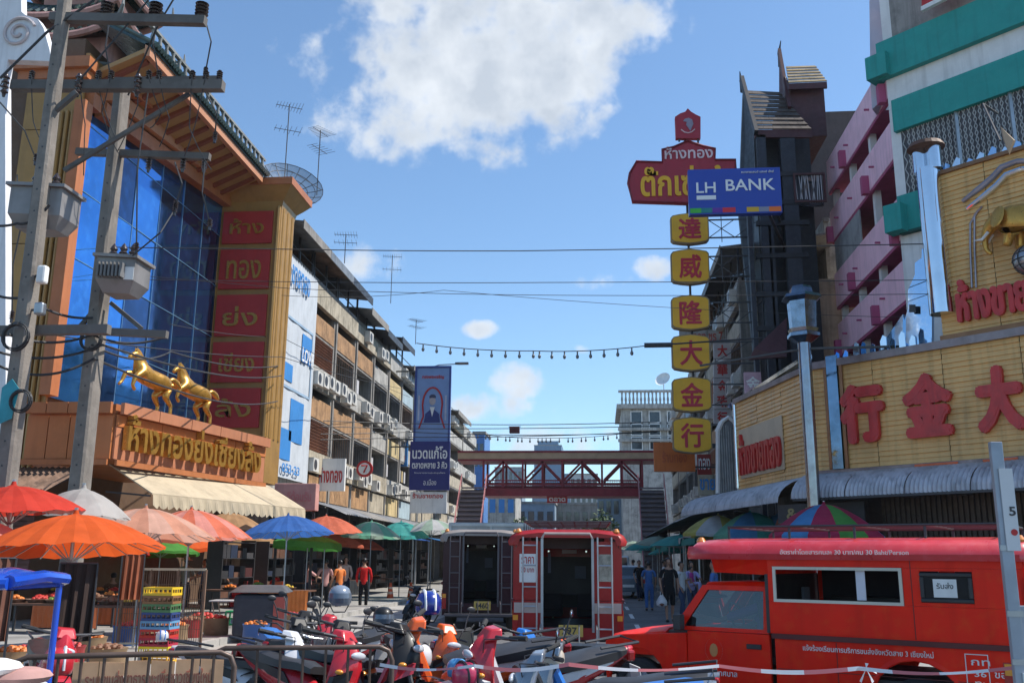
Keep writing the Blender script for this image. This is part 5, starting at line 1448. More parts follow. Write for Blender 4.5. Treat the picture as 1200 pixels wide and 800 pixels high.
# LH BANK sign
YS = 33.8
a, c = on_y(806, 199, YS), on_y(917, 249, YS)
t = thing('bank_sign', 'blue LH BANK sign with a colour strip along its bottom edge', 'sign', ((a.x + c.x) / 2, YS, c.z))
bl = mat('bank_blue_face', (.01, .045, .36), .35, var=.04, coat=.2)
b = MB(); b.box(a.x, c.x, YS, YS + .3, c.z, a.z); b.build('board', bl, t, w=True)
W, H = c.x - a.x, a.z - c.z
lt = lambda s_, u0, u1, v0, v1, bold=.0: text('lettering', s_, (a.x + W * u0, YS - .003, c.z + H * v0), X_, Z_, W * (u1 - u0), H * (v1 - v0), whitel, t, bold, .03)
lt('LH', .085, .295, .47, .70, .01); lt('BANK', .405, .935, .50, .75, .01); lt('ธนาคารแลนด์ แอนด์ เฮ้าส์', .58, .93, .885, .935)
b = MB(); b.box(a.x + W * .085, a.x + W * .295, YS - .02, YS - .001, c.z + H * .32, c.z + H * .41); b.build('underline', whitel, t, w=True)
for (u0_, u1_, cc) in ((.01, .13, (.05, .45, .04)), (.13, .25, (.01, .2, .2)), (.25, .36, (.12, .02, .3)), (.36, .5, (.65, .02, .04)), (.62, .75, (.65, .38, .02)), (.75, .86, (.25, .25, .32)), (.86, .99, (.8, .16, .01))):
 b = MB(); b.box(a.x + W * u0_, a.x + W * u1_ - .003, YS - .015, YS - .001, c.z + H * .03, c.z + H * .135); b.build('colour_block', mat('strip_%d' % int(u0_ * 100), cc, .5, var=.03), t, w=True)
b = MB()
for yy in (215, 240):
 z = on_y(900, yy, YS).z; b.bar((c.x - .5, YS + .35, z), (8.2, YT + 1.5, z), .1)
b.build('bracket', dsteel, t, w=True)

# ---- big red sign 'ห้างทอง ตั๊ก...' with crest
YR = 38.5
def ry(x, y, Y=YR): return on_y(x, y, Y)
t = thing('red_shop_sign', 'large red shaped sign with yellow Thai lettering partly behind the blue bank sign', 'sign', (4, YR, 14))
redd = mat('crimson_sign_face', (.36, .012, .03), .5, var=.1, streak=.15)
out = [(741, 236), (736, 215), (738, 203), (746, 189), (776, 190), (776, 175), (790, 172), (806, 165), (824, 171), (838, 174), (838, 187), (862, 187), (862, 197), (870, 215), (862, 240)]
b = MB(); b.slab([ry(*p) for p in out], (0, .3, 0)); b.build('board', redd, t, w=True)
b = MB(); b.tube([ry(x, y, YR - .03) for x, y in out], .05, n=4, closed=True); b.build('edge_trim', mat('dark_red_edge', (.2, .01, .02), .5), t, w=True)
a, c = ry(779, 187), ry(835, 173); text('lettering', 'ห้างทอง', (a.x, YR - .003, a.z), X_, Z_, c.x - a.x, c.z - a.z + .1, mat('pale_pink_letters', (.72, .55, .55), .6), t, .015, .04)
a, c = ry(751, 231), ry(866, 193); text('lettering', 'ตั๊กเซ่งล้ง', (a.x, YR - .003, a.z), X_, Z_, c.x - a.x, c.z - a.z, yel, t, .025, .05)
t2 = thing('crest_sign', 'small red crest sign with an eagle emblem on top of the red sign', 'sign', ry(806, 165))
out = [(792, 162), (791, 137), (797, 133), (803, 131), (806, 127), (810, 131), (815, 134), (821, 137), (821, 162)]
b = MB(); b.slab([ry(*p) for p in out], (0, .25, 0)); b.build('board', redd, t2, w=True)
cc = ry(806, 147); b = MB()
b.prism([(-.12, .3), (.05, .34), (.2, .25), (.24, .05), (.1, -.28), (0, -.1), (-.08, .02), (-.04, .15), (-.2, .2)], cc + Vector((0, -.003, 0)), X_, Z_, (0, -.03, 0)); b.build('emblem', mat('grey_emblem', (.25, .22, .28), .5), t2, w=True)
b = MB(); b.tube([cc + Vector((-.3, -.02, -.2)), cc + Vector((-.15, -.02, -.33)), cc + Vector((0, -.02, -.37)), cc + Vector((.15, -.02, -.33)), cc + Vector((.3, -.02, -.2))], .025, n=5); b.build('emblem_ribbon', mat('pale_pink_letters', (0, 0, 0)), t2, w=True)
b = MB(); b.bar(ry(796, 166, YR + .1), ry(796, 160, YR + .1), .08); b.bar(ry(818, 169, YR + .1), ry(818, 160, YR + .1), .08); b.build('stem', dsteel, t2, w=True)

# ---- six yellow lozenge signs on trusses
specs = [('達', 249, 286), ('威', 291, 333), ('隆', 345, 387), ('大', 391, 435), ('金', 441, 483), ('行', 488, 531)]
red_ch = mat('crimson_character', (.50, .01, .035), .5, var=.05)
ordn = ['topmost', 'second from the top', 'third from the top', 'fourth from the top', 'second from the bottom', 'lowest']
mean = ['達', '威', '隆', '大', '金', '行']
for i, (ch, y0_, y1_) in enumerate(specs):
 xl_, xr_ = 786.5 + i * .5, 830 + i * .5
 if i > 3: xr_ += 1
 a, c = ry(xl_, y1_), ry(xr_, y0_)
 W, H = c.x - a.x, c.z - a.z
 t = thing('lozenge_sign', '%s of the six yellow sign boxes, bearing the red character %s' % (ordn[i], ch), 'sign', ((a.x + c.x) / 2, YR, a.z), 0, 'yellow sign boxes in a column')
 prof = [(0, .14), (.06, .07), (.25, .03), (.5, 0), (.75, .03), (.94, .07), (1, .14), (1, .86), (.94, .93), (.75, .97), (.5, 1), (.25, .97), (.06, .93), (0, .86)]
 b = MB(); b.slab([Vector((a.x + W * u, YR, a.z + H * v)) for u, v in prof], (0, .35, 0)); b.build('box', mat('sign_box_side', (.30, .22, .12), .6), t, w=True)
 b = MB(); b.slab([Vector((a.x + W * (.03 + .94 * u), YR - .03, a.z + H * (.03 + .94 * v))) for u, v in prof], (0, .025, 0)); b.build('yellow_face', yel, t, w=True)
 text('character', ch, (a.x + W * .22, YR - .032, a.z + H * .17), X_, Z_, W * .56, H * .64, red_ch, t, .0, .03, fat=.022)
 for k, v in enumerate((.22, .8)):
  zz = a.z + H * v
  b = MB(); b.bar((c.x - .2, YR + .18, zz), (XR + .4, YR + .18, zz), .055); b.build('truss_rail', dsteel, t, w=True)
 zz0, zz1 = a.z + H * .22, a.z + H * .8
 b = MB()
 if i < 3:
  b.bar((c.x, YR + .18, zz0), (c.x + 1.1, YR + .18, zz1), .03); b.bar((c.x, YR + .18, zz1), (c.x + 1.1, YR + .18, zz0), .03)
  b.bar((c.x + 1.1, YR + .18, zz0), (c.x + 2.2, YR + .18, zz1), .03); b.bar((c.x + .55, YR + .18, zz0 - .2), (c.x + .55, YR + .18, zz1 + .3), .03)
 else: b.bar((c.x + .1, YR + .18, zz0), (XR, YR + .18, zz1), .03)
 b.build('truss_brace', dsteel, t, w=True)
t = thing('sign_mast', 'dark steel mast running behind the column of yellow sign boxes', 'mast', (ry(808, 530).x, YR + .3, 0))
xm = ry(808, 300).x
b = MB(); b.cyl((xm, YR + .22, ry(808, 528).z + .3), (xm, YR + .22, ry(808, 160).z), .05, n=8); b.bar((xm, YR + .2, ry(808, 200).z), (XR + .6, YR + .2, ry(808, 200).z), .08)
b.bar((xm, YR + .2, ry(808, 520).z), (XR + .3, YR + .2, ry(808, 520).z), .08); b.build('mast', dsteel, t, w=True)
t = thing('lamp_arm', 'dark horizontal lamp tube sticking out in front of the fourth yellow sign', 'street lamp', ry(755, 404, 37))
b = MB(); b.cyl(ry(755, 404.5, 37), ry(788, 404, 37), .1, n=10); b.build('lamp_tube', dsteel, t, w=True)
b = MB(); b.cyl(ry(788, 403, 37), ry(893, 396, 37), .035, n=8); b.build('arm', dsteel, t, w=True)

# ================================================================ RIGHT ROW OF SHOPHOUSES
bods = [mat('beige_stained_render', (.36, .29, .21), .85, var=.3, streak=.5), mat('pink_grey_render', (.42, .32, .34), .85, var=.3, streak=.4), mat('dim_grey_render', (.22, .21, .21), .85, var=.3, streak=.5)]
yy = 40.5
labs = ['beige stained shophouse closest behind the truss of the yellow signs', 'pink grey shophouse second behind the yellow sign trusses', 'grey shophouse third in the right row', 'cluttered beige shophouse beside the small red character sign',
  'grey shophouse behind the orange signboard', 'pinkish shophouse in the right row above the teal awnings', 'grey stained shophouse next to the footbridge stairs on the right', 'shophouse at the far end of the right row beyond the footbridge']
for i, lab in enumerate(labs):
 w = 4.6 if i < 6 else 7
 shophouse(yy, yy + w, lab, ['p2', 'p3', 'p1', 'p2', 'p3', 'p4', 'p3', 'p2'][i], i == 2, (2, 2, 1), roof=15.6 - .1 * i if i < 5 else 13.7, seed=20 + i, X=XR, side=-1, body=bods[i % 3], groupname='shophouses in the right row')
 yy += w
# white corner building with balustrade at the end
YW2 = 104.0
a, c = on_y(728, 480, YW2), on_y(792, 480, YW2)
t = thing('balustrade_building', 'white building with a classical roof balustrade at the end of the right side', 'building', ((a.x + c.x) / 2, YW2, 0))
zT = on_y(750, 479, YW2).z; zBt = on_y(750, 458, YW2).z
b = MB(); b.box(a.x, c.x + 4, YW2, YW2 + 12, 0, zT); b.build('wall', old_white, t, w=True)
b = MB(); b.box(a.x - .5, c.x + 4, YW2 - .5, YW2 + 12, zT, zT + .5); b.box(a.x - .3, c.x + 4, YW2 - .4, YW2 - .1, zBt - .2, zBt + .05); b.build('cornice', old_white, t, w=True)
for k in range(17):
 b = MB(); xx = a.x + .1 + k * .42; b.lathe([(0, zT + .5), (.14, zT + .5), (.09, zT + .7), (.14, zT + 1.0), (.08, zT + 1.4), (.12, zBt - .2)], (xx, YW2 - .25, 0), n=6); b.build('baluster', old_white, t, w=True)
z1_ = on_y(750, 492, YW2).z
for k, (zz, n_) in enumerate(((z1_, 3), (on_y(750, 505, YW2).z, 3), (on_y(750, 522, YW2).z, 3))):
 b = MB(); b.box(a.x - .4, c.x + 4, YW2 - .5, YW2 - .003, zz - 1.2, zz - .9); b.build('string_course', old_white, t, w=True)
 for j in range(n_):
  xx = a.x + 1 + j * 2.0
  b = MB(); b.frame((xx, YW2 - .1, zz - .5), X_, Z_, 1.3, 1.5, .1, Y_ * .09); fr = b.build('window', white_p, t, w=True)
  b = MB(); b.box(xx + .11, xx + 1.19, YW2 - .03, YW2 - .004, zz - .39, zz + .89); b.build('pane', glass_dark, fr, w=True)
t = thing('satellite_dish', 'pale satellite dish on the roof of the white balustrade building', 'satellite dish', on_y(778, 458, YW2 + 1))
b = MB(); b.lathe([(0, 0), (.5, .08), (.9, .3)], n=14); b.build('dish', white_p, t); t.children[0].rotation_euler = (R(60), 0, R(-30)); t.children[0].location = (0, 0, 1.2)
b = MB(); b.cyl((0, 0, 0), (0, 0, 1.2), .06, n=6); b.build('mount', steel, t)

# smaller signs on the right side
t, a, c = board_sign('orange_signboard', 'plain orange signboard hanging just below the lowest yellow sign box', (766, 518), (815, 552), 41, mat('orange_sign_face', (.62, .15, .02), .5, var=.12, streak=.15), None, None, lines=[('ร้านทอง', .2, .3, .8, .7, mat('dark_orange_print', (.5, .10, .02), .5), .02)], thick=.3)
b = MB(); b.bar((c.x, 41.2, a.z - .2), (XR, 41.2, a.z - .2), .07); b.bar((c.x, 41.2, c.z + .2), (XR, 41.2, c.z + .2), .07); b.build('bracket', dsteel, t, w=True)
for i, (ch, yc_) in enumerate((('大', 411), ('華', 433), ('金', 452), ('珠', 470), ('行', 489))):
 t, a, c = board_sign('small_character_sign', 'small white sign with one red character, %s of five beside the yellow boxes' % ['topmost', 'second from top', 'middle', 'fourth from top', 'lowest'][i], (836, yc_ - 9), (857, yc_ + 9), 44, mat('grey_white_sign', (.50, .47, .47), .6, var=.2), None, None, 'small red and white character signs',
       lines=[(ch, .2, .12, .8, .88, redp, .03)])
 b = MB(); b.bar((c.x, 44.1, (a.z + c.z) / 2), (XR, 44.1, (a.z + c.z) / 2), .05); b.build('bracket', dsteel, t, w=True)
t, a, c = board_sign('shop_sign', 'white horizontal sign half hidden behind the fourth yellow sign box', (796, 387), (850, 402), 46, old_white, None, None, lines=[('ทอง ชร 7', .3, .15, .95, .85, mat('dull_red_print', (.4, .08, .06), .6), .02)])
b = MB(); b.bar((c.x, 46.1, (a.z + c.z) / 2), (XR, 46.1, (a.z + c.z) / 2), .05); b.build('bracket', dsteel, t, w=True)
for (nm, lab, p0, p1, Y_s, m_, tx) in (('shop_sign', 'pink and white projecting sign above the arched doorway', (872, 436), (893, 462), 37, mat('pink_white_sign', (.55, .35, .42), .6, var=.3), '金'),
          ('shop_sign', 'red slanted sign left of the arched doorway', (817, 532), (834, 556), 45, mat('dark_red_sign', (.30, .03, .02), .6), 'ทอง'),
          ('shop_sign', 'cream sign with blue print beside the grey shutter', (818, 556), (840, 580), 40, cream, 'ขาย'),
          ('shop_sign', 'pink sign high on the right row beside the tower post', (880, 315), (892, 330), 42, mat('bright_pink_sign', (.6, .12, .2), .6), '金')):
 t, a, c = board_sign(nm, lab, p0, p1, Y_s, m_, tx, bc if tx == 'ขาย' else white_p)
 b = MB(); b.bar((c.x, Y_s + .1, (a.z + c.z) / 2), (max(XR, c.x + .4), Y_s + .1, (a.z + c.z) / 2), .05); b.build('bracket', dsteel, t, w=True)

# ================================================================ VEHICLES
def wheel(parent, x, y, r=.31, w=.19, side=1, rimm=None, name='wheel'):
 b = MB(); b.lathe([(r * .62, -w / 2), (r * .9, -w / 2), (r, -w * .32), (r, w * .32), (r * .9, w / 2), (r * .62, w / 2)], (x, y, r), n=24, axis='X')
 o = b.build(name, rubber, parent, smooth=True)
 c = MB(); xx = x + side * w * .42
 c.lathe([(r * .64, -w * .4), (r * .64, w * .42), (r * .58, w * .44), (r * .55, w * .2), (r * .2, w * .3), (0, w * .3)], (x, y, r), n=24, axis='X') if side > 0 else c.lathe([(r * .64, w * .4), (r * .64, -w * .42), (r * .58, -w * .44), (r * .55, -w * .2), (r * .2, -w * .3), (0, -w * .3)], (x, y, r), n=24, axis='X')
 for k in range(8):
  a = k * PI / 4; c.bar((xx, y + r * .18 * math.cos(a), r + r * .18 * math.sin(a)), (xx, y + r * .57 * math.cos(a), r + r * .57 * math.sin(a)), .035, .05)
 c.build('rim', rimm or chrome, o)
 return o


def songthaew(label, loc, rz, body, roofm, zs=1.0, *args, **kw):
 dull = kw.pop('dull', False)
 return _songthaew(label, loc, rz, body, roofm, zs, *args, st=mat('dull_ladder_steel', (.12, .11, .12), .5, .5) if dull else steel, dull=dull, **kw)


def _songthaew(label, loc, rz, body, roofm, zs=1.0, plate='30', letters=True, driver=False, rack=True, boardsign=True, grp='songthaew pickup taxis', st=None, dull=False):
 t = thing('songthaew', label, 'songthaew', loc, rz, grp)
 hw = .86
 # lower bed sides with wheel arches
 for s in (-1, 1):
  arch = [(-1.35 + .42 * math.cos(a), .34 + .42 * math.sin(a)) for a in [PI - i * PI / 10 for i in range(11)]]
  poly = [(-2.38, .34)] + arch + [(.02, .34), (.02, .90), (-2.38, .90)]
  b = MB(); b.prism(poly, (s * hw, 0, 0), Y_, Z_, (-s * .05, 0, 0)); b.build('bed_side', body, t, bevel=.008)
  b = MB(); b.lathe([(.43, -.01), (.47, .0), (.47, .025), (.43, .03)], (s * hw, -1.35, .34), n=20, axis='X', a0=0, a1=PI); b.build('arch_lip', body, t)
  b = MB(); b.bar((s * (hw + .012), -2.4, .925), (s * (hw + .012), .04, .925), .035, .05); b.build('belt_moulding', mat('dark_red_seal', (.10, .01, .01), .5), t)
  for (ya, yb, za, zb) in ((-1.385, -1.378, .96, 1.70), (-2.28, .05, 1.725, 1.732), (-.62, -.613, .42, .89), (-2.3, -.0, .60, .606)):
   b = MB(); b.box(min(s * (hw + .001), s * (hw + .004)), max(s * (hw + .001), s * (hw + .004)), ya, yb, za, zb); b.build('panel_seam', mat('dark_red_seal', (.10, .01, .01), .5), t)
  b = MB(); b.box(min(s * hw, s * (hw + .006)), max(s * hw, s * (hw + .006)), -2.36, -1.82, .335, .40); b.box(min(s * hw, s * (hw + .006)), max(s * hw, s * (hw + .006)), -.88, .0, .335, .40); b.build('dusty_sill', mat('road_dust', (.16, .10, .07), .9, var=.5, scale=6), t, kind='stuff')
  y0_, y1_, z0_, z1_ = -2.36, .06, .95, 1.72
  win = (-1.3, .0, 1.27, 1.63); wr = (-1.93, -1.46, 1.31, 1.59)
  b = MB()
  def pnl(ya, yb, za, zb): b.box(min(s * hw, s * (hw - .04)), max(s * hw, s * (hw - .04)), ya, yb, za, zb)
  pnl(y0_, y1_, z0_, 1.27); pnl(y0_, y1_, 1.632, z1_); pnl(win[1] + .002, y1_, 1.272, 1.63); pnl(wr[1], win[0] - .002, 1.272, 1.63); pnl(y0_, wr[0], 1.272, 1.63)
  pnl(wr[0] + .002, wr[1] - .002, 1.272, 1.308); pnl(wr[0] + .002, wr[1] - .002, 1.602, 1.63)
  b.build('canopy_side', body, t)
  b = MB(); o0 = Vector((s * (hw + .002), win[0], win[2])); b.frame(o0, Y_, Z_, win[1] - win[0], win[3] - win[2], .03, X_ * s * .02); fr = b.build('window_frame', mat('cream_window_frame', (.62, .58, .48), .5, var=.15), t)
  b = MB(); b.frame((s * (hw + .002), wr[0], wr[2]), Y_, Z_, wr[1] - wr[0], wr[3] - wr[2], .04, X_ * s * .02); fr2 = b.build('rear_side_window', black_pl, t, bevel=.012)
  b = MB(); b.box(min(s * (hw + .004), s * (hw - .01)), max(s * (hw + .004), s * (hw - .01)), wr[0] + .03, wr[1] - .03, wr[2] + .03, wr[3] - .03); b.build('pane', mat('black_pane', (.015, .015, .018), .3, spec=.15), fr2)
  if s < 0 and letters:
   b = MB(); b.box(s * (hw + .012), s * (hw + .006), -1.79, -1.58, 1.36, 1.53); b.build('sticker', white_p, fr2)
   text('lettering', 'รับส่ง', (s * (hw + .0125), -1.61, 1.44), -Y_, Z_, .15, .06, dsteel, fr2, .01, .002, world=False)
   b = MB(); b.box(s * (hw - .02), s * (hw - .012), -.94, -.85, 1.31, 1.6); b.build('curtain', mat('pale_curtain', (.6, .6, .66), .8), fr)
  if s > 0: b = MB(); b.box(.78, .80, win[0], win[1], 1.1, 1.7); b.build('added_dark_panel', mat('painted_interior_shade', (.02, .02, .03), .8), t)  # added dark panel behind the far windows, standing in for shade inside
  b = MB(); b.box(min(s * .82, s * .48), max(s * .82, s * .48), -2.2, -.1, .88, .98); b.build('bench', black_pl, t, bevel=.02)
  b = MB(); b.box(min(s * .8, s * .74), max(s * .8, s * .74), -2.2, -.1, 1.04, 1.3); b.build('bench_back', black_pl, t, bevel=.02)
 # roof with rolled edges, reaching forward over the cab
 secs = []
 for (y, k) in ((-2.45, .9), (-2.36, 1.0), (.60, 1.0), (.88, .97), (1.0, .86)):
  zt_ = 1.93 if k == 1 else 1.93 - (1 - k) * .5
  prof = [(-.93 * k, 1.70), (-.95 * k, 1.76), (-.90 * k, 1.84), (-.8 * k, zt_ - .03), (-.5 * k, zt_), (.5 * k, zt_), (.8 * k, zt_ - .03), (.90 * k, 1.84), (.95 * k, 1.76), (.93 * k, 1.70), (.87 * k, 1.70), (.84 * k, 1.79), (.74 * k, zt_ - .07), (-.74 * k, zt_ - .07), (-.84 * k, 1.79), (-.87 * k, 1.70)]
  secs.append([Vector((a, y, c)) for a, c in prof])
 b = MB(); b.loft(secs); b.build('canopy_roof', roofm, t, smooth=True)
 b = MB(); b.loft([[Vector((x, .07, z)) for x, z in ((-.8, 1.54), (.8, 1.54), (.84, 1.7), (-.84, 1.7))], [Vector((x, .72, z)) for x, z in ((-.72, 1.56), (.72, 1.56), (.8, 1.7), (-.8, 1.7))]]); b.build('roof_bulkhead', body, t)
 b = MB(); b.box(-.85, .85, .065, .1, .95, 1.55); b.box(-.8, .8, -2.36, .02, .5, .56); b.build('front_bulkhead', black_pl, t)
 if rack:
  b = MB()
  for x in (-.7, .7): b.tube([(x, -2.2, 2.05), (x, .55, 2.05)], .015, n=6)
  for i in range(5): b.tube([(-.7, -2.2 + i * .685, 1.92), (-.7, -2.2 + i * .685, 2.05), (.7, -2.2 + i * .685, 2.05), (.7, -2.2 + i * .685, 1.92)], .014, n=6)
  for i in range(6): b.tube([(-.55 + i * .22, -2.2, 2.06), (-.55 + i * .22, .54, 2.06)], .009, n=5)
  b.build('roof_rack', dsteel, t)
 # marker lamps
 for (x, y) in ((-.6, .92), (.6, .92), (-.78, -2.35), (.78, -2.35)):
  b = MB(); b.lathe([(.05, 0), (.055, .02), (.03, .06), (0, .065)], (x, y, 1.88), n=10); b.build('marker_lamp', mat('marker_lamp_glass', (.7, .25, .05), .2, coat=.5), t, smooth=True)
 # rear: open doorway, ladders, sign panels, bumper step
 for s in (-1, 1):
  b = MB(); b.loft([[Vector((s * x, y, .93)) for x, y in ((.40, -2.37), (.86, -2.37), (.86, -2.33), (.40, -2.33))], [Vector((s * x, y, 1.55)) for x, y in ((.40, -2.37), (.86, -2.37), (.86, -2.33), (.40, -2.33))], [Vector((s * x, y, 1.76)) for x, y in ((.40, -2.37), (.78, -2.37), (.78, -2.33), (.40, -2.33))]]); b.build('rear_panel', body, t)
  b = MB(); b.box(min(s * .39, s * .86), max(s * .39, s * .86), -2.40, -2.34, .40, .925); b.build('rear_quarter', body, t)
  b = MB(); b.box(min(s * .42, s * .84), max(s * .42, s * .84), -2.415, -2.402, .76, .90); b.build('pale_rear_strip', body if dull else mat('pale_strip', (.45, .36, .32), .6, var=.2), t)
  b = MB(); b.bar((s * .40, -2.40, .5), (s * .40, -2.40, 1.8), .04); b.build('door_frame', st, t)
  b = MB()
  for x in (.48, .7): b.cyl((s * x, -2.47, .35), (s * x, -2.47, 1.82), .014, n=8)
  for z in (.55, .85, 1.12, 1.42, 1.7): b.cyl((s * .48, -2.47, z), (s * .7, -2.47, z), .012, n=6)
  b.build('ladder', st, t, smooth=True)
  b = MB(); b.box(min(s * .77, s * .86), max(s * .77, s * .86), -2.43, -2.401, .46, .74); o = b.build('tail_light', mat('tail_light_red', (.35, .01, .01), .2, coat=.6), t)
  b = MB(); b.box(min(s * .775, s * .855), max(s * .775, s * .855), -2.436, -2.431, .66, .73); b.build('indicator', mat('amber_lens', (.75, .3, .03), .2, coat=.5), o)
  for xx in (hw + .003,):
   b = MB(); b.box(min(s * xx, s * (xx + .012)), max(s * xx, s * (xx + .012)), -2.26, -2.12, .46, .80); o = b.build('side_lamp', mat('tail_light_red', (0, 0, 0)), t)
   b = MB(); b.box(min(s * xx, s * (xx + .016)), max(s * xx, s * (xx + .016)), -2.25, -2.13, .69, .79); b.build('indicator', mat('amber_lens', (0, 0, 0)), o)
 b = MB(); b.box(-.6, .6, -2.0, -1.96, 1.66, 1.84); b.build('inner_header', mat('dark_brown_headlining', (.07, .045, .04), .8), t)
 b = MB(); b.tube([(-.4, -2.44, 1.8), (-.36, -2.44, 1.87), (.36, -2.44, 1.87), (.4, -2.44, 1.8)], .022, n=6); b.build('header_rail', st if dull else mat('pale_strip', (0, 0, 0)), t)
 b = MB(); b.box(-.39, .39, -2.40, -2.36, .40, .56); b.build('tail_crossbar', body, t)
 b = MB(); b.box(-.8, .8, -2.72, -2.44, .34, .38); b.bar((-.7, -2.44, .36), (-.7, -2.0, .4), .05); b.bar((.7, -2.44, .36), (.7, -2.0, .4), .05)
 for x in (-.42, -.05, .18, .45): b.tube([(x, -2.7, .38), (x, -2.7, .55), (x, -2.45, .6)], .013, n=6)
 b.build('step_bumper', st, t)
 b = MB(); b.box(-.14, .24, -2.425, -2.405, .44, .60); pl_ = b.build('number_plate', mat('yellow_plate', (.65, .45, .10), .5, var=.15), t)
 text('plate_number', plate, (-.09, -2.427, .47), X_, Z_, .28, .10, dsteel, pl_, .02, .004, world=False)
 if boardsign:
  b = MB(); b.box(-.76, -.5, -2.39, -2.372, 1.18, 1.58); o = b.build('fare_notice', white_p, t)
  text('lettering', 'ราคา', (-.73, -2.392, 1.44), X_, Z_, .2, .1, redp, o, .01, .003, world=False); text('lettering', '30 บาท', (-.73, -2.392, 1.32), X_, Z_, .2, .07, redp, o, .01, .003, world=False)
  b = MB(); b.box(.5, .72, -2.39, -2.372, 1.2, 1.58); o = b.build('rear_notice', mat('yellow_grey_notice', (.4, .38, .3), .6, var=.4, scale=12), t)
 # interior ceiling light strip + things
 b = MB(); b.box(-.12, .14, -.6, -.5, 1.6, 1.66); b.build('ceiling_panel', white_p, t)
 b = MB(); b.box(-.35, -.3, -1.2, -1.17, 1.3, 1.6); b.box(.1, .3, .0, .03, 1.2, 1.4); b.build('inner_notice', mat('grey_blue_notice', (.15, .17, .22), .6), t)
 b = MB()
 for x in (-.3, .3): b.cyl((x, -2.3, 1.62), (x, 0, 1.62), .014, n=6)
 b.build('grab_rail', chrome, t)
 # ---- cab
 cw = .80
 yq = lambda y: 1.3 + (y - 1.3) * .72 if y > 1.3 else y
 sec = lambda y_, w_, z0_, z1_, z2_=None: [p for y in (yq(y_),) for p in [Vector((-w_, y, z0_)), Vector((-w_ - .02, y, (z0_ + z1_) / 2)), Vector((-w_, y, z1_ - .04)), Vector((-w_ * .88, y, z1_)), Vector((0, y, z1_ + .015)), Vector((w_ * .88, y, z1_)), Vector((w_, y, z1_ - .04)), Vector((w_ + .02, y, (z0_ + z1_) / 2)), Vector((w_, y, z0_))]]
 b = MB()
 b.loft([sec(1.30, .80, .35, .94), sec(1.34, .80, .62, .945), sec(1.42, .80, .64, .94), sec(2.1, .77, .64, .88), sec(2.32, .74, .45, .84), sec(2.42, .70, .42, .78), sec(2.46, .66, .44, .68)])
 b.build('bonnet', body, t, smooth=True)
 for s in (-1, 1):
  arch = [(1.66 + .36 * math.cos(a), .33 + .38 * math.sin(a)) for a in [PI - i * PI / 10 for i in range(11)]]
  poly = [(1.04, .33)] + arch + [(2.06, .36), (2.09, .60), (2.06, .80), (1.88, .85), (1.04, .905)]
  b = MB(); b.prism(poly, (s * (cw + .025), 0, 0), Y_, Z_, (-s * .06, 0, 0)); b.build('front_wing', body, t, bevel=.012)
  b = MB(); b.prism([(.09, .33), (1.03, .33), (1.03, .93), (.09, .93)], (s * (cw + .02), 0, 0), Y_, Z_, (-s * .06, 0, 0)); dr = b.build('door', body, t, bevel=.01)
  b = MB(); b.bar((s * (cw + .03), .18, .80), (s * (cw + .03), .34, .80), .03, .05); b.build('door_handle', black_pl, dr, bevel=.006)
  # door window frame
  o_ = [(.10, .935), (1.22, .935), (.86, 1.42), (.10, 1.42)]; i_ = [(.16, .975), (1.08, .975), (.80, 1.37), (.16, 1.37)]
  b = MB()
  for k in range(4):
   q = [o_[k], o_[(k + 1) % 4], i_[(k + 1) % 4], i_[k]]
   b.add([(s * (cw - .0 - (z - .93) * .12), y, z) for y, z in q] + [(s * (cw - .05 - (z - .93) * .12), y, z) for y, z in q], [(0, 1, 2, 3), (7, 6, 5, 4), (0, 1, 5, 4), (1, 2, 6, 5), (2, 3, 7, 6), (3, 0, 4, 7)])
  b.build('window_surround', body, t)
  b = MB(); b.add([(s * (cw - .02 - (z - .93) * .12), y, z) for y, z in i_], [(0, 1, 2, 3)]); b.build('door_window', glass_mat('car_glass', (.28, .32, .34), .2), t)
  b = MB(); b.obox((s * (cw + .12), 1.08, 1.02), (.13, .09, .17)); b.bar((s * cw, 1.08, .98), (s * (cw + .1), 1.08, 1.0), .03); b.build('wing_mirror', black_pl, t, bevel=.02)
  b = MB(); b.box(min(s * .68, s * .44), max(s * .68, s * .44), 2.11, 2.145, .6, .74); b.build('headlight', glass_dark, t)
  b = MB(); b.box(min(s * (cw + .03), s * (cw + .036)), max(s * (cw + .03), s * (cw + .036)), 1.93, 2.03, .64, .69); b.build('side_indicator', mat('amber_lens', (0, 0, 0)), t)
  wheel(t, s * .72, 1.66, .30, .19, s, steel); wheel(t, s * .72, -1.35, .30, .2, s, steel)
 b = MB(); b.loft([[Vector((x, y, z)) for x, y, z in ((-.74, .08, 1.40), (.74, .08, 1.40), (.68, .08, 1.47), (-.68, .08, 1.47))], [Vector((x, y, z)) for x, y, z in ((-.72, .86, 1.40), (.72, .86, 1.40), (.66, .83, 1.455), (-.66, .83, 1.455))]]); b.build('cab_roof', body, t, bevel=.01)
 b = MB(); b.add([(-.74, 1.24, .95), (.74, 1.24, .95), (.66, .88, 1.41), (-.66, .88, 1.41)], [(0, 1, 2, 3)]); b.build('windscreen', glass_mat('car_glass'), t)
 b = MB(); b.box(-.78, .78, .1, 1.25, .36, .5); b.box(-.76, .76, 1.0, 1.28, .7, .92); b.build('dashboard', black_pl, t)
 for s in (-1, 1):
  b = MB(); b.obox((s * .38, .45, .68), (.5, .5, .2)); b.obox((s * .38, .2, .98), (.48, .14, .6), rx=-.12); b.build('seat', mat('dark_seat_cover', (.05, .05, .06), .8), t, bevel=.03)
 b = MB(); b.tube([(.38 + .18 * math.cos(a), .93 + .05 * math.sin(a), 1.03 + .16 * math.sin(a)) for a in [i * PI / 8 for i in range(16)]], .015, n=6, closed=True); b.build('steering_wheel', black_pl, t)
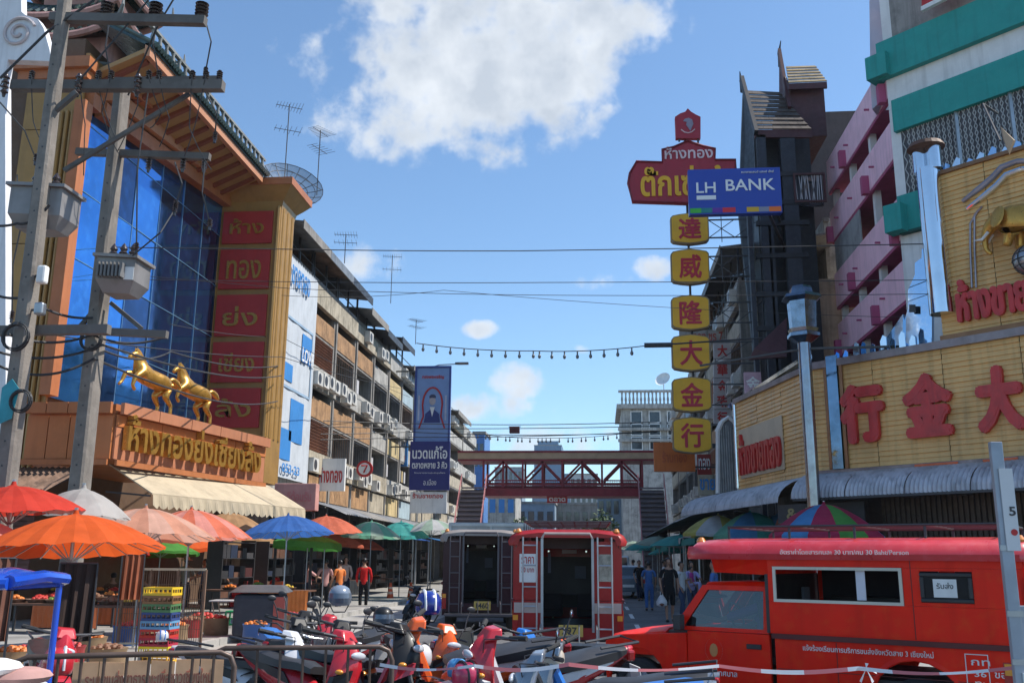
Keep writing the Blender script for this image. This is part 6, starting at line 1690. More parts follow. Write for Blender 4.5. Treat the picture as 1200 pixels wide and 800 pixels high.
 b = MB(); b.box(-.6, .6, 2.12, 2.14, .5, .6); b.box(-.42, .42, 2.1, 2.138, .62, .74); b.build('grille', black_pl, t)
 b = MB(); b.box(-.78, .78, 2.12, 2.22, .36, .48); b.build('front_bumper', steel, t, bevel=.02)
 b = MB(); b.box(-.7, .7, -2.3, 2.0, .3, .42); b.build('chassis', black_pl, t)
 if letters:
  wm = mat('pale_vehicle_lettering', (.75, .68, .66), .5)
  text('lettering', 'อัตราค่าโดยสารคนละ 30 บาท/คน 30 Baht/Person', (-.952, -.12, 1.755), -Y_, Z_, 1.28, .055, wm, t, .008, .004, world=False)
  text('lettering', 'แจ้งร้องเรียนการบริการขนส่งจังหวัดสาย 3 เชียงใหม่', (-.875, -.28, .80), -Y_, Z_, 1.25, .06, wm, t, .008, .004, world=False)
  text('lettering', 'ในเขตเทศบาล', (-.835, .88, .48), -Y_, Z_, .42, .07, wm, t, .008, .004, world=False)
  e_ = MB(); e_.lathe([(.10, 0), (.10, .004), (.085, .005)], (-.822, .72, .74), n=20, axis='X', sy=1.25); o = e_.build('round_emblem', mat('emblem_ring', (.65, .5, .5), .5), t); 
  e_ = MB(); e_.ell((-.826, .72, .74), .003, .05, .07, n=10, m=6); e_.build('emblem_bird', mat('emblem_orange', (.6, .25, .08), .5), o)
  for k, (yy, zz, ww) in enumerate(((-1.93, .76, .16), (-1.95, .66, .1), (-1.95, .57, .1), (-2.12, .66, .1), (-2.12, .57, .1))):
   text('lettering', ['กท', '36', 'ทะ', 'ขอ', 'ทาง'][k], (-.864, yy + .08, zz), -Y_, Z_, ww, .05, wm, t, .008, .003, world=False)
  b = MB(); b.frame((-.866, -2.0, .52), Y_, Z_, .2, .34, .008, X_ * -.003); b.build('marking_frame', wm, t)
 if zs != 1: t.scale = (1.02, 1.0, zs)
 return t


red_body = mat('worn_red_vehicle_paint', (.86, .018, .004), .38, 0, var=.14, scale=1.8, coat=.06, spec=.18, dirt=(.40, .008, .006), col2=(.78, .14, .02), bump=.6, bscale=2.2, streak=.22)
red_roof = mat('sunfaded_red_roof', (.60, .03, .04), .32, 0, var=.2, scale=2, coat=.5, col2=(.66, .14, .16))
maroon_body = mat('dark_maroon_vehicle_paint', (.035, .006, .012), .4, var=.2, coat=.1, spec=.3)
cream_roof = mat('cream_roof_paint', (.26, .23, .21), .5, var=.2)
RS = songthaew('bright red songthaew seen from the side with white lettering and a roof rack', (2.26, 11.2, 0), R(60), red_body, red_roof, plate='3041')
songthaew('red songthaew seen from behind with open doorway, ladders and yellow plate', (-.56, 18.0, 0), R(1.0), mat('deep_red_vehicle_paint', (.34, .010, .010), .38, 0, var=.2, coat=.15, spec=.35), mat('deep_red_vehicle_paint', (0, 0, 0)), 1.12, '2971', False, boardsign=True)
songthaew('dark maroon songthaew with cream roof parked left of the red one', (-3.05, 24.7, 0), R(7), maroon_body, cream_roof, 1.22, '1460', False, boardsign=False, rack=False, dull=True)

# delivery box truck and far cars
def car(label, loc, rz, m_, w=1.7, L=4.2, h=1.45, van=False, grp='vehicles farther along the street'):
 t = thing('parked_car', label, 'car', loc, rz, grp)
 p = [(-L / 2, .3), (-L / 2, .9), (-L / 2 + .25, 1.0), (-L / 2 + .5, h - .05), (-L * .3, h), (L * .08, h), (L * .27, .95), (L / 2 - .1, .8), (L / 2, .6), (L / 2, .3)]
 if van: p = [(-L / 2, .35), (-L / 2, h - .1), (-L / 2 + .15, h), (L * .3, h), (L * .42, 1.1), (L / 2, .95), (L / 2, .35)]
 b = MB()
 b.loft([[Vector((s * w / 2 * (1 if z < 1.0 else .86), y, z)) for y, z in p] for s in (-1, -.6, .6, 1)][0:4]); b.build('body', m_, t, bevel=.04)
 for s in (-1, 1):
  for y in (-L * .3, L * .32): wheel(t, s * w * .45, y, .3, .18, s, steel)
 zt = h - .12
 b = MB(); b.slab([(-w * .38, -L / 2 + .27 if not van else -L / 2 - .01, .98), (w * .38, -L / 2 + .27 if not van else -L / 2 - .01, .98), (w * .36, -L / 2 + .46 if not van else -L / 2 - .01, zt), (-w * .36, -L / 2 + .46 if not van else -L / 2 - .01, zt)], (0, -.03, .015)); b.build('rear_window', glass_dark, t)
 for s in (-1, 1):
  b = MB(); b.box(min(s * w * .48, s * w * .36), max(s * w * .48, s * w * .36), -L / 2 - .02, -L / 2 + .05, .68, .86); b.build('tail_light', mat('tail_light_red', (0, 0, 0)), t)
  b = MB(); b.slab([(s * w * .46, -L * .3, 1.0), (s * w * .46, L * .12, 1.0), (s * w * .445, L * .04, zt), (s * w * .445, -L * .28, zt)], (s * .03, 0, 0)); b.build('side_window', glass_dark, t)
 b = MB(); b.box(-.26, .26, -L / 2 - .025, -L / 2, .5, .62); b.build('number_plate', white_p, t)
 return t
t = thing('box_truck', 'pale grey box truck standing behind the dark maroon songthaew', 'truck', (-2.9, 31, 0), 0)
b = MB(); b.box(-1.3, 1.3, -2.4, 2.4, .9, 2.75); b.build('cargo_box', mat('pale_truck_box', (.42, .44, .43), .6, var=.25, streak=.3), t, bevel=.04)
b = MB(); b.frame((-1.28, -2.43, .92), X_, Z_, 2.56, 1.8, .08, Y_ * .03); b.bar((0, -2.42, .95), (0, -2.42, 2.7), .05); b.build('door_frame', steel, t)
b = MB(); b.box(-1.0, 1.0, 2.5, 4.0, .5, 2.1); b.build('cab', white_p, t, bevel=.1)
for s in (-1, 1):
 for y in (-1.5, 3.2): wheel(t, s * 1.0, y, .4, .25, s, steel)
t.location = (on_y(585, 640, 31).x, 31, 0)
car('small blue grey hatchback far along the road right of the red songthaew', (on_y(737, 660, 46).x - .1, 46, 0), 0, mat('blue_grey_car_paint', (.10, .14, .18), .3, coat=.5))
car('white van far along the road beyond the hatchback', (on_y(722, 650, 62).x, 62, 0), 0, mat('white_car_paint', (.6, .6, .6), .3, coat=.5), h=1.95, van=True)
car('dark pickup in the distance under the footbridge', (on_y(700, 650, 68).x, 78, 0), 0, mat('dark_car_paint', (.04, .045, .05), .3, coat=.5), h=1.6)

# ================================================================ MOTORBIKES
def motorbike(label, loc, rz, c1, c2, lean=-7, seatm=None, helmet=None, basket=False, mirrors=True):
 t = thing('motorbike', label, 'motorbike', loc, rz, 'motorbikes parked in the foreground')
 t.rotation_euler = (0, R(lean), rz)
 sm = seatm or black_pl
 for (y, nm) in ((.62, 0), (-.62, 1)):
  b = MB(); b.lathe([(.23, -.035), (.27, -.045), (.295, -.02), (.295, .02), (.27, .045), (.23, .035)], (0, y, .295), n=26, axis='X'); o = b.build('wheel', rubber, t, smooth=True)
  b = MB(); b.lathe([(.235, -.03), (.235, .03), (.215, .02), (.215, -.02), (.235, -.03)], (0, y, .295), n=24, axis='X')
  b.cyl((-.06, y, .295), (.06, y, .295), .045, n=12)
  for k in range(10):
   a = k * PI / 5; b.bar((0, y + .04 * math.cos(a), .295 + .04 * math.sin(a)), (0, y + .22 * math.cos(a + .15), .295 + .22 * math.sin(a + .15)), .012, .02)
  b.build('rim', dsteel, o)
  b = MB(); b.lathe([(.11, -.004), (.11, .004), (.05, .004), (.05, -.004), (.11, -.004)], (.055, y, .295), n=18, axis='X'); b.build('brake_disc', steel, o)
 b = MB()
 for s in (-.075, .075): b.cyl((s, .62, .3), (s, .40, .86), .022, n=8)
 b.build('front_fork', dsteel, t, smooth=True)
 b = MB(); secs = []
 for k in range(9):
  a = R(20 + k * 17); r = .335; secs.append([Vector((x, .62 + r * math.cos(a) + dy, .295 + r * math.sin(a))) for x, dy in ((-.06, 0), (-.045, .0), (.045, .0), (.06, 0))])
 for k in range(8):
  q0, q1 = secs[k], secs[k + 1]; b.add(q0 + q1, [(i, i + 1, i + 5, i + 4) for i in range(3)])
 b.build('front_mudguard', c1, t, smooth=True)
 # leg shield and nose
 b = MB(); secs = []
 for (z, w_, y, th) in ((.32, .14, .30, .10), (.48, .20, .36, .12), (.66, .22, .40, .14), (.80, .17, .40, .16), (.92, .10, .36, .12), (.98, .06, .33, .08)):
  secs.append([Vector((-w_, y - .04, z)), Vector((-w_ * .6, y + th * .55, z)), Vector((0, y + th, z + .01)), Vector((w_ * .6, y + th * .55, z)), Vector((w_, y - .04, z)), Vector((w_ * .5, y - .06, z)), Vector((-w_ * .5, y - .06, z))])
 b.loft(secs); b.build('leg_shield', c1, t, smooth=True, sub=1)
 b = MB(); b.slab([(-.05, .57, .60), (.05, .57, .60), (.035, .53, .42), (-.035, .53, .42)], (0, -.03, 0)); b.build('front_vent', black_pl, t)
 for s in (-1, 1):
  b = MB(); b.slab([(s * .06, .535, .72), (s * .17, .44, .66), (s * .18, .42, .58), (s * .08, .53, .64)], (0, -.05, 0)); b.build('shield_decal', c2 if c2 is not c1 else bwht, t)
 b = MB(); b.ell((0, .515, .83), .085, .025, .032, n=14, m=8); b.build('headlight', mat('headlight_glass', (.5, .52, .55), .1, coat=.6), t, smooth=True)
 for s in (-1, 1):
  b = MB(); b.ell((s * .14, .46, .70), .022, .035, .02, n=10, m=6, rot=Euler((0, 0, s * .5)).to_matrix()); b.build('front_indicator', mat('amber_lens', (0, 0, 0)), t, smooth=True)
 # handlebar with grips, levers, mirrors
 b = MB(); b.tube([(-.34, .22, 1.0), (-.22, .30, .98), (0, .34, .96), (.22, .30, .98), (.34, .22, 1.0)], .014, n=8); hb = b.build('handlebar', dsteel, t, smooth=True)
 for s in ((-1, 1) if mirrors else ()):
  b = MB(); b.tube([(s * .24, .30, 1.0), (s * .27, .27, 1.1), (s * .31, .25, 1.17)], .007, n=6); b.ell((s * .33, .24, 1.20), .055, .012, .032, n=12, m=6); mo = b.build('mirror', black_pl, t, smooth=True)
  b = MB(); b.ell((s * .33, .233, 1.20), .048, .008, .026, n=12, m=6); b.build('mirror_glass', mat('sky_mirror_glass', (.55, .7, .85), .04, 1.0, var=.0), mo, smooth=True)
 for s in (-1, 1):
  b = MB(); b.cyl((s * .24, .285, .985), (s * .36, .205, 1.005), .02, n=8); b.build('grip', rubber, hb)
  b = MB(); b.tube([(s * .23, .32, .985), (s * .34, .27, .995)], .006, n=5); b.build('brake_lever', dsteel, hb)
 b = MB(); b.loft([[Vector((x, y, z)) for x, y, z in ((-.12, .28, .95), (.12, .28, .95), (.09, .42, .93), (-.09, .42, .93))], [Vector((x, y, z)) for x, y, z in ((-.08, .27, 1.03), (.08, .27, 1.03), (.06, .36, 1.02), (-.06, .36, 1.02))]]); b.build('instrument_cowl', c1, t, smooth=True, bevel=.015)
 # backbone, engine, side covers, tail, seat
 b = MB(); b.tube([(0, .36, .85), (0, .2, .5), (0, -.05, .42), (0, -.35, .55)], [.05, .055, .06, .05], n=8); b.build('frame', c2, t, smooth=True)
 b = MB(); b.obox((0, .0, .32), (.2, .34, .2)); b.cyl((0, .02, .36), (0, .24, .40), .07, n=10)
 for k in range(5): b.cyl((0, .06 + k * .035, .365 + k * .007), (0, .072 + k * .035, .368 + k * .007), .095, n=10)
 b.build('engine', mat('cast_engine_metal', (.07, .07, .075), .45, .7, var=.3), t, bevel=.01)
 b = MB(); b.loft([[Vector((w_ * math.cos(a), y, zc + h_ * math.sin(a))) for a in [2 * PI * i / 14 for i in range(14)]] for y, w_, zc, h_ in ((.10, .04, .52, .06), (.0, .09, .53, .12), (-.2, .12, .57, .14), (-.45, .13, .65, .12), (-.7, .115, .74, .085), (-.9, .07, .81, .045), (-.97, .03, .83, .02))]); b.build('tail_body', c1, t, smooth=True)
 b = MB(); b.loft([[Vector((w_ * math.cos(a), y, zc + h_ * math.sin(a))) for a in [2 * PI * i / 10 for i in range(10)]] for y, w_, zc, h_ in ((.36, .05, .62, .05), (.2, .06, .48, .07), (.05, .07, .44, .08), (-.12, .08, .47, .08))]); b.build('step_tunnel', c1, t, smooth=True)
 b = MB(); b.obox((0, -1.03, .62), (.15, .008, .13), rx=-.2); b.build('number_plate', white_p, t)
 for s in (-1, 1):
  b = MB(); b.prism([(-.1, .56), (-.45, .64), (-.72, .74), (-.74, .77), (-.2, .66)], (s * .128, 0, 0), Y_, Z_, (-s * .012, 0, 0)); b.build('side_decal', c2 if c2 is not c1 else bwht, t, bevel=.004)
  b = MB(); b.tube([(s * .22, .30, .98), (s * .12, .44, .96), (s * .07, .42, .8)], .005, n=5); b.build('control_cable', black_pl, t)
  b = MB(); b.cyl((s * .09, -.62, .295), (s * .12, -.55, .62), .02, n=8)
  b.lathe([(.035, 0)] + [(.035 if k % 2 else .027, k * .022) for k in range(11)], (s * .105, -.585, .36), n=8); b.build('rear_shock', dsteel, t)
 b = MB(); secs = []
 for (y, w_, z0_, z1_) in ((.08, .09, .66, .72), (-.05, .12, .68, .76), (-.3, .14, .69, .77), (-.45, .15, .71, .80), (-.75, .13, .76, .85), (-.88, .08, .80, .85)):
  secs.append([Vector((-w_, y, z0_)), Vector((w_, y, z0_)), Vector((w_, y, z1_ - .02)), Vector((w_ * .6, y, z1_)), Vector((-w_ * .6, y, z1_)), Vector((-w_, y, z1_ - .02))])
 b.loft(secs); b.build('seat', sm, t, smooth=True)
 b = MB(); b.obox((0, -.93, .78), (.16, .08, .09)); b.build('tail_light', mat('tail_light_red', (0, 0, 0)), t, bevel=.02)
 b = MB(); b.tube([(-.12, -.6, .86), (-.13, -.95, .9), (.13, -.95, .9), (.12, -.6, .86)], .012, n=6); b.build('grab_rail', dsteel, t, smooth=True)
 b = MB(); secs = []
 for k in range(7):
  a = R(60 + k * 20); r = .34; secs.append([Vector((x, -.62 + r * math.cos(a), .295 + r * math.sin(a))) for x in (-.07, .07)])
 for k in range(6): b.add(secs[k] + secs[k + 1], [(0, 1, 3, 2)])
 b.obox((0, -1.0, .5), (.13, .02, .12)); b.build('rear_mudguard', black_pl, t)
 b = MB(); b.tube([(.1, .15, .28), (.14, -.1, .2), (.16, -.4, .27), (.17, -.9, .36)], [.02, .02, .045, .04], n=10); b.build('exhaust', dsteel, t, smooth=True)
 b = MB(); b.cyl((-.08, -.1, .25), (-.22, -.16, .02), .014, n=6); b.build('side_stand', steel, t)
 if basket:
  b = MB()
  for z in (.66, .75, .84): b.tube([(-.15, .48, z), (.15, .48, z), (.17, .74, z), (-.17, .74, z)], .006, n=4, closed=True)
  for k in range(9):
   for (p, q) in (((-.15, .48), (.15, .48)), ((-.17, .74), (.17, .74)), ((-.15, .48), (-.17, .74)), ((.15, .48), (.17, .74))):
    f = k / 8; x, y = p[0] + (q[0] - p[0]) * f, p[1] + (q[1] - p[1]) * f; b.bar((x, y, .62), (x, y, .85), .006)
  b.build('basket', steel, t)
 return t


def hel(label, loc, m_, stripe=None, rz=0.0, s=1.0, visor=True):
 t = thing('helmet', label, 'helmet', loc, rz, 'crash helmets hung on motorbikes')
 prof = [(.02, .15), (.07, .142), (.11, .115), (.135, .07), (.142, .02), (.138, -.04), (.128, -.08), (.118, -.09), (.11, -.08)]
 b = MB(); b.lathe([(r * s, z * s) for r, z in prof], n=24, sy=1.12); b.ell((0, 0, .1 * s), .11 * s, .12 * s, .055 * s, n=16, m=6); b.build('shell', m_, t, smooth=True)
 if stripe:
  for x in (-.05, .05):
   b = MB(); pts = []
   for k in range(13):
    a = R(-20 + k * 18); pts.append((x * s, .157 * s * math.cos(a) * (1 - .08), .158 * s * math.sin(a)))
   b.tube(pts, .016 * s, n=5); b.build('stripe', stripe, t, smooth=True)
 if visor:
  b = MB(); secs = []
  for z, r in ((.06, .155), (.0, .165), (-.06, .155)):
   secs.append([Vector((r * s * math.sin(a), r * s * 1.1 * math.cos(a), z * s)) for a in [R(-60 + k * 12) for k in range(11)]])
  for j in range(2): b.add(secs[j] + secs[j + 1], [(i, i + 1, i + 12, i + 11) for i in range(10)])
  b.build('visor', mat('smoky_visor', (.10, .12, .15), .08, coat=.8), t, smooth=True)
 b = MB(); b.tube([(-.12 * s, 0, -.08 * s), (-.07 * s, .02, -.17 * s), (.07 * s, .02, -.17 * s), (.12 * s, 0, -.08 * s)], .008 * s, n=5); b.build('chin_strap', black_pl, t)
 return t


def gp(px, d, z=0.0):
 """ground point at horizontal distance d in the direction of picture column px"""
 a = math.atan((px - 600) / 1129) - R(YAW)
 return Vector((d * math.sin(a), d * math.cos(a), z))


orange = mat('orange_bike_plastic', (.75, .11, .012), .3, coat=.4, var=.1)
bred = mat('red_bike_plastic', (.48, .02, .03), .28, coat=.5, var=.1)
bblue = mat('blue_bike_plastic', (.02, .16, .52), .25, coat=.5, var=.08)
bblk = mat('black_bike_plastic', (.012, .012, .013), .4, coat=.1, spec=.3, var=.15)
bwht = mat('white_bike_plastic', (.62, .62, .64), .28, coat=.5, var=.1)
bsil = mat('silver_bike_plastic', (.24, .27, .31), .28, .4, coat=.4)
BK = [
 ('orange motorbike in the middle of the foreground with a white helmet on its handlebar', 534, 9.2, 112, orange, orange, 1.14),
 ('second orange motorbike tucked behind the first, under the striped helmet', 498, 10.4, 220, orange, bblk, 1.0),
 ('red and white motorbike beside the orange one, nearest the tape', 614, 8.6, 122, bred, bwht, 1.1),
 ('silver and blue motorbike lying low in front of the red side-on songthaew', 702, 8.1, 82, bsil, bblue, 1.0),
 ('black motorbike with dark forks just left of the orange one', 425, 8.9, 252, bblk, bred, 1.1),
 ('black and red motorbike behind the steel barrier', 366, 8.8, 240, bred, bblk, 1.05),
 ('red and white motorbike behind the black one, under the grey helmet', 402, 12.3, 150, bred, bwht, 1.0),
 ('dark motorbike with a blue seat cover at the left of the cluster', 335, 11.6, 215, bblk, bblue, 1.0),
 ('blue and white motorbike lying behind the steel barrier posts at left', 306, 9.4, 256, bwht, bblk, 1.0),
 ('dark motorbike with mirrors in the middle of the cluster', 384, 11.2, 205, bblk, bred, 1.0),
 ('second silver motorbike at the lower edge before the tape', 684, 7.4, 86, bsil, bblk, 1.0),
 ('black motorbike in the second row nearest the hooded trolley', 352, 13.0, 200, bblk, bwht, 1.0),
 ('blue and black motorbike just left of the trestle', 578, 9.8, 232, bblue, bblk, 1.0),
 ('small dark motorbike parked behind the traffic cones', 492, 24.0, 170, bblk, bblue, 1.0),
 ('red motorbike close behind the left barrier sign', 66, 10.4, 220, bred, bblk, 1.0)]
for k, (lab, px, d, rz, c1, c2, s_) in enumerate(BK):
 p = gp(px, d)
 o = motorbike(lab, p, R(rz), c1, c2, lean=-7 if k % 3 else -10, basket=k in (7, 9), mirrors=k % 2 == 1, seatm=mat('blue_seat_cover', (.03, .15, .45), .5) if k in (7, 10) else None)
 o.scale = (s_, s_, s_)
for (lab, px, py, d, m_, st_, rz, s_, vz) in (
  ('dark blue helmet with white stripes on the orange motorbike', 502, 709, 10.3, mat('navy_helmet', (.01, .03, .25), .2, coat=.7), whitel, 20, .98, True),
  ('white open helmet with a black strap hanging in front of the orange motorbike', 491, 770, 9.3, bwht, black_pl, 160, .84, False),
  ('grey and white full helmet above the cluster of dark motorbikes', 398, 700, 12.3, mat('grey_blue_helmet', (.20, .24, .30), .2, coat=.7), None, 200, 1.0, True),
  ('black helmet standing on the black motorbike seat', 449, 724, 10.8, bblk, None, 200, .8, True),
  ('cream helmet lying on the red and white motorbike', 648, 772, 8.0, mat('cream_helmet', (.5, .43, .35), .3, coat=.5), None, 120, .62, False),
  ('pink red helmet at the lower edge between the orange and the red motorbikes', 546, 793, 8.2, mat('pink_helmet', (.5, .03, .09), .3, coat=.5), black_pl, 40, .8, False),
  ('light blue helmet behind the pink red one', 536, 784, 8.6, mat('light_blue_helmet', (.10, .35, .65), .3, coat=.5), None, 60, .62, False),
  ('big red and white helmet behind the left barrier', 68, 778, 9.4, bred, bwht, 30, .9, False),
  ('small white and blue helmet behind the left barrier near the crates', 190, 746, 12.0, bwht, bblue, 30, .5, False)):
 hel(lab, on_y(px, py, gp(px, d).y), m_, st_, R(rz), s_, vz)

# ================================================================ UMBRELLAS
def umbrella(label, px, half, rim, top, cols, rad=1.15, ribs=16, pole=True, grp='market umbrellas on the left', valance=0.0, tilt=None, polem=None):
 tilt = tilt or (.07 * math.sin(px * 1.7), .05 * math.cos(px * 2.3))
 d = rad * 1129 / half
 a = math.atan((px - 600) / 1129) - R(YAW)
 fwd = d / math.cos(math.atan((px - 600) / 1129))
 x, y = fwd * math.sin(a), fwd * math.cos(a)
 zr = 1.68 + (654 - rim) * d / 1129; zt = zr + max(.22, (rim - top) * d / 1129)
 t = thing('umbrella', label, 'umbrella', (x, y, 0), 0, grp)
 ms = cols if isinstance(cols, (list, tuple)) else [cols]
 for mi, m_ in enumerate(ms):
  b = MB()
  for i in range(ribs):
   if i % len(ms) != mi: continue
   a0, a1 = 2 * PI * i / ribs, 2 * PI * (i + 1) / ribs; am = (a0 + a1) / 2
   rows = []
   for q in range(6):
    f = q / 5; z = zt - (zt - zr) * (f ** 1.75)
    r = rad * f
    row = []
    for (aa, dr, dz_) in ((a0, 1, 0), ((a0 + am) / 2, .992, -.007), (am, .988, -.01 - .006 * f), ((a1 + am) / 2, .992, -.007), (a1, 1, 0)):
     row.append(Vector((r * dr * math.cos(aa) + tilt[0] * 0, r * dr * math.sin(aa), z + dz_ * (f > 0) * (.4 + f) + r * (tilt[0] * math.cos(aa) + tilt[1] * math.sin(aa)))))
    rows.append(row)
   if valance:
    rows.append([Vector((v.x * 1.005, v.y * 1.005, v.z - valance)) for v in rows[-1]])
   vs = [p for r_ in rows for p in r_]
   b.add(vs, [(j * 5 + k, j * 5 + k + 1, (j + 1) * 5 + k + 1, (j + 1) * 5 + k) for j in range(len(rows) - 1) for k in range(4)])
  b.build('canopy' if len(ms) == 1 else 'canopy_panels', m_, t)
 b = MB(); b.cyl((0, 0, 0), (0, 0, zt + .08), .022, n=8); b.build('pole', polem or steel, t)
 b = MB()
 for i in range(ribs):
  a0 = 2 * PI * i / ribs; b.bar((0, 0, zt - .06), (rad * .97 * math.cos(a0), rad * .97 * math.sin(a0), zr - .012 + rad * (tilt[0] * math.cos(a0) + tilt[1] * math.sin(a0))), .012)
  b.bar((0, 0, zr - .15), (rad * .5 * math.cos(a0), rad * .5 * math.sin(a0), zt - (zt - zr) * .39 - .03), .009)
 b.build('ribs', steel, t)
 b = MB(); b.lathe([(0, .09), (.02, .08), (.035, .03), (.09, 0)], (0, 0, zt - .02), n=10); b.build('finial', ms[0], t, smooth=True)
 b = MB(); b.lathe([(0, .12), (.16, .1), (.2, .0), (0, 0)], n=14); b.build('foot', concrete, t)
 return t
UC = dict(peach2=canopy_mat('bleached_peach_cloth', (.72, .42, .32)), orange=canopy_mat('orange_umbrella_cloth', (.80, .13, .025)), red=canopy_mat('red_umbrella_cloth', (.66, .06, .035)), peach=canopy_mat('faded_peach_cloth', (.70, .33, .22)), coral=canopy_mat('coral_umbrella_cloth', (.78, .20, .11)),
   tan=canopy_mat('tan_umbrella_cloth', (.55, .33, .17)), blue=canopy_mat('blue_umbrella_cloth', (.05, .16, .48)), green=canopy_mat('pale_green_umbrella_cloth', (.20, .52, .36)), teal=canopy_mat('teal_umbrella_cloth', (.08, .42, .38)),
   mint=canopy_mat('mint_umbrella_cloth', (.40, .52, .42)), grey=canopy_mat('grey_white_umbrella_cloth', (.52, .50, .47)), pink=canopy_mat('pink_umbrella_cloth', (.78, .32, .26)), yellow=canopy_mat('yellow_umbrella_cloth', (.62, .55, .16)),
   dgreen=canopy_mat('green_umbrella_cloth', (.10, .34, .07)), crimson=canopy_mat('crimson_umbrella_cloth', (.50, .04, .10)), sky=canopy_mat('sky_blue_umbrella_cloth', (.10, .32, .62)), white=canopy_mat('white_umbrella_cloth', (.6, .6, .6)))
umbrella('largest orange umbrella in front at the left of the market', 86, 104, 648, 607, UC['orange'], 1.02, 18)
umbrella('red umbrella cut by the left edge, behind the big orange one', 8, 82, 606, 574, UC['red'], .85, 16)
umbrella('pink red umbrella at the left edge just above the big orange one', -42, 70, 631, 608, UC['pink'], .7, 16)
umbrella('grey white umbrella in front of the second concrete pole', 92, 56, 608, 577, UC['grey'], .62, 10)
umbrella('faded peach umbrella right behind the big orange one', 168, 82, 633, 599, [UC['peach'], UC['peach2']], 1.25, 18)
umbrella('coral umbrella with torn edge right of the faded peach one', 222, 72, 634, 600, [UC['coral'], UC['pink']], 1.25, 18)
umbrella('tan umbrella under the beige canvas awning', 268, 42, 622, 603, UC['tan'], 1.2, 14)
umbrella('orange umbrella underneath the faded peach one, only its edge lit', 216, 40, 644, 628, UC['orange'], 1.1, 14, valance=.12)
umbrella('green and white umbrella peeping out below the coral one', 268, 32, 640, 627, [UC['green'], UC['white']], 1.1, 14)
umbrella('blue umbrella in the middle of the market, standing alone', 337, 55, 628, 606, UC['blue'], 1.2, 20)
umbrella('green umbrella in the shade beneath the blue one', 362, 40, 637, 626, UC['dgreen'], 1.1, 12, valance=.2)
umbrella('coral umbrella right behind the blue one', 382, 44, 627, 606, UC['coral'], 1.2, 16)
umbrella('second coral umbrella low behind the seated sellers', 398, 30, 638, 626, UC['coral'], 1.1, 12, valance=.1)
umbrella('pale green umbrella nearest the coral one', 436, 36, 630, 612, [UC['green'], UC['mint']], 1.2, 14)
umbrella('teal umbrella between the pale green and the mint ones', 471, 34, 630, 612, UC['teal'], 1.2, 14)
umbrella('mint umbrella closest to the dark maroon songthaew', 507, 34, 624, 609, [UC['mint'], UC['white']], 1.2, 14)
for (lab, px, half, rim, top, c) in (('dull red umbrella low in the shade left of the crates', 130, 46, 652, 636, 'red'), ('tan umbrella low in the shade behind the hooded trolley', 300, 36, 640, 628, 'tan'), ('dark green umbrella low behind the wire fence', 190, 44, 650, 636, 'dgreen'),
          ('coral umbrella low behind the person in the red jacket', 424, 28, 641, 630, 'coral'), ('blue umbrella low at the back of the market', 246, 34, 645, 634, 'blue')):
 umbrella(lab, px, half, rim, top, UC[c], 1.15, 12, valance=.08)  # extra umbrellas added to cast more shade on the market ground
GR = 'umbrellas along the right side'
umbrella('multicoloured umbrella with sky blue, crimson and green panels above the red side-on songthaew', 972, 66, 624, 587, [UC['crimson'], UC['dgreen'], UC['crimson'], UC['sky']], 1.35, 12, grp=GR, valance=.12)
umbrella('pink and white umbrella left of the multicoloured one', 925, 46, 624, 596, [UC['pink'], UC['white'], UC['sky']], 1.25, 9, grp=GR, valance=.1)
umbrella('teal and green umbrella with a deep green valance', 884, 44, 622, 597, [UC['teal'], UC['green'], UC['sky']], 1.2, 8, grp=GR, valance=.28)
umbrella('yellow and white umbrella left of the teal and green one', 846, 42, 624, 601, [UC['yellow'], UC['white']], 1.2, 8, grp=GR, valance=.1)
rr = random.Random(12)
for i, (px, half, rim, top, c) in enumerate(((800, 36, 636, 624, 'teal'), (775, 28, 637, 626, 'mint'), (826, 34, 634, 622, 'green'), (758, 24, 641, 632, 'teal'), (744, 18, 640, 632, 'mint'), (836, 30, 645, 634, 'sky'), (788, 26, 645, 636, 'teal'), (768, 20, 646, 638, 'green'))):
 umbrella(['wide teal umbrella over the pavement behind the man in black', 'pale mint umbrella left of the wide teal one', 'green umbrella between the wide teal one and the yellow one', 'small teal umbrella farther down the right pavement',
    'smallest mint umbrella near the footbridge stairs', 'sky blue umbrella low behind the woman carrying a child', 'low teal umbrella over the heads behind the man in black', 'small green umbrella farthest down the right pavement'][i], px, half, rim, top, UC[c], 1.3, 10, grp=GR)

# ================================================================ PEOPLE
skin_m = mat('warm_skin', (.36, .19, .12), .55, var=.08)
hair_m = mat('black_hair', (.012, .010, .010), .45, var=.1)
shoe_m = mat('dark_shoes', (.04, .035, .03), .6)


def skin_mesh(name, nodes, edges_, m_, parent, sub=1, root=0):
 me = bpy.data.meshes.new(name); me.from_pydata([tuple(n[0]) for n in nodes], edges_, []); me.materials.append(m_)
 o = link(name, me, parent); s_ = o.modifiers.new('skin', 'SKIN'); s_.use_smooth_shade = True
 for i, n in enumerate(nodes):
  r = n[1] if isinstance(n[1], tuple) else (n[1], n[1])
  me.skin_vertices[0].data[i].radius = r; me.skin_vertices[0].data[i].use_root = (i == root)
 b_ = o.modifiers.new('s', 'SUBSURF'); b_.levels = sub; b_.render_levels = sub
 return o


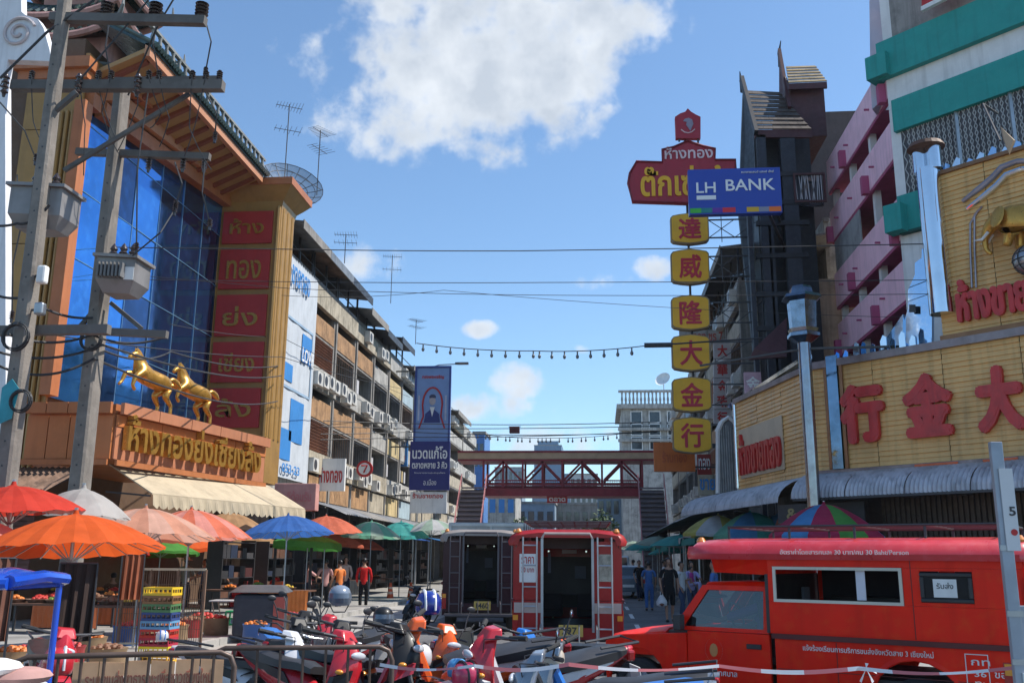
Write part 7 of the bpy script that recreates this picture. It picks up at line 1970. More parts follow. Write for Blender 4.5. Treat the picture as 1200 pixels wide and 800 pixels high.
def person(label, loc, rz, top, bottom, h=1.66, stride=.12, arms=((.06, .02), (.06, .02)), sleeves='short', shorts=False, seated=False, hair='short', hat=None, twist=0.0, grp=None, hands=None, bag=None, female=False):
 """faces +y; arms: per side (elbow bend forward, hand raise)"""
 k = h / 1.7
 t = thing('person', label, 'person', loc, rz, grp)
 V = lambda x, y, z: Vector((x, y, z)) * k
 hip = .92 if not seated else .50
 sh = hip + .50
 legs = []
 for s in (-1, 1):
  st = stride * s
  if seated: legs.append((V(s * .10, 0, hip - .02), V(s * .13, .42, hip), V(s * .13, .44, .08), V(s * .14, .58, .03)))
  else: legs.append((V(s * .10, 0, hip - .05), V(s * .105, st * .55 + .03, .49), V(s * .10, st, .09), V(s * .115, st + .16, .035)))
 sw = .165 if female else .19
 AR = []
 for i, s in enumerate((-1, 1)):
  bend, rise = arms[i]
  S_ = V(s * sw, -.01, sh - .03)
  E_ = V(s * (sw + .07), bend * .6 - .02, sh - .30 + rise * .25)
  W_ = E_ + V(-s * (.01 + .12 * bend), .08 + bend * .75, -.23 + rise)
  W_ = E_ + (W_ - E_).normalized() * .25 * k
  AR.append((S_, E_, W_))
 nodes = [(V(0, 0, hip), (.135, .105)), (V(0, .0, hip + .18), (.12, .09)), (V(0, -.005, sh - .12), (.145, .095)), (V(0, -.005, sh), (.10, .07)), (V(0, .0, sh + .09), (.052, .055)), (V(0, .022, sh + .15), (.062, .075)), (V(0, .02, sh + .22), (.073, .092)), (V(0, .012, sh + .29), (.068, .082)), (V(0, .01, sh + .325), (.04, .05))]
 nodes = [(p, (r[0] * k * .92, r[1] * k * .92)) for p, r in nodes]
 ed = [(i, i + 1) for i in range(8)]
 n = len(nodes)
 nodes.append((V(0, .115, sh + .205), .012 * k)); ed.append((6, n)); n += 1          # nose
 for i, s in enumerate((-1, 1)):
  S_, E_, W_ = AR[i]
  b0 = n
  nodes += [(S_, .056 * k), (S_.lerp(E_, .5), .043 * k), (E_, .036 * k), (E_.lerp(W_, .4), .036 * k), (W_, .024 * k)]
  ed += [(3, b0), (b0, b0 + 1), (b0 + 1, b0 + 2), (b0 + 2, b0 + 3), (b0 + 3, b0 + 4)]
  d_ = (W_ - E_).normalized(); side = Vector((0, 1, 0)) if abs(d_.y) < .8 else Vector((0, 0, 1)); side = (side - d_ * side.dot(d_)).normalized()
  nodes.append((W_ + d_ * .055 * k, (.036 * k, .018 * k))); ed.append((b0 + 4, b0 + 5)); n = b0 + 6
  pal = W_ + d_ * .055 * k; cu = Vector((-s, 0, 0)) * .02 * k
  for f, (off, ln) in enumerate(((-.027, .062), (-.009, .075), (.009, .072), (.026, .058))):
   p1 = pal + side * off * k + d_ * .03 * k
   nodes += [(p1, .0088 * k), (p1 + d_ * ln * .5 * k + cu * .4, .0082 * k), (p1 + d_ * ln * .9 * k + cu * 1.2, .007 * k)]
   ed += [(b0 + 5, n), (n, n + 1), (n + 1, n + 2)]; n += 3
  nodes += [(W_ + d_ * .03 * k + side * .038 * k, .0095 * k), (W_ + d_ * .07 * k + side * .052 * k + cu, .008 * k)]; ed += [(b0 + 4, n), (n, n + 1)]; n += 2
 for (H_, K_, A_, T_) in legs:
  b0 = n; nodes += [(H_, .082 * k), (H_.lerp(K_, .5), .072 * k), (K_, .052 * k), (K_.lerp(A_, .35), .052 * k), (A_, .033 * k), (T_, .03 * k)]
  ed += [(0, b0)] + [(b0 + i, b0 + i + 1) for i in range(5)]; n += 6
 skin_mesh('body', nodes, ed, skin_m, t, 1)
 # face
 f = MB()
 for s in (-1, 1): f.ell(V(s * .030, .098, sh + .225), .012 * k, .008 * k, .007 * k, n=8, m=4)
 f.ell(V(0, .094, sh + .165), .022 * k, .008 * k, .006 * k, n=8, m=4)
 f.build('eyes_and_mouth', mat('dark_features', (.05, .02, .02), .5), t, smooth=True)
 f = MB()
 for s in (-1, 1): f.ell(V(s * .078, .01, sh + .205), .012 * k, .02 * k, .03 * k, n=8, m=5)
 f.build('ears', skin_m, t, smooth=True)
 # hair
 c_ = V(0, -.012, sh + .255)
 hr = MB(); n_ = 16; m_ = 8; vs = []
 for j in range(m_ + 1):
  ph = R(-38 if hair == 'short' else -55) + (PI / 2 - R(-38 if hair == 'short' else -55)) * j / m_
  for i in range(n_):
   a = 2 * PI * i / n_; x, y, z = math.cos(ph) * math.cos(a), math.cos(ph) * math.sin(a), math.sin(ph)
   if y > .25 and z < .35: y *= .55; z = max(z, .3)
   vs.append(c_ + Vector((x * .088, y * .104, z * .10)) * k)
 hr.add(vs, [(j * n_ + i, j * n_ + (i + 1) % n_, (j + 1) * n_ + (i + 1) % n_, (j + 1) * n_ + i) for j in range(m_) for i in range(n_)])
 if hair == 'long': hr.tube([V(0, -.07, sh + .22), V(0, -.10, sh + .1), V(0, -.11, sh - .05), V(0, -.10, sh - .12)], [.07 * k, .065 * k, .05 * k, .02 * k], n=10)
 hr.build('hair', hair_m, t, smooth=True)
 if hat:
  b = MB(); b.lathe([(0, .12), (.07, .11), (.095, .06), (.10, .0), (.19, -.02), (.19, -.03), (.095, -.012)], c_ + V(0, 0, .02), n=18); b.build('hat', hat, t, smooth=True)
 # shirt
 g = .016 * k
 sn = [(V(0, 0, hip - .13), (.16 * k, .135 * k)), (V(0, 0, hip + .16), (.14 * k, .108 * k)), (V(0, -.005, sh - .12), (.162 * k, .115 * k)), (V(0, -.005, sh + .0), (.105 * k, .075 * k)), (V(0, 0, sh + .045), (.062 * k, .06 * k))]
 se = [(0, 1), (1, 2), (2, 3), (3, 4)]; n = 5
 for i, s in enumerate((-1, 1)):
  S_, E_, W_ = AR[i]
  if sleeves == 'short': nd = [(S_, .068 * k), (S_.lerp(E_, .45), .06 * k), (S_.lerp(E_, .8), .058 * k)]
  else: nd = [(S_, .068 * k), (S_.lerp(E_, .5), .056 * k), (E_, .05 * k), (E_.lerp(W_, .5), .046 * k), (W_, .036 * k)]
  sn += nd; se += [(3, n)] + [(n + i_, n + i_ + 1) for i_ in range(len(nd) - 1)]; n += len(nd)
 skin_mesh('shirt', sn, se, top, t, 2)
 tn = [(V(0, 0, hip + .12), (.14 * k, .112 * k)), (V(0, 0, hip - .08), (.14 * k, .115 * k))]; te = [(0, 1)]; n = 2
 for (H_, K_, A_, T_) in legs:
  nd = [(H_ + V(0, 0, -.06), .098 * k), (H_.lerp(K_, .55), .088 * k), (K_, .072 * k)] + ([(K_.lerp(A_, .12), .07 * k)] if shorts else [(K_.lerp(A_, .5), .066 * k), (A_ + V(0, 0, -.01), .06 * k)])
  tn += nd; te += [(1, n)] + [(n + i_, n + i_ + 1) for i_ in range(len(nd) - 1)]; n += len(nd)
 skin_mesh('shorts' if shorts else 'trousers', tn, te, bottom, t, 2)
 for (H_, K_, A_, T_) in legs:
  b = MB(); b.ell(A_.lerp(T_, .5) + V(0, .01, -.025), .048 * k, .125 * k, .045 * k, n=12, m=6); b.build('shoe', shoe_m, t, smooth=True)
 t['_'] = 0; del t['_']
 return t, AR, k


C_ = lambda n, c: cloth(n, c)
blackc = C_('black_cloth', (.012, .012, .014)); redc = C_('red_jacket_cloth', (.58, .02, .02)); pinkc2 = C_('dusty_pink_cloth', (.50, .27, .25)); pbeige = C_('striped_beige_cloth', (.48, .36, .30))
lav = C_('lavender_cloth', (.42, .38, .62)); navy = C_('navy_cloth', (.02, .025, .05)); jean = C_('jeans_cloth', (.05, .075, .14)); orv = C_('orange_vest_cloth', (.72, .22, .06)); wsh = C_('white_shirt_cloth', (.60, .60, .60)); bsh = C_('blue_shirt_cloth', (.06, .14, .34)); purp = C_('purple_cloth', (.20, .06, .36)); gsh = C_('grey_shirt_cloth', (.25, .24, .24)); mgt = C_('magenta_cloth', (.5, .05, .28))
def foot(px, py):
 p = on_z(px, py, 0.0); return Vector((p.x, p.y, 0))
p = foot(785, 728)
t, AR, k = person('man in black T-shirt and shorts walking toward us with a white plastic bag', p, PI + .1, blackc, blackc, 1.70, .14, shorts=True)
hand = FR[t.name] @ (AR[1][2] + Vector((0, .02, -.1)))
bt = thing('plastic_bag', 'white plastic carrier bag hanging from the hand of the man in black', 'bag', hand - Z_ * .42)
b = MB(); b.loft([[Vector((r * math.cos(a) * 1.1, r * .6 * math.sin(a), z)) for a in [2 * PI * i / 10 for i in range(10)]] for z, r in ((0.02, .06), (.06, .13), (.16, .14), (.26, .09), (.34, .04))]); b.build('bag_body', mat('translucent_white_plastic', (.62, .60, .60), .3, var=.2, scale=8), bt, smooth=True)
b = MB(); b.tube([(-.03, 0, .33), (-.035, 0, .42), (0, 0, .45), (.035, 0, .42), (.03, 0, .33)], .008, n=5); b.build('handle', white_p, bt)
b = MB(); b.ell((0, -.02, .09), .1, .07, .06); b.build('contents', mat('dark_contents', (.16, .05, .03), .6), bt, smooth=True)
p = foot(812, 722)
t, AR, k = person('woman in a lavender shirt and jeans carrying a small child', p, PI + .15, lav, jean, 1.60, .08, arms=((.5, .25), (.5, .25)), hair='long', female=True)
q_ = FR[t.name] @ Vector((.06, .24, .0))
person('small child in magenta and lavender held in the arms of the woman', (q_.x, q_.y, .72), PI + 1.2, mgt, lav, 1.0, seated=True, female=True)
p = foot(425, 713); person('person in a bright red jacket and black trousers standing with back to us', (p.x, p.y, 0), .2, redc, blackc, 1.62, .05, sleeves='long', hair='short')
p = foot(395, 708); person('woman in a striped beige top looking toward the street, just left of the red jacket', (p.x, p.y + 1, 0), PI + .3, pbeige, navy, 1.66, .06, arms=((.2, .05), (.1, 0)), sleeves='long', hair='long', female=True)
p = foot(379, 716); person('person in a dusty pink shirt standing left of the woman in the beige top', (p.x, p.y, 0), .5, pinkc2, blackc, 1.58, .05, arms=((.3, .1), (.1, 0)))
p = foot(388, 716); person('person in an orange vest half hidden between the pink shirt and the beige top', (p.x, p.y + .8, 0), .9, orv, navy, 1.55, .05, sleeves='short')
p = foot(355, 712); person('vendor in a pink shirt bending over a stall beneath the blue umbrella', (p.x, p.y + .5, 0), -1.3, pinkc2, navy, 1.5, .05, arms=((.6, .1), (.6, .1)))
for (px, py, lab, top, bot, seated) in ((214, 716, 'seated seller with a hat in the shade behind the fence of the crates', gsh, navy, False), (250, 712, 'seller in a grey shirt in the shade under the coral umbrella', gsh, blackc, False), (268, 706, 'person in white talking in the deep shade under the tan umbrella', wsh, blackc, False),
          (292, 706, 'seated person with an orange top among the market chairs', orv, navy, True), (322, 708, 'seated person in red under the blue umbrella', redc, navy, True)):
 p = foot(px, py); person(lab, (p.x, p.y, 0), random.Random(px).uniform(-2, 2), top, bot, 1.6, .05, arms=((.4, .1), (.3, 0)), seated=seated, hat=(pbeige if px == 214 else None))
for i, (px, d, lab, top, bot) in enumerate(((762, 34, 'walker in a blue dress on the right pavement', bsh, bsh), (751, 42, 'small distant walker in dark clothes right of the far hatchback', blackc, navy), (744, 48, 'distant walker in an orange top', orv, navy),
           (800, 30, 'person in white shirt and jeans between the man in black and the woman', wsh, jean), (838, 25, 'vendor in dark blue beside the red truck bonnet', bsh, navy), (780, 44, 'distant shopper in pale top beneath the teal umbrellas', wsh, navy))):
 p = gp(px, d); person(lab, p, PI * (i % 2) + .3 * i, top, bot, 1.6 + .03 * (i % 3), .12)
# driver's passenger leaning an arm on the window: seated inside the side-on truck
M_ = FR[RS.name]
sp_ = M_ @ Vector((-.40, .28, .34)); 
person('passenger in purple resting an arm on the open window of the red truck', (sp_.x, sp_.y, .34), R(60), purp, navy, 1.5, seated=True, arms=((.9, .35), (.5, .1)))

# ================================================================ STREET FURNITURE
def cone(label, px, py):
 p = foot(px, py); t = thing('traffic_cone', label, 'traffic cone', p, 0, 'orange traffic cones')
 co = mat('cone_orange', (.72, .10, .02), .5, var=.15)
 b = MB(); b.lathe([(.16, .03), (.05, .70), (.045, .72), (.0, .72)], n=16); b.build('cone_body', co, t, smooth=True)
 b = MB(); b.box(-.2, .2, -.2, .2, 0, .035); b.build('base', co, t, bevel=.01)
 for z0, z1 in ((.28, .38), (.48, .56)):
  r = lambda z: .16 - (.11) * (z - .03) / .67 + .003
  b = MB(); b.lathe([(r(z0), z0), (r(z1), z1)], n=16); b.build('reflective_band', mat('pale_orange_band', (.75, .5, .38), .4), t, smooth=True)
cone('orange traffic cone nearer to the person in red', 457, 704)
cone('orange traffic cone nearer to the dark maroon songthaew', 481, 703)

def barrier(label, x0px, x1px, d, top_y, nb, rounded=True, post_m=None):
 a, c = gp(x0px, d), gp(x1px, d)
 zt = 1.68 - (top_y - 654) * d / 1129
 t = thing('steel_barrier', label, 'barrier', (a + c) / 2, 0)
 m_ = mat('brown_grey_barrier_steel', (.10, .065, .05), .5, .3, var=.3)
 d_ = (c - a).normalized(); r = .1
 b = MB(); b.tube([a + Z_ * .12, a + Z_ * (zt - r), a + d_ * r * .3 + Z_ * (zt - r * .3), a + d_ * r + Z_ * zt, c - d_ * r + Z_ * zt, c - d_ * r * .3 + Z_ * (zt - r * .3), c + Z_ * (zt - r), c + Z_ * .12], .019, n=10); b.build('frame_tube', m_, t, w=True, smooth=True)
 b = MB(); b.cyl(a + Z_ * .2, c + Z_ * .2, .016, n=8); b.build('bottom_rail', m_, t, w=True)
 for i in range(1, nb):
  q = a.lerp(c, i / nb); b = MB(); b.cyl(q + Z_ * .2, q + Z_ * (zt - .003), .011, n=8); b.build('bar', m_, t, w=True, smooth=True)
 for q in (a, c):
  b = MB(); n_ = Vector((d_.y, -d_.x, 0)); b.bar(q - n_ * .28 + Z_ * .05, q + n_ * .28 + Z_ * .05, .04); b.bar(q + Z_ * .0, q + Z_ * .14, .03); b.build('foot', m_, t, w=True)
 return t, a, c, d_, zt
t, a, c, d_, zt = barrier('steel barrier in front of the dark motorbikes', 258, 466, 7.6, 752, 8)
t, a, c, d_, zt = barrier('long steel barrier with a pale plastic sign tied to it, at the lower left', 30, 286, 7.2, 756, 10)
sa, sc_ = a.lerp(c, (98 - 30) / 256), a.lerp(c, (275 - 30) / 256)
bt = thing('plastic_sign', 'pale tan plastic sign with faded red print behind the barrier bars', 'sign', sa)
nn = Vector((-d_.y, d_.x, 0)) * .05
pm = canopy_mat('pale_tan_plastic_sheet', (.74, .52, .34))
for i in range(6):
 p, q = sa.lerp(sc_, i / 6), sa.lerp(sc_, (i + 1) / 6)
 b = MB(); b.slab([p + nn + Z_ * (zt - .55), q - d_ * .008 + nn + Z_ * (zt - .55), q - d_ * .008 + nn + Z_ * (zt - .045 - .01 * (i % 2)), p + nn + Z_ * (zt - .045)], nn * .1); b.build('sheet_panel', pm, bt, w=True)
L_ = (sc_ - sa).length; fr_ = mat('faded_red_print', (.50, .16, .10), .6)
text('lettering', 'ระบบขนส่งสาธารณะเพื่อชาวเชียงใหม่', sa + d_ * .08 + nn * .97 + Z_ * (zt - .205), d_, Z_, L_ - .16, .10, fr_, bt, .01, .003)
text('lettering', 'ร่วมใจพัฒนาเมืองให้สะอาด', sa + d_ * .3 + nn * .97 + Z_ * (zt - .31), d_, Z_, L_ - .6, .075, fr_, bt, .01, .003)

# barrier tape
tp_w = mat('white_barrier_tape', (.72, .68, .68), .45, var=.1); tp_r = mat('red_barrier_tape', (.58, .16, .16), .45, var=.1)
TP = [(452, 771, 7.4), (560, 773, 6.4), (668, 771, 6.2), (840, 770, 6.2), (1000, 768, 6.2), (1178, 761, 6.0)]
pts = []
for (px, py, d) in TP:
 p = gp(px, d); p.z = 1.68 - (py - 655 - (px - 700) * .006) * d / 1129; pts.append(p)
t = thing('barrier_tape', 'red and white striped barrier tape strung from the steel barrier to the grey post', 'tape', pts[0])
br_, bw_ = MB(), MB()
n = 0
for i in range(len(pts) - 1):
 p, q = pts[i], pts[i + 1]; L = (q - p).length; m = int(L / .06)
 for j in range(m):
  f0, f1 = j / m, (j + 1) / m
  sag = lambda f: -.03 * math.sin(PI * f)
  a_, c_ = p.lerp(q, f0) + Z_ * sag(f0), p.lerp(q, f1) + Z_ * sag(f1)
  tw = .024 * (.5 + .5 * abs(math.cos(n * .12))); tw2 = .024 * (.5 + .5 * abs(math.cos((n + 1) * .12)))
  (br_ if (n // 4) % 2 else bw_).add([a_ - Z_ * tw / 2, c_ - Z_ * tw2 / 2, c_ + Z_ * tw2 / 2 + Y_ * .01, a_ + Z_ * tw / 2 + Y_ * .01], [(0, 1, 2, 3)]); n += 1
bw_.build('tape_white', tp_w, t, w=True, kind='stuff'); br_.build('tape_red', tp_r, t, w=True, kind='stuff')
b = MB(); c_ = pts[4].lerp(pts[5], .05); 
for k in range(5):
 an = k * 1.3; b.add([c_, c_ + Vector((.06 * math.cos(an), 0, .06 * math.sin(an) - .03)), c_ + Vector((.06 * math.cos(an + .3), .01, .06 * math.sin(an + .3) - .03))], [(0, 1, 2)])
b.build('tape_knot', tp_w, t, w=True)

# grey post with plaque
d = 6.0; p = gp(1184, d)
t = thing('sign_post', 'galvanised grey post at the right with a narrow white and red plaque', 'post', p)
zt = 1.68 + (658 - 529) * d / 1150
b = MB(); b.box(-.035, .03, -.02, .02, 0, zt); b.build('post', mat('galvanised_blue_grey', (.34, .38, .44), .45, .5, var=.25, streak=.2), t, bevel=.004)
b = MB(); b.box(.031, .10, .0, .03, 0, 1.68 - (700 - 658) * d / 1129); b.build('lower_channel', mat('galvanised_blue_grey', (0, 0, 0)), t, bevel=.004)
b = MB()
z0, z1 = 1.68 + (658 - 645) * d / 1129, 1.68 + (658 - 560) * d / 1129
b.box(-.01, .062, -.032, -.022, z0, z1); pq = b.build('plaque', mat('white_plaque', (.62, .62, .62), .5, var=.1), t)
text('lettering', '5', (.02, -.033, z0 + .19), X_, Z_, .035, .05, dsteel, pq, .02, .002, world=False)
b = MB(); b.cyl((.036, -.034, z0 + .1), (.036, -.0325, z0 + .1), .018, n=14); b.build('red_disc', redp, pq)
b = MB()
for z in (.9, 1.15, 1.4, 1.75): b.box(-.045, .04, -.026, -.021, z, z + .03)
b.build('clamp', steel, t, kind='stuff')
b = MB(); b.box(.0, .05, -.035, -.023, 1.05, 1.11); b.build('white_tie', white_p, t)

# ---------------------------------------------------------------- blue canopied cart at the left edge
p = gp(8, 6.0)
t = thing('food_cart', 'little cart with a shiny blue canopy and blue posts at the left edge', 'cart', p, R(8))
bluep = mat('shiny_blue_vinyl', (.01, .07, .48), .2, coat=.6, var=.12)
zc_ = 1.68 - 31 * 6 / 1129; ztc = 1.68 - 2 * 6 / 1129
b = MB(); secs = []
for k in range(9):
 f = k / 8; x = -.45 + .65 * f
 secs.append([Vector((x, -.35 + .7 * g_, zc_ + (ztc - zc_) * (math.sin(PI * min(1, max(0, g_))) ** .6) * (1 - .55 * f) + .015 * math.sin(k * 2.2))) for g_ in [i / 8 for i in range(9)]] + [Vector((x, .35 - .7 * g_, zc_ - .01)) for g_ in [i / 8 for i in range(9)]])
b.loft(secs); b.build('canopy', bluep, t, smooth=True)
b = MB(); b.tube([(.2, -.35, zc_ + .03), (.22, 0, zc_ + .05), (.2, .35, zc_ + .03)], .035, n=8); b.tube([(-.45, -.35, zc_ + .02), (.2, -.36, zc_ + .02)], .03, n=8); b.build('canopy_edge', bluep, t, smooth=True)
for (x, y) in ((.06, -.32), (.19, .3), (-.4, -.32), (-.4, .3)):
 b = MB(); b.cyl((x, y, .75), (x, y, zc_), .018, n=10); b.build('post', bluep, t, smooth=True)
b = MB(); b.box(-.5, .2, -.33, .33, .45, .99); b.build('tray_box', bwht, t, bevel=.03)
for i, (m_, z) in enumerate(((UC['sky'], 1.0), (yel, 1.04), (white_p, 1.06), (pinkc, 1.01))):
 b = MB(); b.ell((-.28 + i * .14, -.12 + .06 * i, z + .03), .16, .16, .05, n=14, m=6); b.build('folded_cloth', m_, t, smooth=True)
for s in (-1, 1):
 b = MB(); b.lathe([(.2, -.02), (.24, 0), (.2, .02)], (-.1, s * .35, .24), n=20, axis='Y'); b.cyl((-.1, s * .33, .24), (-.1, s * .37, .24), .05); b.build('wheel', rubber, t)
b = MB(); b.box(-.45, .15, -.3, .3, .25, .45); b.build('undercarriage', dsteel, t)

# ---------------------------------------------------------------- market stalls
rr = random.Random(5)
def stall(label, px, py, w=1.6, dp=.9, h=.75, goods=None, grp='market stalls', rz=0.0, skirt=None):
 p = foot(px, py); t = thing('market_stall', label, 'stall', p, rz, grp)
 b = MB(); b.box(-w / 2, w / 2, -dp / 2, dp / 2, h - .04, h); b.build('table_top', brown, t)
 for sx in (-1, 1):
  for sy in (-1, 1):
   b = MB(); b.bar((sx * (w / 2 - .05), sy * (dp / 2 - .05), 0), (sx * (w / 2 - .05), sy * (dp / 2 - .05), h - .04), .045); b.build('leg', dsteel, t)
 if skirt:
  b = MB(); n = 24
  for i in range(n):
   x0, x1 = -w / 2 + w * i / n, -w / 2 + w * (i + 1) / n; b.add([(x0, -dp / 2 - .01 - .015 * (i % 2), h), (x1, -dp / 2 - .01 - .015 * ((i + 1) % 2), h), (x1, -dp / 2 - .02 - .03 * ((i + 1) % 2), .15), (x0, -dp / 2 - .02 - .03 * (i % 2), .15)], [(0, 1, 2, 3)])
  b.build('skirt', skirt, t)
 return t, p
produce = [mat('orange_fruit', (.70, .20, .03), .4), mat('red_fruit', (.50, .03, .02), .4), mat('green_fruit', (.18, .30, .04), .45), mat('brown_goods', (.22, .10, .05), .6), mat('yellow_fruit', (.70, .48, .06), .4)]
def tray(label, loc, m_, rz=0):
 t = thing('goods_tray', label, 'tray', loc, rz, 'trays of goods on the market stalls')
 b = MB(); b.lathe([(0, 0), (.2, 0), (.26, .07), (.25, .075), (.19, .015), (0, .015)], n=14); b.build('basket', rust, t)
 b = MB(); r_ = random.Random(int(loc[0] * 100))
 for i in range(22):
  a, r = r_.random() * 6.28, r_.random() * .17; b.ell((r * math.cos(a), r * math.sin(a), .06 + .06 * (1 - r / .17) + r_.random() * .02), .042, .042, .04, n=7, m=4)
 b.build('goods_heap', m_, t, smooth=True, kind='stuff')
names_ = ['nearest the blue cart', 'left of the tall pole', 'under the big orange umbrella', 'right of the big orange umbrella pole', 'in front of the brown shutters', 'beside the stacked crates']
for i, (px, py) in enumerate(((40, 748), (85, 742), (125, 752), (60, 728), (112, 728), (150, 738))):
 t, p = stall('dark market table with heaped fruit, %s' % names_[i], px, py, 1.5, .8, .72, skirt=(mat('orange_table_skirt', (.50, .13, .04), .8) if i % 2 else None))
 for k in range(3):
  tray('round tray of %s on the table %s, %s' % (['oranges', 'red fruit', 'green fruit', 'brown sweets', 'yellow fruit'][(i + k) % 5], names_[i], ['left', 'middle', 'right'][k]), (p.x - .48 + k * .48, p.y + (-.08 + .1 * (k % 2)), .72), produce[(i + k) % 5])
for i, (px, py) in enumerate(((268, 722), (300, 716), (335, 722), (362, 706), (404, 700), (440, 696))):
 t, p = stall(['low market table between the fence and the folding chairs', 'stall with red goods under the tan umbrella', 'stall with an orange skirt below the blue umbrella', 'stall behind the person in the pink shirt', 'stall in the shade behind the red jacket', 'shaded stall behind the traffic cones'][i], px, py, 1.5, .8, .75, skirt=[None, redc, orv, None, mat('grey_skirt', (.3, .3, .3), .8), None][i])
 tray('tray of goods on the %s' % ['low market table by the folding chairs', 'stall under the tan umbrella', 'stall with the orange skirt', 'stall behind the pink shirt', 'stall behind the red jacket', 'stall behind the traffic cones'][i], (p.x, p.y, .75), produce[(i * 2) % 5])
for (lab, x0, x1, y0, y1, d, m_) in (('dark brown tarpaulin curtain hanging below the big orange umbrella', 74, 118, 672, 742, 11.4, mat('dark_brown_tarp', (.035, .018, .013), .9, var=.1)),
         ('reddish brown cloth hanging at the left edge under the pink umbrella', -14, 22, 668, 740, 10.8, mat('reddish_brown_cloth', (.16, .06, .035), .8, var=.3)),
         ('dim orange cloth hanging beside the dark brown curtain', 146, 172, 660, 700, 15, mat('dim_orange_cloth', (.30, .08, .03), .8, var=.3))):
 p, q = gp(x0, d), gp(x1, d); z0, z1 = 1.68 - (y1 - 654) * d / 1129, 1.68 - (y0 - 654) * d / 1129 + .1
 t = thing('hanging_cloth', lab, 'cloth', p.lerp(q, .5)); b = MB(); n = 12
 for i in range(n):
  a_, c_ = p.lerp(q, i / n), p.lerp(q, (i + 1) / n); oa, oc = Y_ * .05 * math.sin(i * 1.9), Y_ * .05 * math.sin((i + 1) * 1.9)
  b.add([a_ + oa + Z_ * z0, c_ + oc + Z_ * z0, c_ + oc * .4 + Z_ * z1, a_ + oa * .4 + Z_ * z1], [(0, 1, 2, 3)])
 b.build('cloth', m_, t, w=True); b = MB(); b.cyl(p + Z_ * z1, q + Z_ * z1, .012, n=6); b.cyl(p, p + Z_ * z1, .012, n=6); b.cyl(q, q + Z_ * z1, .012, n=6); b.build('rod', dsteel, t, w=True)
# stacked plastic crates
cols_ = [('dark red', (.30, .03, .02)), ('orange red', (.6, .08, .02)), ('yellow', (.75, .5, .03)), ('brown', (.25, .12, .05)), ('green', (.08, .2, .08)), ('navy blue', (.03, .06, .2)), ('sky blue', (.12, .3, .5)), ('red', (.5, .03, .02)), ('crimson', (.4, .02, .05)), ('bright yellow', (.8, .6, .02)), ('amber', (.8, .42, .02))]
def crate(label, loc, m_, w=.5, l=.36, h=.13, rz=0):
 t = thing('plastic_crate', label, 'crate', loc, rz, 'stacked plastic crates by the fence')
 b = MB(); b.box(-w / 2, w / 2, -l / 2, l / 2, 0, .015)
 for z0, z1 in ((.015, .04), (h - .035, h)):
  b.box(-w / 2, w / 2, -l / 2, -l / 2 + .012, z0, z1); b.box(-w / 2, w / 2, l / 2 - .012, l / 2, z0, z1); b.box(-w / 2, -w / 2 + .012, -l / 2 + .013, l / 2 - .013, z0, z1); b.box(w / 2 - .012, w / 2, -l / 2 + .013, l / 2 - .013, z0, z1)
 for i in range(7):
  x = -w / 2 + .01 + i * (w - .02) / 6
  for y in (-l / 2 + .002, l / 2 - .014): b.box(x - .008, x + .008, y, y + .01, .04, h - .035)
 for i in range(5):
  y = -l / 2 + .02 + i * (l - .04) / 4
  for x in (-w / 2 + .002, w / 2 - .012): b.box(x, x + .01, y - .008, y + .008, .04, h - .035)
 b.build('crate_body', m_, t)
p = gp(197, 17.0)
for i in range(9):
 nm, c = cols_[(10 - i) % 11]
 crate('%s crate, number %s from the ground in the stack nearer the green stool' % (nm, ['one', 'two', 'three', 'four', 'five', 'six', 'seven', 'eight', 'nine', 'ten'][i]), (p.x, p.y, .0 + i * .132), mat(nm.replace(' ', '_') + '_crate_plastic', c, .4, var=.1), rz=.05 * math.sin(i * 3))
# fence behind the crates
a, c = gp(150, 18.4), gp(245, 17.9)
t = thing('wire_fence', 'rusty wire fence behind the stacked crates', 'fence', (a + c) / 2)
zt = 1.68 - (668 - 654) * 18 / 1129
for i in range(4):
 q = a.lerp(c, i / 3); b = MB(); b.bar(q, q + Z_ * zt, .04); b.build('post', rust, t, w=True)
b = MB(); b.bar(a + Z_ * zt, c + Z_ * zt, .04); b.bar(a + Z_ * .2, c + Z_ * .2, .03); b.build('rail', mat('pale_rail', (.5, .42, .3), .6), t, w=True)
b = MB()
for i in range(1, 36): q = a.lerp(c, i / 36); b.bar(q + Z_ * .2, q + Z_ * zt, .008)
for z in (.45, .7, .95, 1.2): b.bar(a + Z_ * z, c + Z_ * z, .008)
b.build('wires', rust, t, w=True, kind='stuff')
# folding table, plastic stool, chair
p = foot(268, 742)
t = thing('folding_table', 'small folding table with a pale top next to the green stool', 'table', (p.x, p.y, 0), .1)
b = MB(); b.box(-.42, .42, -.28, .28, .70, .73); b.build('table_top', mat('pale_table_top', (.45, .43, .42), .5, var=.2), t, bevel=.006)
for s in (-1, 1):
 for (x0, x1) in ((-.36, -.2), (.3, .36)):
  b = MB(); b.cyl((x0, s * .22, .70), (x1, s * .22, 0), .014, n=8); b.build('leg', mat('tan_table_leg', (.35, .25, .18), .5), t)
p = foot(278, 738)
t = thing('plastic_stool', 'green plastic stool under the edge of the pale folding table', 'stool', (p.x, p.y - .3, 0))
gm = mat('green_stool_plastic', (.01, .28, .10), .4, var=.08)
b = MB(); b.box(-.15, .15, -.15, .15, .43, .46); b.build('seat', gm, t, bevel=.01)
for sx in (-1, 1):
 for sy in (-1, 1):
  b = MB(); b.bar((sx * .13, sy * .13, .43), (sx * .17, sy * .17, 0), .035); b.build('leg', gm, t)
b = MB()
for z, r in ((.15, .155), (.28, .145)):
 for s in (-1, 1): b.bar((-r, s * r, z), (r, s * r, z), .02); b.bar((s * r, -r, z), (s * r, r, z), .02)
b.build('stretcher', gm, t)
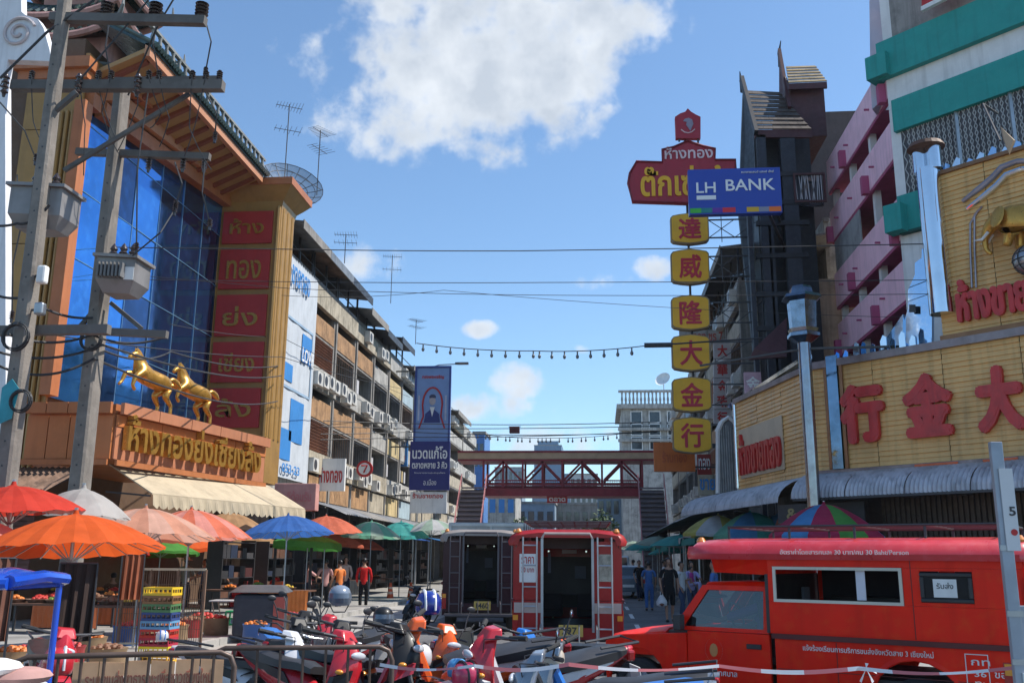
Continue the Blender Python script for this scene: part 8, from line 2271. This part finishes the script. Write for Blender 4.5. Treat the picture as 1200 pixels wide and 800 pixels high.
for k, (px, py, lab) in enumerate(((297, 712, 'orange red plastic chair left of the blue umbrella pole'), (318, 714, 'orange red plastic chair just behind the blue umbrella pole'), (276, 714, 'dark red plastic chair beneath the tan umbrella'))):
 p = foot(px, py); t = thing('plastic_chair', lab, 'chair', (p.x, p.y, 0), k * 1.1, 'plastic chairs in the market')
 cm = mat('orange_red_chair', (.55, .08, .02), .4) if k < 2 else mat('dark_red_chair', (.3, .03, .03), .4)
 b = MB(); b.box(-.22, .22, -.22, .22, .42, .45); b.build('seat', cm, t, bevel=.01)
 b = MB(); b.obox((0, -.24, .68), (.44, .03, .46), rx=.15); b.build('backrest', cm, t, bevel=.01)
 for sx in (-1, 1):
  for sy in (-1, 1):
   b = MB(); b.bar((sx * .19, sy * .19, .42), (sx * .22, sy * .23, 0), .035); b.build('leg', cm, t)
rr = random.Random(31)
for i in range(14):
 px, d = (92, 118, 140, 160, 176, 214, 232, 246, 262, 308, 326, 346, 60, 30, 104, 290)[i], (15, 16.5, 14.5, 19, 20, 19, 20.5, 22, 21, 19, 21, 22, 15, 14.5, 18.5, 17.5)[i]; p = gp(px, d)
 t = thing('goods_sack' if i % 3 else 'goods_bucket', 'open %s of %s standing %s' % (('sack', 'bucket')[i % 3 == 0], ('dried chillies', 'oranges', 'brown roots', 'red apples')[i % 4], ('behind the orange motorbike of the barrier side', 'below the big orange umbrella', 'left of the hanging orange cloth', 'behind the dim orange cloth', 'just left of the crates', 'just right of the crates', 'behind the wire fence', 'at the foot of the wire fence end', 'beside the folding table', 'beside the trolley hood', 'under the blue umbrella pole', 'right of the blue umbrella pole', 'left of the brown curtain', 'behind the blue cart', 'among the shaded tables', 'left of the trolley')[i]), 'sack' if i % 3 else 'bucket', p, 0, 'sacks and buckets of goods')
 m_ = (mat('jute_sack', (.30, .20, .11), .9, var=.4), mat('red_bucket', (.35, .03, .03), .5), mat('blue_bucket', (.03, .10, .30), .5))[(0 if i % 3 else 1 + i % 2)]
 b = MB(); b.lathe([(0, 0), (.2, .0), (.25, .15), (.24, .4), (.26, .46), (.22, .44), (0, .40)], n=12); b.build('container', m_, t, smooth=True)
 b = MB()
 for k in range(14): a_ = k * 2.4; r_ = .2 * (k / 14) ** .5; b.ell((r_ * math.cos(a_), r_ * math.sin(a_), .45 + .04 * (1 - k / 14)), .05, .045, .04, n=6, m=4)
 b.build('goods_heap', produce[(1, 0, 3, 1)[i % 4]], t, kind='stuff')
for i, (px, py, rz_) in enumerate(((128, 724, 1.0), (160, 716, -2.0), (236, 712, 2.4), (306, 702, .3), (345, 704, 2.0), (60, 716, -1.0))):
 p = foot(px, py); person(['seller in brown sitting low under the big orange umbrella', 'seller in a faded pink top beside the dim orange cloth', 'seller in dark blue behind the wire fence', 'shopper in a striped beige top under the blue umbrella', 'shopper in red right of the blue umbrella pole', 'seller in grey at the far left under the orange umbrella'][i], (p.x, p.y, 0), rz_, [C_('brown_cloth', (.14, .07, .04)), pinkc2, bsh, pbeige, redc, gsh][i], navy, 1.55, .05, arms=((.5, .1), (.3, .05)), seated=i in (0, 1), hat=pbeige if i in (1, 5) else None)
# big grey trolley covered with dark cloth beside the bikes
p = foot(303, 752)
t = thing('covered_trolley', 'hooded dark grey trolley at the left end of the motorbike cluster', 'trolley', (p.x, p.y, 0), .2)
b = MB(); b.box(-.5, .5, -.35, .35, .12, .95); b.build('body', mat('navy_grey_cover', (.03, .035, .05), .7, var=.3), t, bevel=.08)
b = MB(); b.loft([[Vector((x, y, z)) for x, y, z in ((-.6, -.42, .98), (.6, -.42, .98), (.6, .42, .98), (-.6, .42, .98))], [Vector((x, y, z)) for x, y, z in ((-.4, -.25, 1.12), (.45, -.25, 1.12), (.45, .25, 1.12), (-.4, .25, 1.12))]]); b.build('hood', mat('dark_grey_hood', (.08, .08, .085), .6, var=.3), t, bevel=.03)
b = MB(); b.box(.3, .52, -.38, -.36, .15, .9); b.build('red_side_panel', mat('dull_red_print', (.4, .08, .06), .6), t)
# A-frame boards near the red songthaew
p = foot(642, 757)
t = thing('folding_ladder', 'folded wooden trestle leaning open behind the red songthaew', 'trestle', (p.x, p.y - .3, 0), .1)
b = MB()
b.bar((-.28, 0, 0), (-.05, 0, 1.05), .1, .03); b.build('side_board', mat('violet_grey_board', (.34, .28, .30), .6, var=.2), t)
b = MB(); b.bar((.26, 0, 0), (.0, 0, 1.05), .1, .03); b.build('side_board', mat('worn_yellow_board', (.34, .30, .17), .6, var=.4), t)
b = MB(); b.bar((-.12, 0, .7), (.1, 0, .7), .03); b.bar((-.2, 0, .35), (.18, 0, .35), .03); b.bar((-.05, .01, 1.04), (0, .01, 1.04), .06); b.build('rung', brown, t)
for (px, py, lab, m_, s_) in ((543, 768, 'cardboard box standing between the orange bike and the dark songthaew', mat('cardboard', (.40, .29, .19), .8), (.35, .3, .45)), (519, 796, 'cream storage box under the handlebar of the orange bike', cream, (.4, .3, .4)), (652, 752, 'small brown box behind the trestle', brown, (.3, .3, .25))):
 p = foot(px, py); t = thing('box', lab, 'box', (p.x, p.y, 0), .15)
 b = MB(); b.box(-s_[0] / 2, s_[0] / 2, -s_[1] / 2, s_[1] / 2, 0, s_[2]); b.build('carton', m_, t, bevel=.008)
 for s in (-1, 1):
  b = MB(); b.obox((s * s_[0] * .42, 0, s_[2] + .04), (.01, s_[1], .12), ry=s * .7); b.build('flap', m_, t)

# awnings of the right-hand market, seen end-on
for i, (y0, z, m_, lab) in enumerate(((36, 2.9, 'teal', 'teal market awning nearest the arched doorway'), (42, 3.0, 'white', 'off white market awning beyond the teal one'), (50, 2.8, 'teal', 'teal market awning opposite the end of the lozenge signs'), (60, 2.9, 'green', 'green market awning before the footbridge'), (76, 3.0, 'mint', 'mint market awning beyond the footbridge'))):
 t = thing('market_awning', lab, 'awning', (4.6, y0, 0), 0, 'awnings over the right pavement')
 b = MB(); b.slab([(-1.3, -2.6, z - .45), (-1.3, 2.8, z - .45), (1.6, 2.8, z + .3), (1.6, -2.6, z + .3)], (0, 0, .04)); b.build('awning_cloth', UC[m_], t)
 b = MB(); b.slab([(-1.31, -2.6, z - .45), (-1.31, 2.8, z - .45), (-1.33, 2.8, z - .65), (-1.33, -2.6, z - .65)], (-.01, 0, 0)); b.build('valance', UC[m_], t)
 for sy in (-2.5, 2.6):
  b = MB(); b.bar((-1.2, sy, 0), (-1.2, sy, z - .45), .05); b.build('post', steel, t)
 b = MB(); b.box(-.9, .6, -2.2, 2.2, .12, .85); b.build('counter', brown, t)
for i, (y0, m_, lab) in enumerate(((33.5, 'sky', 'sky blue tarpaulin at the foot of the portrait banner'), (44, 'blue', 'blue tarpaulin below the shop signs on the left'), (62, 'white', 'white tarpaulin near the footbridge stairs on the left'))):
 t = thing('tarpaulin', lab, 'tarpaulin', (-9.6, y0 + (22 if i == 0 else 0), 0), 0, 'tarpaulins over the left pavement')
 b = MB(); b.slab([(1.4, -2, 2.5), (1.4, 2.2, 2.5), (-1.5, 2.2, 3.1), (-1.5, -2, 3.1)], (0, 0, .03)); b.build('sheet', UC[m_], t)
 for sy in (-1.9, 2.1):
  b = MB(); b.bar((1.35, sy, 0), (1.35, sy, 2.5), .05); b.build('post', steel, t)
# racks of goods under the shophouse arcade, left
for i in range(9):
 y0 = 30 + i * 4.1; t = thing('goods_rack', ['rack of dark goods under the pink sign box', 'rack of dim goods under the advertising cloth', 'rack below the white projecting sign', 'rack of pale boxes in the arcade before the round sign', 'rack below the round red sign', 'rack of boxes right of the round sign', 'rack beneath the navy sign', 'rack just past the navy sign', 'last rack before the footbridge stairs on the left'][i], 'rack', (-11.75, y0, .12), PI / 2, 'goods racks in the left arcade')
 b = MB()
 for z in (0.3, .9, 1.5, 2.0): b.box(-1.4, 1.4, -.25, .25, z, z + .03)
 for x in (-1.38, 1.38): b.box(x - .03, x + .03, -.25, .25, 0, 2.1)
 b.build('shelf', dsteel, t)
 r_ = random.Random(i)
 for z in (.33, .93, 1.53):
  x = -1.3
  while x < 1.2:
   w_ = .25 + r_.random() * .5; h_ = .12 + r_.random() * .34
   b = MB(); b.box(x, x + w_, -.2, .15, z, z + h_); b.build('goods_box', [dark, brown, dsteel, black_pl, mat('dull_red_goods', (.06, .01, .01), .7), mat('dull_blue_goods', (.01, .02, .05), .7), brown, mat('grey_goods', (.05, .05, .055), .7)][r_.randint(0, 7)], t); x += w_ + .04

# ================================================================ UTILITY POLES AND WIRES
conc = mat('pole_concrete', (.21, .185, .16), .85, var=.35, streak=.5, bump=.4, bscale=30)
def utility_pole(label, pxb, pyb, pxt, Y, wb, wt):
 b0 = on_y(pxb, pyb, Y); t0 = on_y(pxt, 0, Y)
 X = b0.x; zt = t0.z + .25
 t = thing('utility_pole', label, 'utility pole', (X, Y, 0), 0, 'concrete utility poles')
 topx = t0.x - X
 b = MB(); secs = []
 for i in range(13):
  f = i / 12; w_ = wb + (wt - wb) * f; x = topx * f; dd = w_ * .42
  secs.append([Vector((x - w_ / 2, -dd, zt * f)), Vector((x - w_ / 2 + .03, -dd - .03, zt * f)), Vector((x + w_ / 2 - .03, -dd - .03, zt * f)), Vector((x + w_ / 2, -dd, zt * f)), Vector((x + w_ / 2, dd, zt * f)), Vector((x - w_ / 2, dd, zt * f))])
 b.loft(secs); b.build('shaft', conc, t)
 hb = MB()
 for i in range(26):
  z = 1.2 + i * (zt - 1.6) / 26; f = z / zt; hb.cyl((topx * f, -(wb + (wt - wb) * f) * .42 - .034, z), (topx * f, -(wb + (wt - wb) * f) * .42 - .029, z), .014, n=8)
 hb.build('bolt_hole', dsteel, t)
 return t, X, zt, topx
Y1 = 12.0
tP1, X1, zt1, tx1 = utility_pole('nearer thick concrete utility pole at the left edge of the street', 7, 572, 76, Y1, .25, .15)
Y2 = 13.6
P2 = on_y(93, 580, Y2); p2t = on_y(143, 110, Y2)
t2 = thing('utility_pole', 'second concrete utility pole, with the louvred transformer, right of the nearer one', 'utility pole', (P2.x, Y2, 0), 0, 'concrete utility poles')
b = MB(); secs = []
for i in range(13):
 f = i / 12; w_ = .25 - .09 * f; x = (p2t.x - P2.x) * f; z = (p2t.z + .1) * f
 secs.append([Vector((x - w_ / 2, -.12, z)), Vector((x - w_ / 2 + .03, -.15, z)), Vector((x + w_ / 2 - .03, -.15, z)), Vector((x + w_ / 2, -.12, z)), Vector((x + w_ / 2, .12, z)), Vector((x - w_ / 2, .12, z))])
b.loft(secs); b.build('shaft', conc, t2)
hb = MB()
for i in range(22): z = 1.5 + i * .3; f = z / (p2t.z + .1); hb.cyl(((p2t.x - P2.x) * f, -.156, z), ((p2t.x - P2.x) * f, -.151, z), .014, n=8)
hb.build('bolt_hole', dsteel, t2)
darkwood = mat('weathered_crossarm', (.13, .12, .11), .8, var=.3)
ins = mat('dark_brown_porcelain', (.035, .025, .025), .25, coat=.4)
def crossarm(pa, pb, Y, parent, th=.12):
 a, c = on_y(*pa, Y), on_y(*pb, Y); b = MB(); b.bar(a, c, th, th * 1.1); b.build('crossarm', darkwood, parent, w=True, bevel=0); return a, c
def insul(p, parent, h=.22, r=.07, up=1):
 b = MB(); p = Vector(p)
 prof = [(.02, -.06)]
 for i in range(4): prof += [(r * .55, i * h / 4), (r, i * h / 4 + h * .06), (r * .5, i * h / 4 + h * .2)]
 prof += [(.03, h), (0, h + .02)]
 b.lathe([(a_, z * up) for a_, z in prof], p, n=12); b.build('insulator', ins, parent, w=True, smooth=True)
crossarm((60, 21), (241, 25), Y1, tP1)
for x in (125, 182, 236): q = on_y(x, 18, Y1); insul(q, tP1, .22, .10)
crossarm((15, 101), (262, 101), Y1 + .6, tP1, .14)
crossarm((128, 96), (256, 94), Y1 + 1.3, tP1, .1)
for x in (7, 93, 162): q = on_y(x, 92, Y1 + .5); insul(q - Z_ * .25, tP1, .32, .06)
for x in (37, 115, 130, 174, 186, 225, 241, 257): q = on_y(x, 93, Y1 + .6); insul(q, tP1, .14, .05)
crossarm((90, 178), (246, 184), Y2, t2, .1)
for x in (175, 215, 240): q = on_y(x, 186, Y2); insul(q - Z_ * .18, t2, .18, .05)
crossarm((-20, 388), (128, 386), Y1 + .2, tP1, .12); crossarm((70, 386), (196, 392), Y2 - .2, t2, .1)
b = MB(); b.bar(on_y(56, 137, Y1), on_y(90, 108, Y1), .07); b.bar(on_y(75, 200, Y1 + .6), on_y(222, 110, Y1 + .9), .06); b.build('brace', darkwood, tP1, w=True)
b = MB(); b.bar(on_y(92, 385, Y2), on_y(118, 355, Y2), .06); b.bar(on_y(130, 355, Y2), on_y(166, 385, Y2), .06); b.build('brace', darkwood, t2, w=True)
# transformers
tm = mat('grey_transformer_paint', (.25, .24, .235), .5, .2, var=.2, streak=.35)
def transformer(label, pts, Y, fins):
 (xa, ya), (xb, yb), (xc, yc) = pts          # left top, right top, bottom right
 a = on_y(xa, ya, Y); c = on_y(xc, yc, Y); t = thing('transformer', label, 'transformer', ((a.x + c.x) / 2, Y, c.z))
 w_, h_ = c.x - a.x, a.z - c.z
 b = MB(); b.loft([[Vector((x, y, z)) for x, y in ((-w_ / 2 + .06, -.0), (w_ / 2 - .1, .1), (w_ / 2 - .1, .42), (-w_ / 2 + .06, .42))] for z in (0, )] + [[Vector((x, y, .18)) for x, y in ((-w_ / 2, -.14), (w_ / 2, .0), (w_ / 2, .5), (-w_ / 2, .5))], [Vector((x, y, h_)) for x, y in ((-w_ / 2, -.14), (w_ / 2, .0), (w_ / 2, .5), (-w_ / 2, .5))]])
 b.build('tank', tm, t)
 b = MB(); b.loft([[Vector((x, y, z)) for x, y in ((-w_ / 2 - .05, -.2), (w_ / 2 + .05, -.05), (w_ / 2 + .05, .55), (-w_ / 2 - .05, .55))] for z in (h_ + .002, h_ + .05)]); b.build('lid', tm, t)
 if fins:
  for i in range(7):
   x = -w_ / 2 + .05 + i * .055; b = MB(); b.box(x, x + .028, -.23 + i * .008, -.12 + i * .01, .2, h_ - .1); b.build('cooling_fin', mat('dark_fin_gap', (.16, .16, .16), .6), t)
  b = MB(); b.obox((w_ * .36, -.02, h_ * .55), (.14, .02, .2), R(12)); b.build('rating_plate', white_p, t)
 else:
  b = MB(); b.obox((w_ * .1, -.08, h_ * .5), (.1, .03, .18), R(12)); b.build('valve_box', tm, t)
 for i in range(3):
  b = MB(); x = -.18 + i * .16; b.lathe([(.03, 0), (.07, .02), (.04, .06), (.07, .09), (.04, .13), (.06, .16), (.03, .22), (0, .26)], (x, .15, h_ + .05), n=10); b.build('bushing', ins, t, smooth=True)
 return t
T1 = transformer('plain grey pole transformer with a flat lid, high on the nearer pole', ((20, 222), (90, 222), (68, 266)), Y1 + .1, False)
T2 = transformer('grey louvred transformer with a white plate, on the second pole', ((120, 304), (150, 304), (155, 342)), Y2 - .55, True)
# electricity gear: arresters and meter boxes on the near pole
for (px, py, lab) in ((50, 322, 'small silver street lamp head on the nearer pole'), (47, 362, 'small grey junction box on the nearer pole below the lamp head')):
 q = on_y(px, py, Y1 - .1); t = thing('junction_box', lab, 'junction box', q); b = MB(); b.obox((0, 0, 0), (.13, .12, .26 if py == 322 else .18)); b.build('casing', white_p if py == 322 else steel, t, bevel=.03); b = MB(); b.bar((-.15, .05, 0), (0, .05, 0), .03); b.build('bracket', dsteel, t)
q = on_y(10, 480, Y1 - .2)
t = thing('pole_sticker', 'torn turquoise sheet wrapped round the nearer utility pole', 'sheet', q)
b = MB(); b.slab([(-.12, 0, -.2), (.06, 0, -.12), (.12, 0, .28), (.0, 0, .42), (-.13, 0, .3)], (0, -.01, 0)); b.build('sheet', mat('turquoise_sheet', (.03, .30, .36), .6, var=.3), t)

wire_m = mat('black_cable', (.03, .03, .032), .6)
def wire(label, pts, r=.014, sag=0.0, grp='overhead cables', knots=0, m_=None):
 b = MB(); out = []
 for i in range(len(pts) - 1):
  p, q = Vector(pts[i]), Vector(pts[i + 1]); n = 18
  for j in range(n + (i == len(pts) - 2)):
   f = j / n; out.append(p.lerp(q, f) - Z_ * sag * 4 * f * (1 - f))
 b.tube(out, r, n=5); o = b.build('overhead_cable', m_ or wire_m, None); tag(o, label, 'cable', grp); return out
W = lambda px, py, Y: tuple(on_y(px, py, Y))
wire('long cable crossing the whole street just above the third yellow sign', [W(-60, 286, 24), W(330, 292, 26), W(610, 294, 27), W(1260, 282, 24)], .016, .02)
wire('cable crossing the street below the highest one', [W(-60, 322, 24), W(330, 330, 26), W(640, 331, 27), W(1260, 326, 24)], .012, .02)
wire('slack cable crossing the street just under its neighbour', [W(-60, 300, 24), W(340, 338, 26), W(660, 346, 27), W(1260, 342, 24)], .010, .04)
wire('second slack cable touching the pink balconies', [W(330, 346, 26), W(520, 340, 27), W(1060, 372, 27)], .008, .12)
for k, (ya, yb, s_) in enumerate(((496, 494, .1), (502, 499, .05), (506, 506, .15), (512, 505, .1))):
 wire(['uppermost of the low cables in front of the portrait banner', 'second of the low cables in front of the portrait banner', 'third low cable passing the small dark box', 'lowest cable just above the footbridge roof'][k], [W(150, 478 + k * 12, 34), W(480, ya, 46), W(770, yb, 46)], .02, s_)
wire('low cable running along the left shophouses through the neon banner', [W(200, 380, 26), W(330, 395, 34), W(480, 465, 56)], .012, .1)
wire('cable passing in front of the horses toward the left shophouses', [W(60, 392, 14), W(330, 418, 30), W(470, 455, 52)], .012, .1)
wire('taut black cable running down across the top left corner', [W(0, 92, 11.8), W(55, 38, 11.9), W(108, 2, 12.0), W(140, -30, 12)], .02, 0)
wire('diagonal cable from the upper crossarm over the pagoda roof', [W(88, 100, 12), W(170, 5, 12), W(190, -20, 12)], .014, .0)
wire('diagonal cable leaning right beside the upper crossarm', [W(150, 112, 12.8), W(185, 30, 12.4), W(215, -20, 12.4)], .014, .0)
for k, (a_, c_) in enumerate((((185, 14), (186, 90)), ((238, 14), (241, 84)), ((129, 20), (130, 92)), ((240, 106), (252, 160)), ((174, 104), (160, 290)), ((205, 190), (206, 240)), ((240, 190), (246, 262)), ((0, 120), (42, 186)), ((28, 250), (14, 370)), ((155, 300), (205, 245)), ((20, 205), (35, 255)), ((35, 255), (28, 330)))):
 mid = ((a_[0] + c_[0]) / 2 + (8 if k % 2 else -6), (a_[1] + c_[1]) / 2)
 wire('short drop lead number %s between the crossarms and transformers' % ['one', 'two', 'three', 'four', 'five', 'six', 'seven', 'eight', 'nine', 'ten', 'eleven', 'twelve'][k], [W(*a_, 12.7), W(*mid, 12.7), W(*c_, 12.9)], .012, .0, 'drop leads on the utility poles')
 insul(Vector(W(*c_, 12.9)) - Z_ * .05, tP1, .12, .04)
for k, (a_, m1, c_, s_) in enumerate((((-40, 396, 12.2), (120, 404, 13.4), (330, 440, 33), .25), ((-40, 402, 12.2), (110, 420, 13.4), (325, 470, 33), .35), ((10, 392, 12.1), (108, 392, 13.4), (192, 395, 14), .12), ((-30, 330, 12), (30, 348, 12), (108, 372, 13.4), .1), ((108, 404, 13.4), (200, 412, 20), (330, 428, 34), .2), ((-40, 250, 12), (20, 262, 12), (58, 240, 12), .1))):
 wire(['thick sagging cable bundle on the lower crossarms of the poles', 'second cable bundle sagging under the first', 'short loop between the lower crossarms', 'dark cable slung left of the nearer pole', 'cable from the second pole past the red panels', 'cable slung beside the plain transformer'][k], [W(*a_), W(*m1), W(*c_)], .02, s_)
for k, (px, py, r_) in enumerate(((108, 398, .16), (20, 395, .18), (26, 470, .14))):
 q = Vector(W(px, py, 11.8 if px < 60 else 13.2)); t = thing('cable_coil', ['coil of spare black cable on the second pole at the lower crossarm', 'coil of spare black cable on the nearer pole at the lower crossarm', 'smaller cable coil lower down the nearer pole'][k], 'cable coil', q, 0, 'cable coils on the utility poles')
 b = MB()
 for j in range(6): b.tube([((r_ + .012 * math.sin(j * 2)) * math.cos(i * PI / 9), -.02 * j * .6, (r_ + .015 * math.cos(j * 3)) * math.sin(i * PI / 9)) for i in range(18)], .009, n=5, closed=True)
 b.build('cable_loops', wire_m, t, kind='stuff'); b = MB(); b.box(-.03, .03, -.08, .06, r_ * .9, r_ * 1.1); b.build('strap', dsteel, t)
rr = random.Random(77)
for k in range(10):
 px = (37, 115, 130, 174, 186, 225, 241, 7, 93, 162)[k]; q = Vector(W(px, 88, Y1 + .5)); e_ = Vector(W(px + rr.randint(-30, 30), rr.randint(150, 215), 12.9)); m1 = q.lerp(e_, .5) + Vector((rr.uniform(-.3, .3), 0, rr.uniform(-.2, .2)))
 wire('thin looping lead from the %s insulator of the long crossarm' % ['first', 'second', 'third', 'fourth', 'fifth', 'sixth', 'last', 'leftmost hanging', 'middle hanging', 'right hanging'][k], [q, m1, e_], .008, .05, 'leads from the long crossarm')
# string of bulbs
for (lab, pts, nb, sg) in (('string of small bulbs across the street at the height of the fourth yellow sign', [W(488, 402, 40), W(625, 411, 40), W(757, 405, 37)], 17, .10), ('second faint string of bulbs just above the footbridge roof', [W(560, 508, 66), W(640, 513, 66), W(728, 508, 66)], 22, .1)):
 b = MB(); out = []
 for i in range(2):
  for j in range(18): f = j / 17; out.append(Vector(pts[i]).lerp(Vector(pts[i + 1]), f) - Z_ * sg * 4 * f * (1 - f))
 t = thing('bulb_string', lab, 'light string', out[0]); b.tube(out, .02, n=4); b.build('cord', wire_m, t, w=True)
 me = None
 for i in range(nb):
  q = out[int((i + .5) / nb * (len(out) - 1))]
  if me is None:
   bb = MB(); bb.cyl((0, 0, 0), (0, 0, -.16), .035, n=6); bb.ell((0, 0, -.24), .07, .07, .1, n=8, m=5); me = bb.build('bulb', mat('grey_bulb', (.18, .19, .2), .3), t, smooth=True); o = me
  else: o = link('bulb', me.data, t)
  o.location = q - t.location
q = on_y(603, 504, 46)
t = thing('cable_box', 'small dark red box hanging from the low cables over the street', 'cable box', q); b = MB(); b.obox((0, 0, 0), (.5, .25, .3)); b.build('casing', mat('dark_red_box', (.10, .02, .02), .6), t, bevel=.02)
b = MB(); b.bar((-.3, 0, .18), (.3, 0, .18), .04); b.build('clamp', dsteel, t)
for i, px in enumerate((560, 700)):
 pass
a = on_y(575, 640, 36)

# ================================================================ AIR
hzb = MB(); hzb.box(-720, 720, -120, 1420, -1.2, 95)
hm = bpy.data.materials.new('pale_air'); hm.use_nodes = True
for x in list(hm.node_tree.nodes):
 if x.type == 'BSDF_PRINCIPLED': hm.node_tree.nodes.remove(x)
pv = hm.node_tree.nodes.new("ShaderNodeVolumePrincipled"); pv.inputs["Color"].default_value = (.80, .88, .96, 1); pv.inputs["Density"].default_value = .00022
hm.node_tree.links.new(pv.outputs[0], [x for x in hm.node_tree.nodes if x.type == 'OUTPUT_MATERIAL'][0].inputs["Volume"])
tag(hzb.build('haze', hm), kind='stuff')
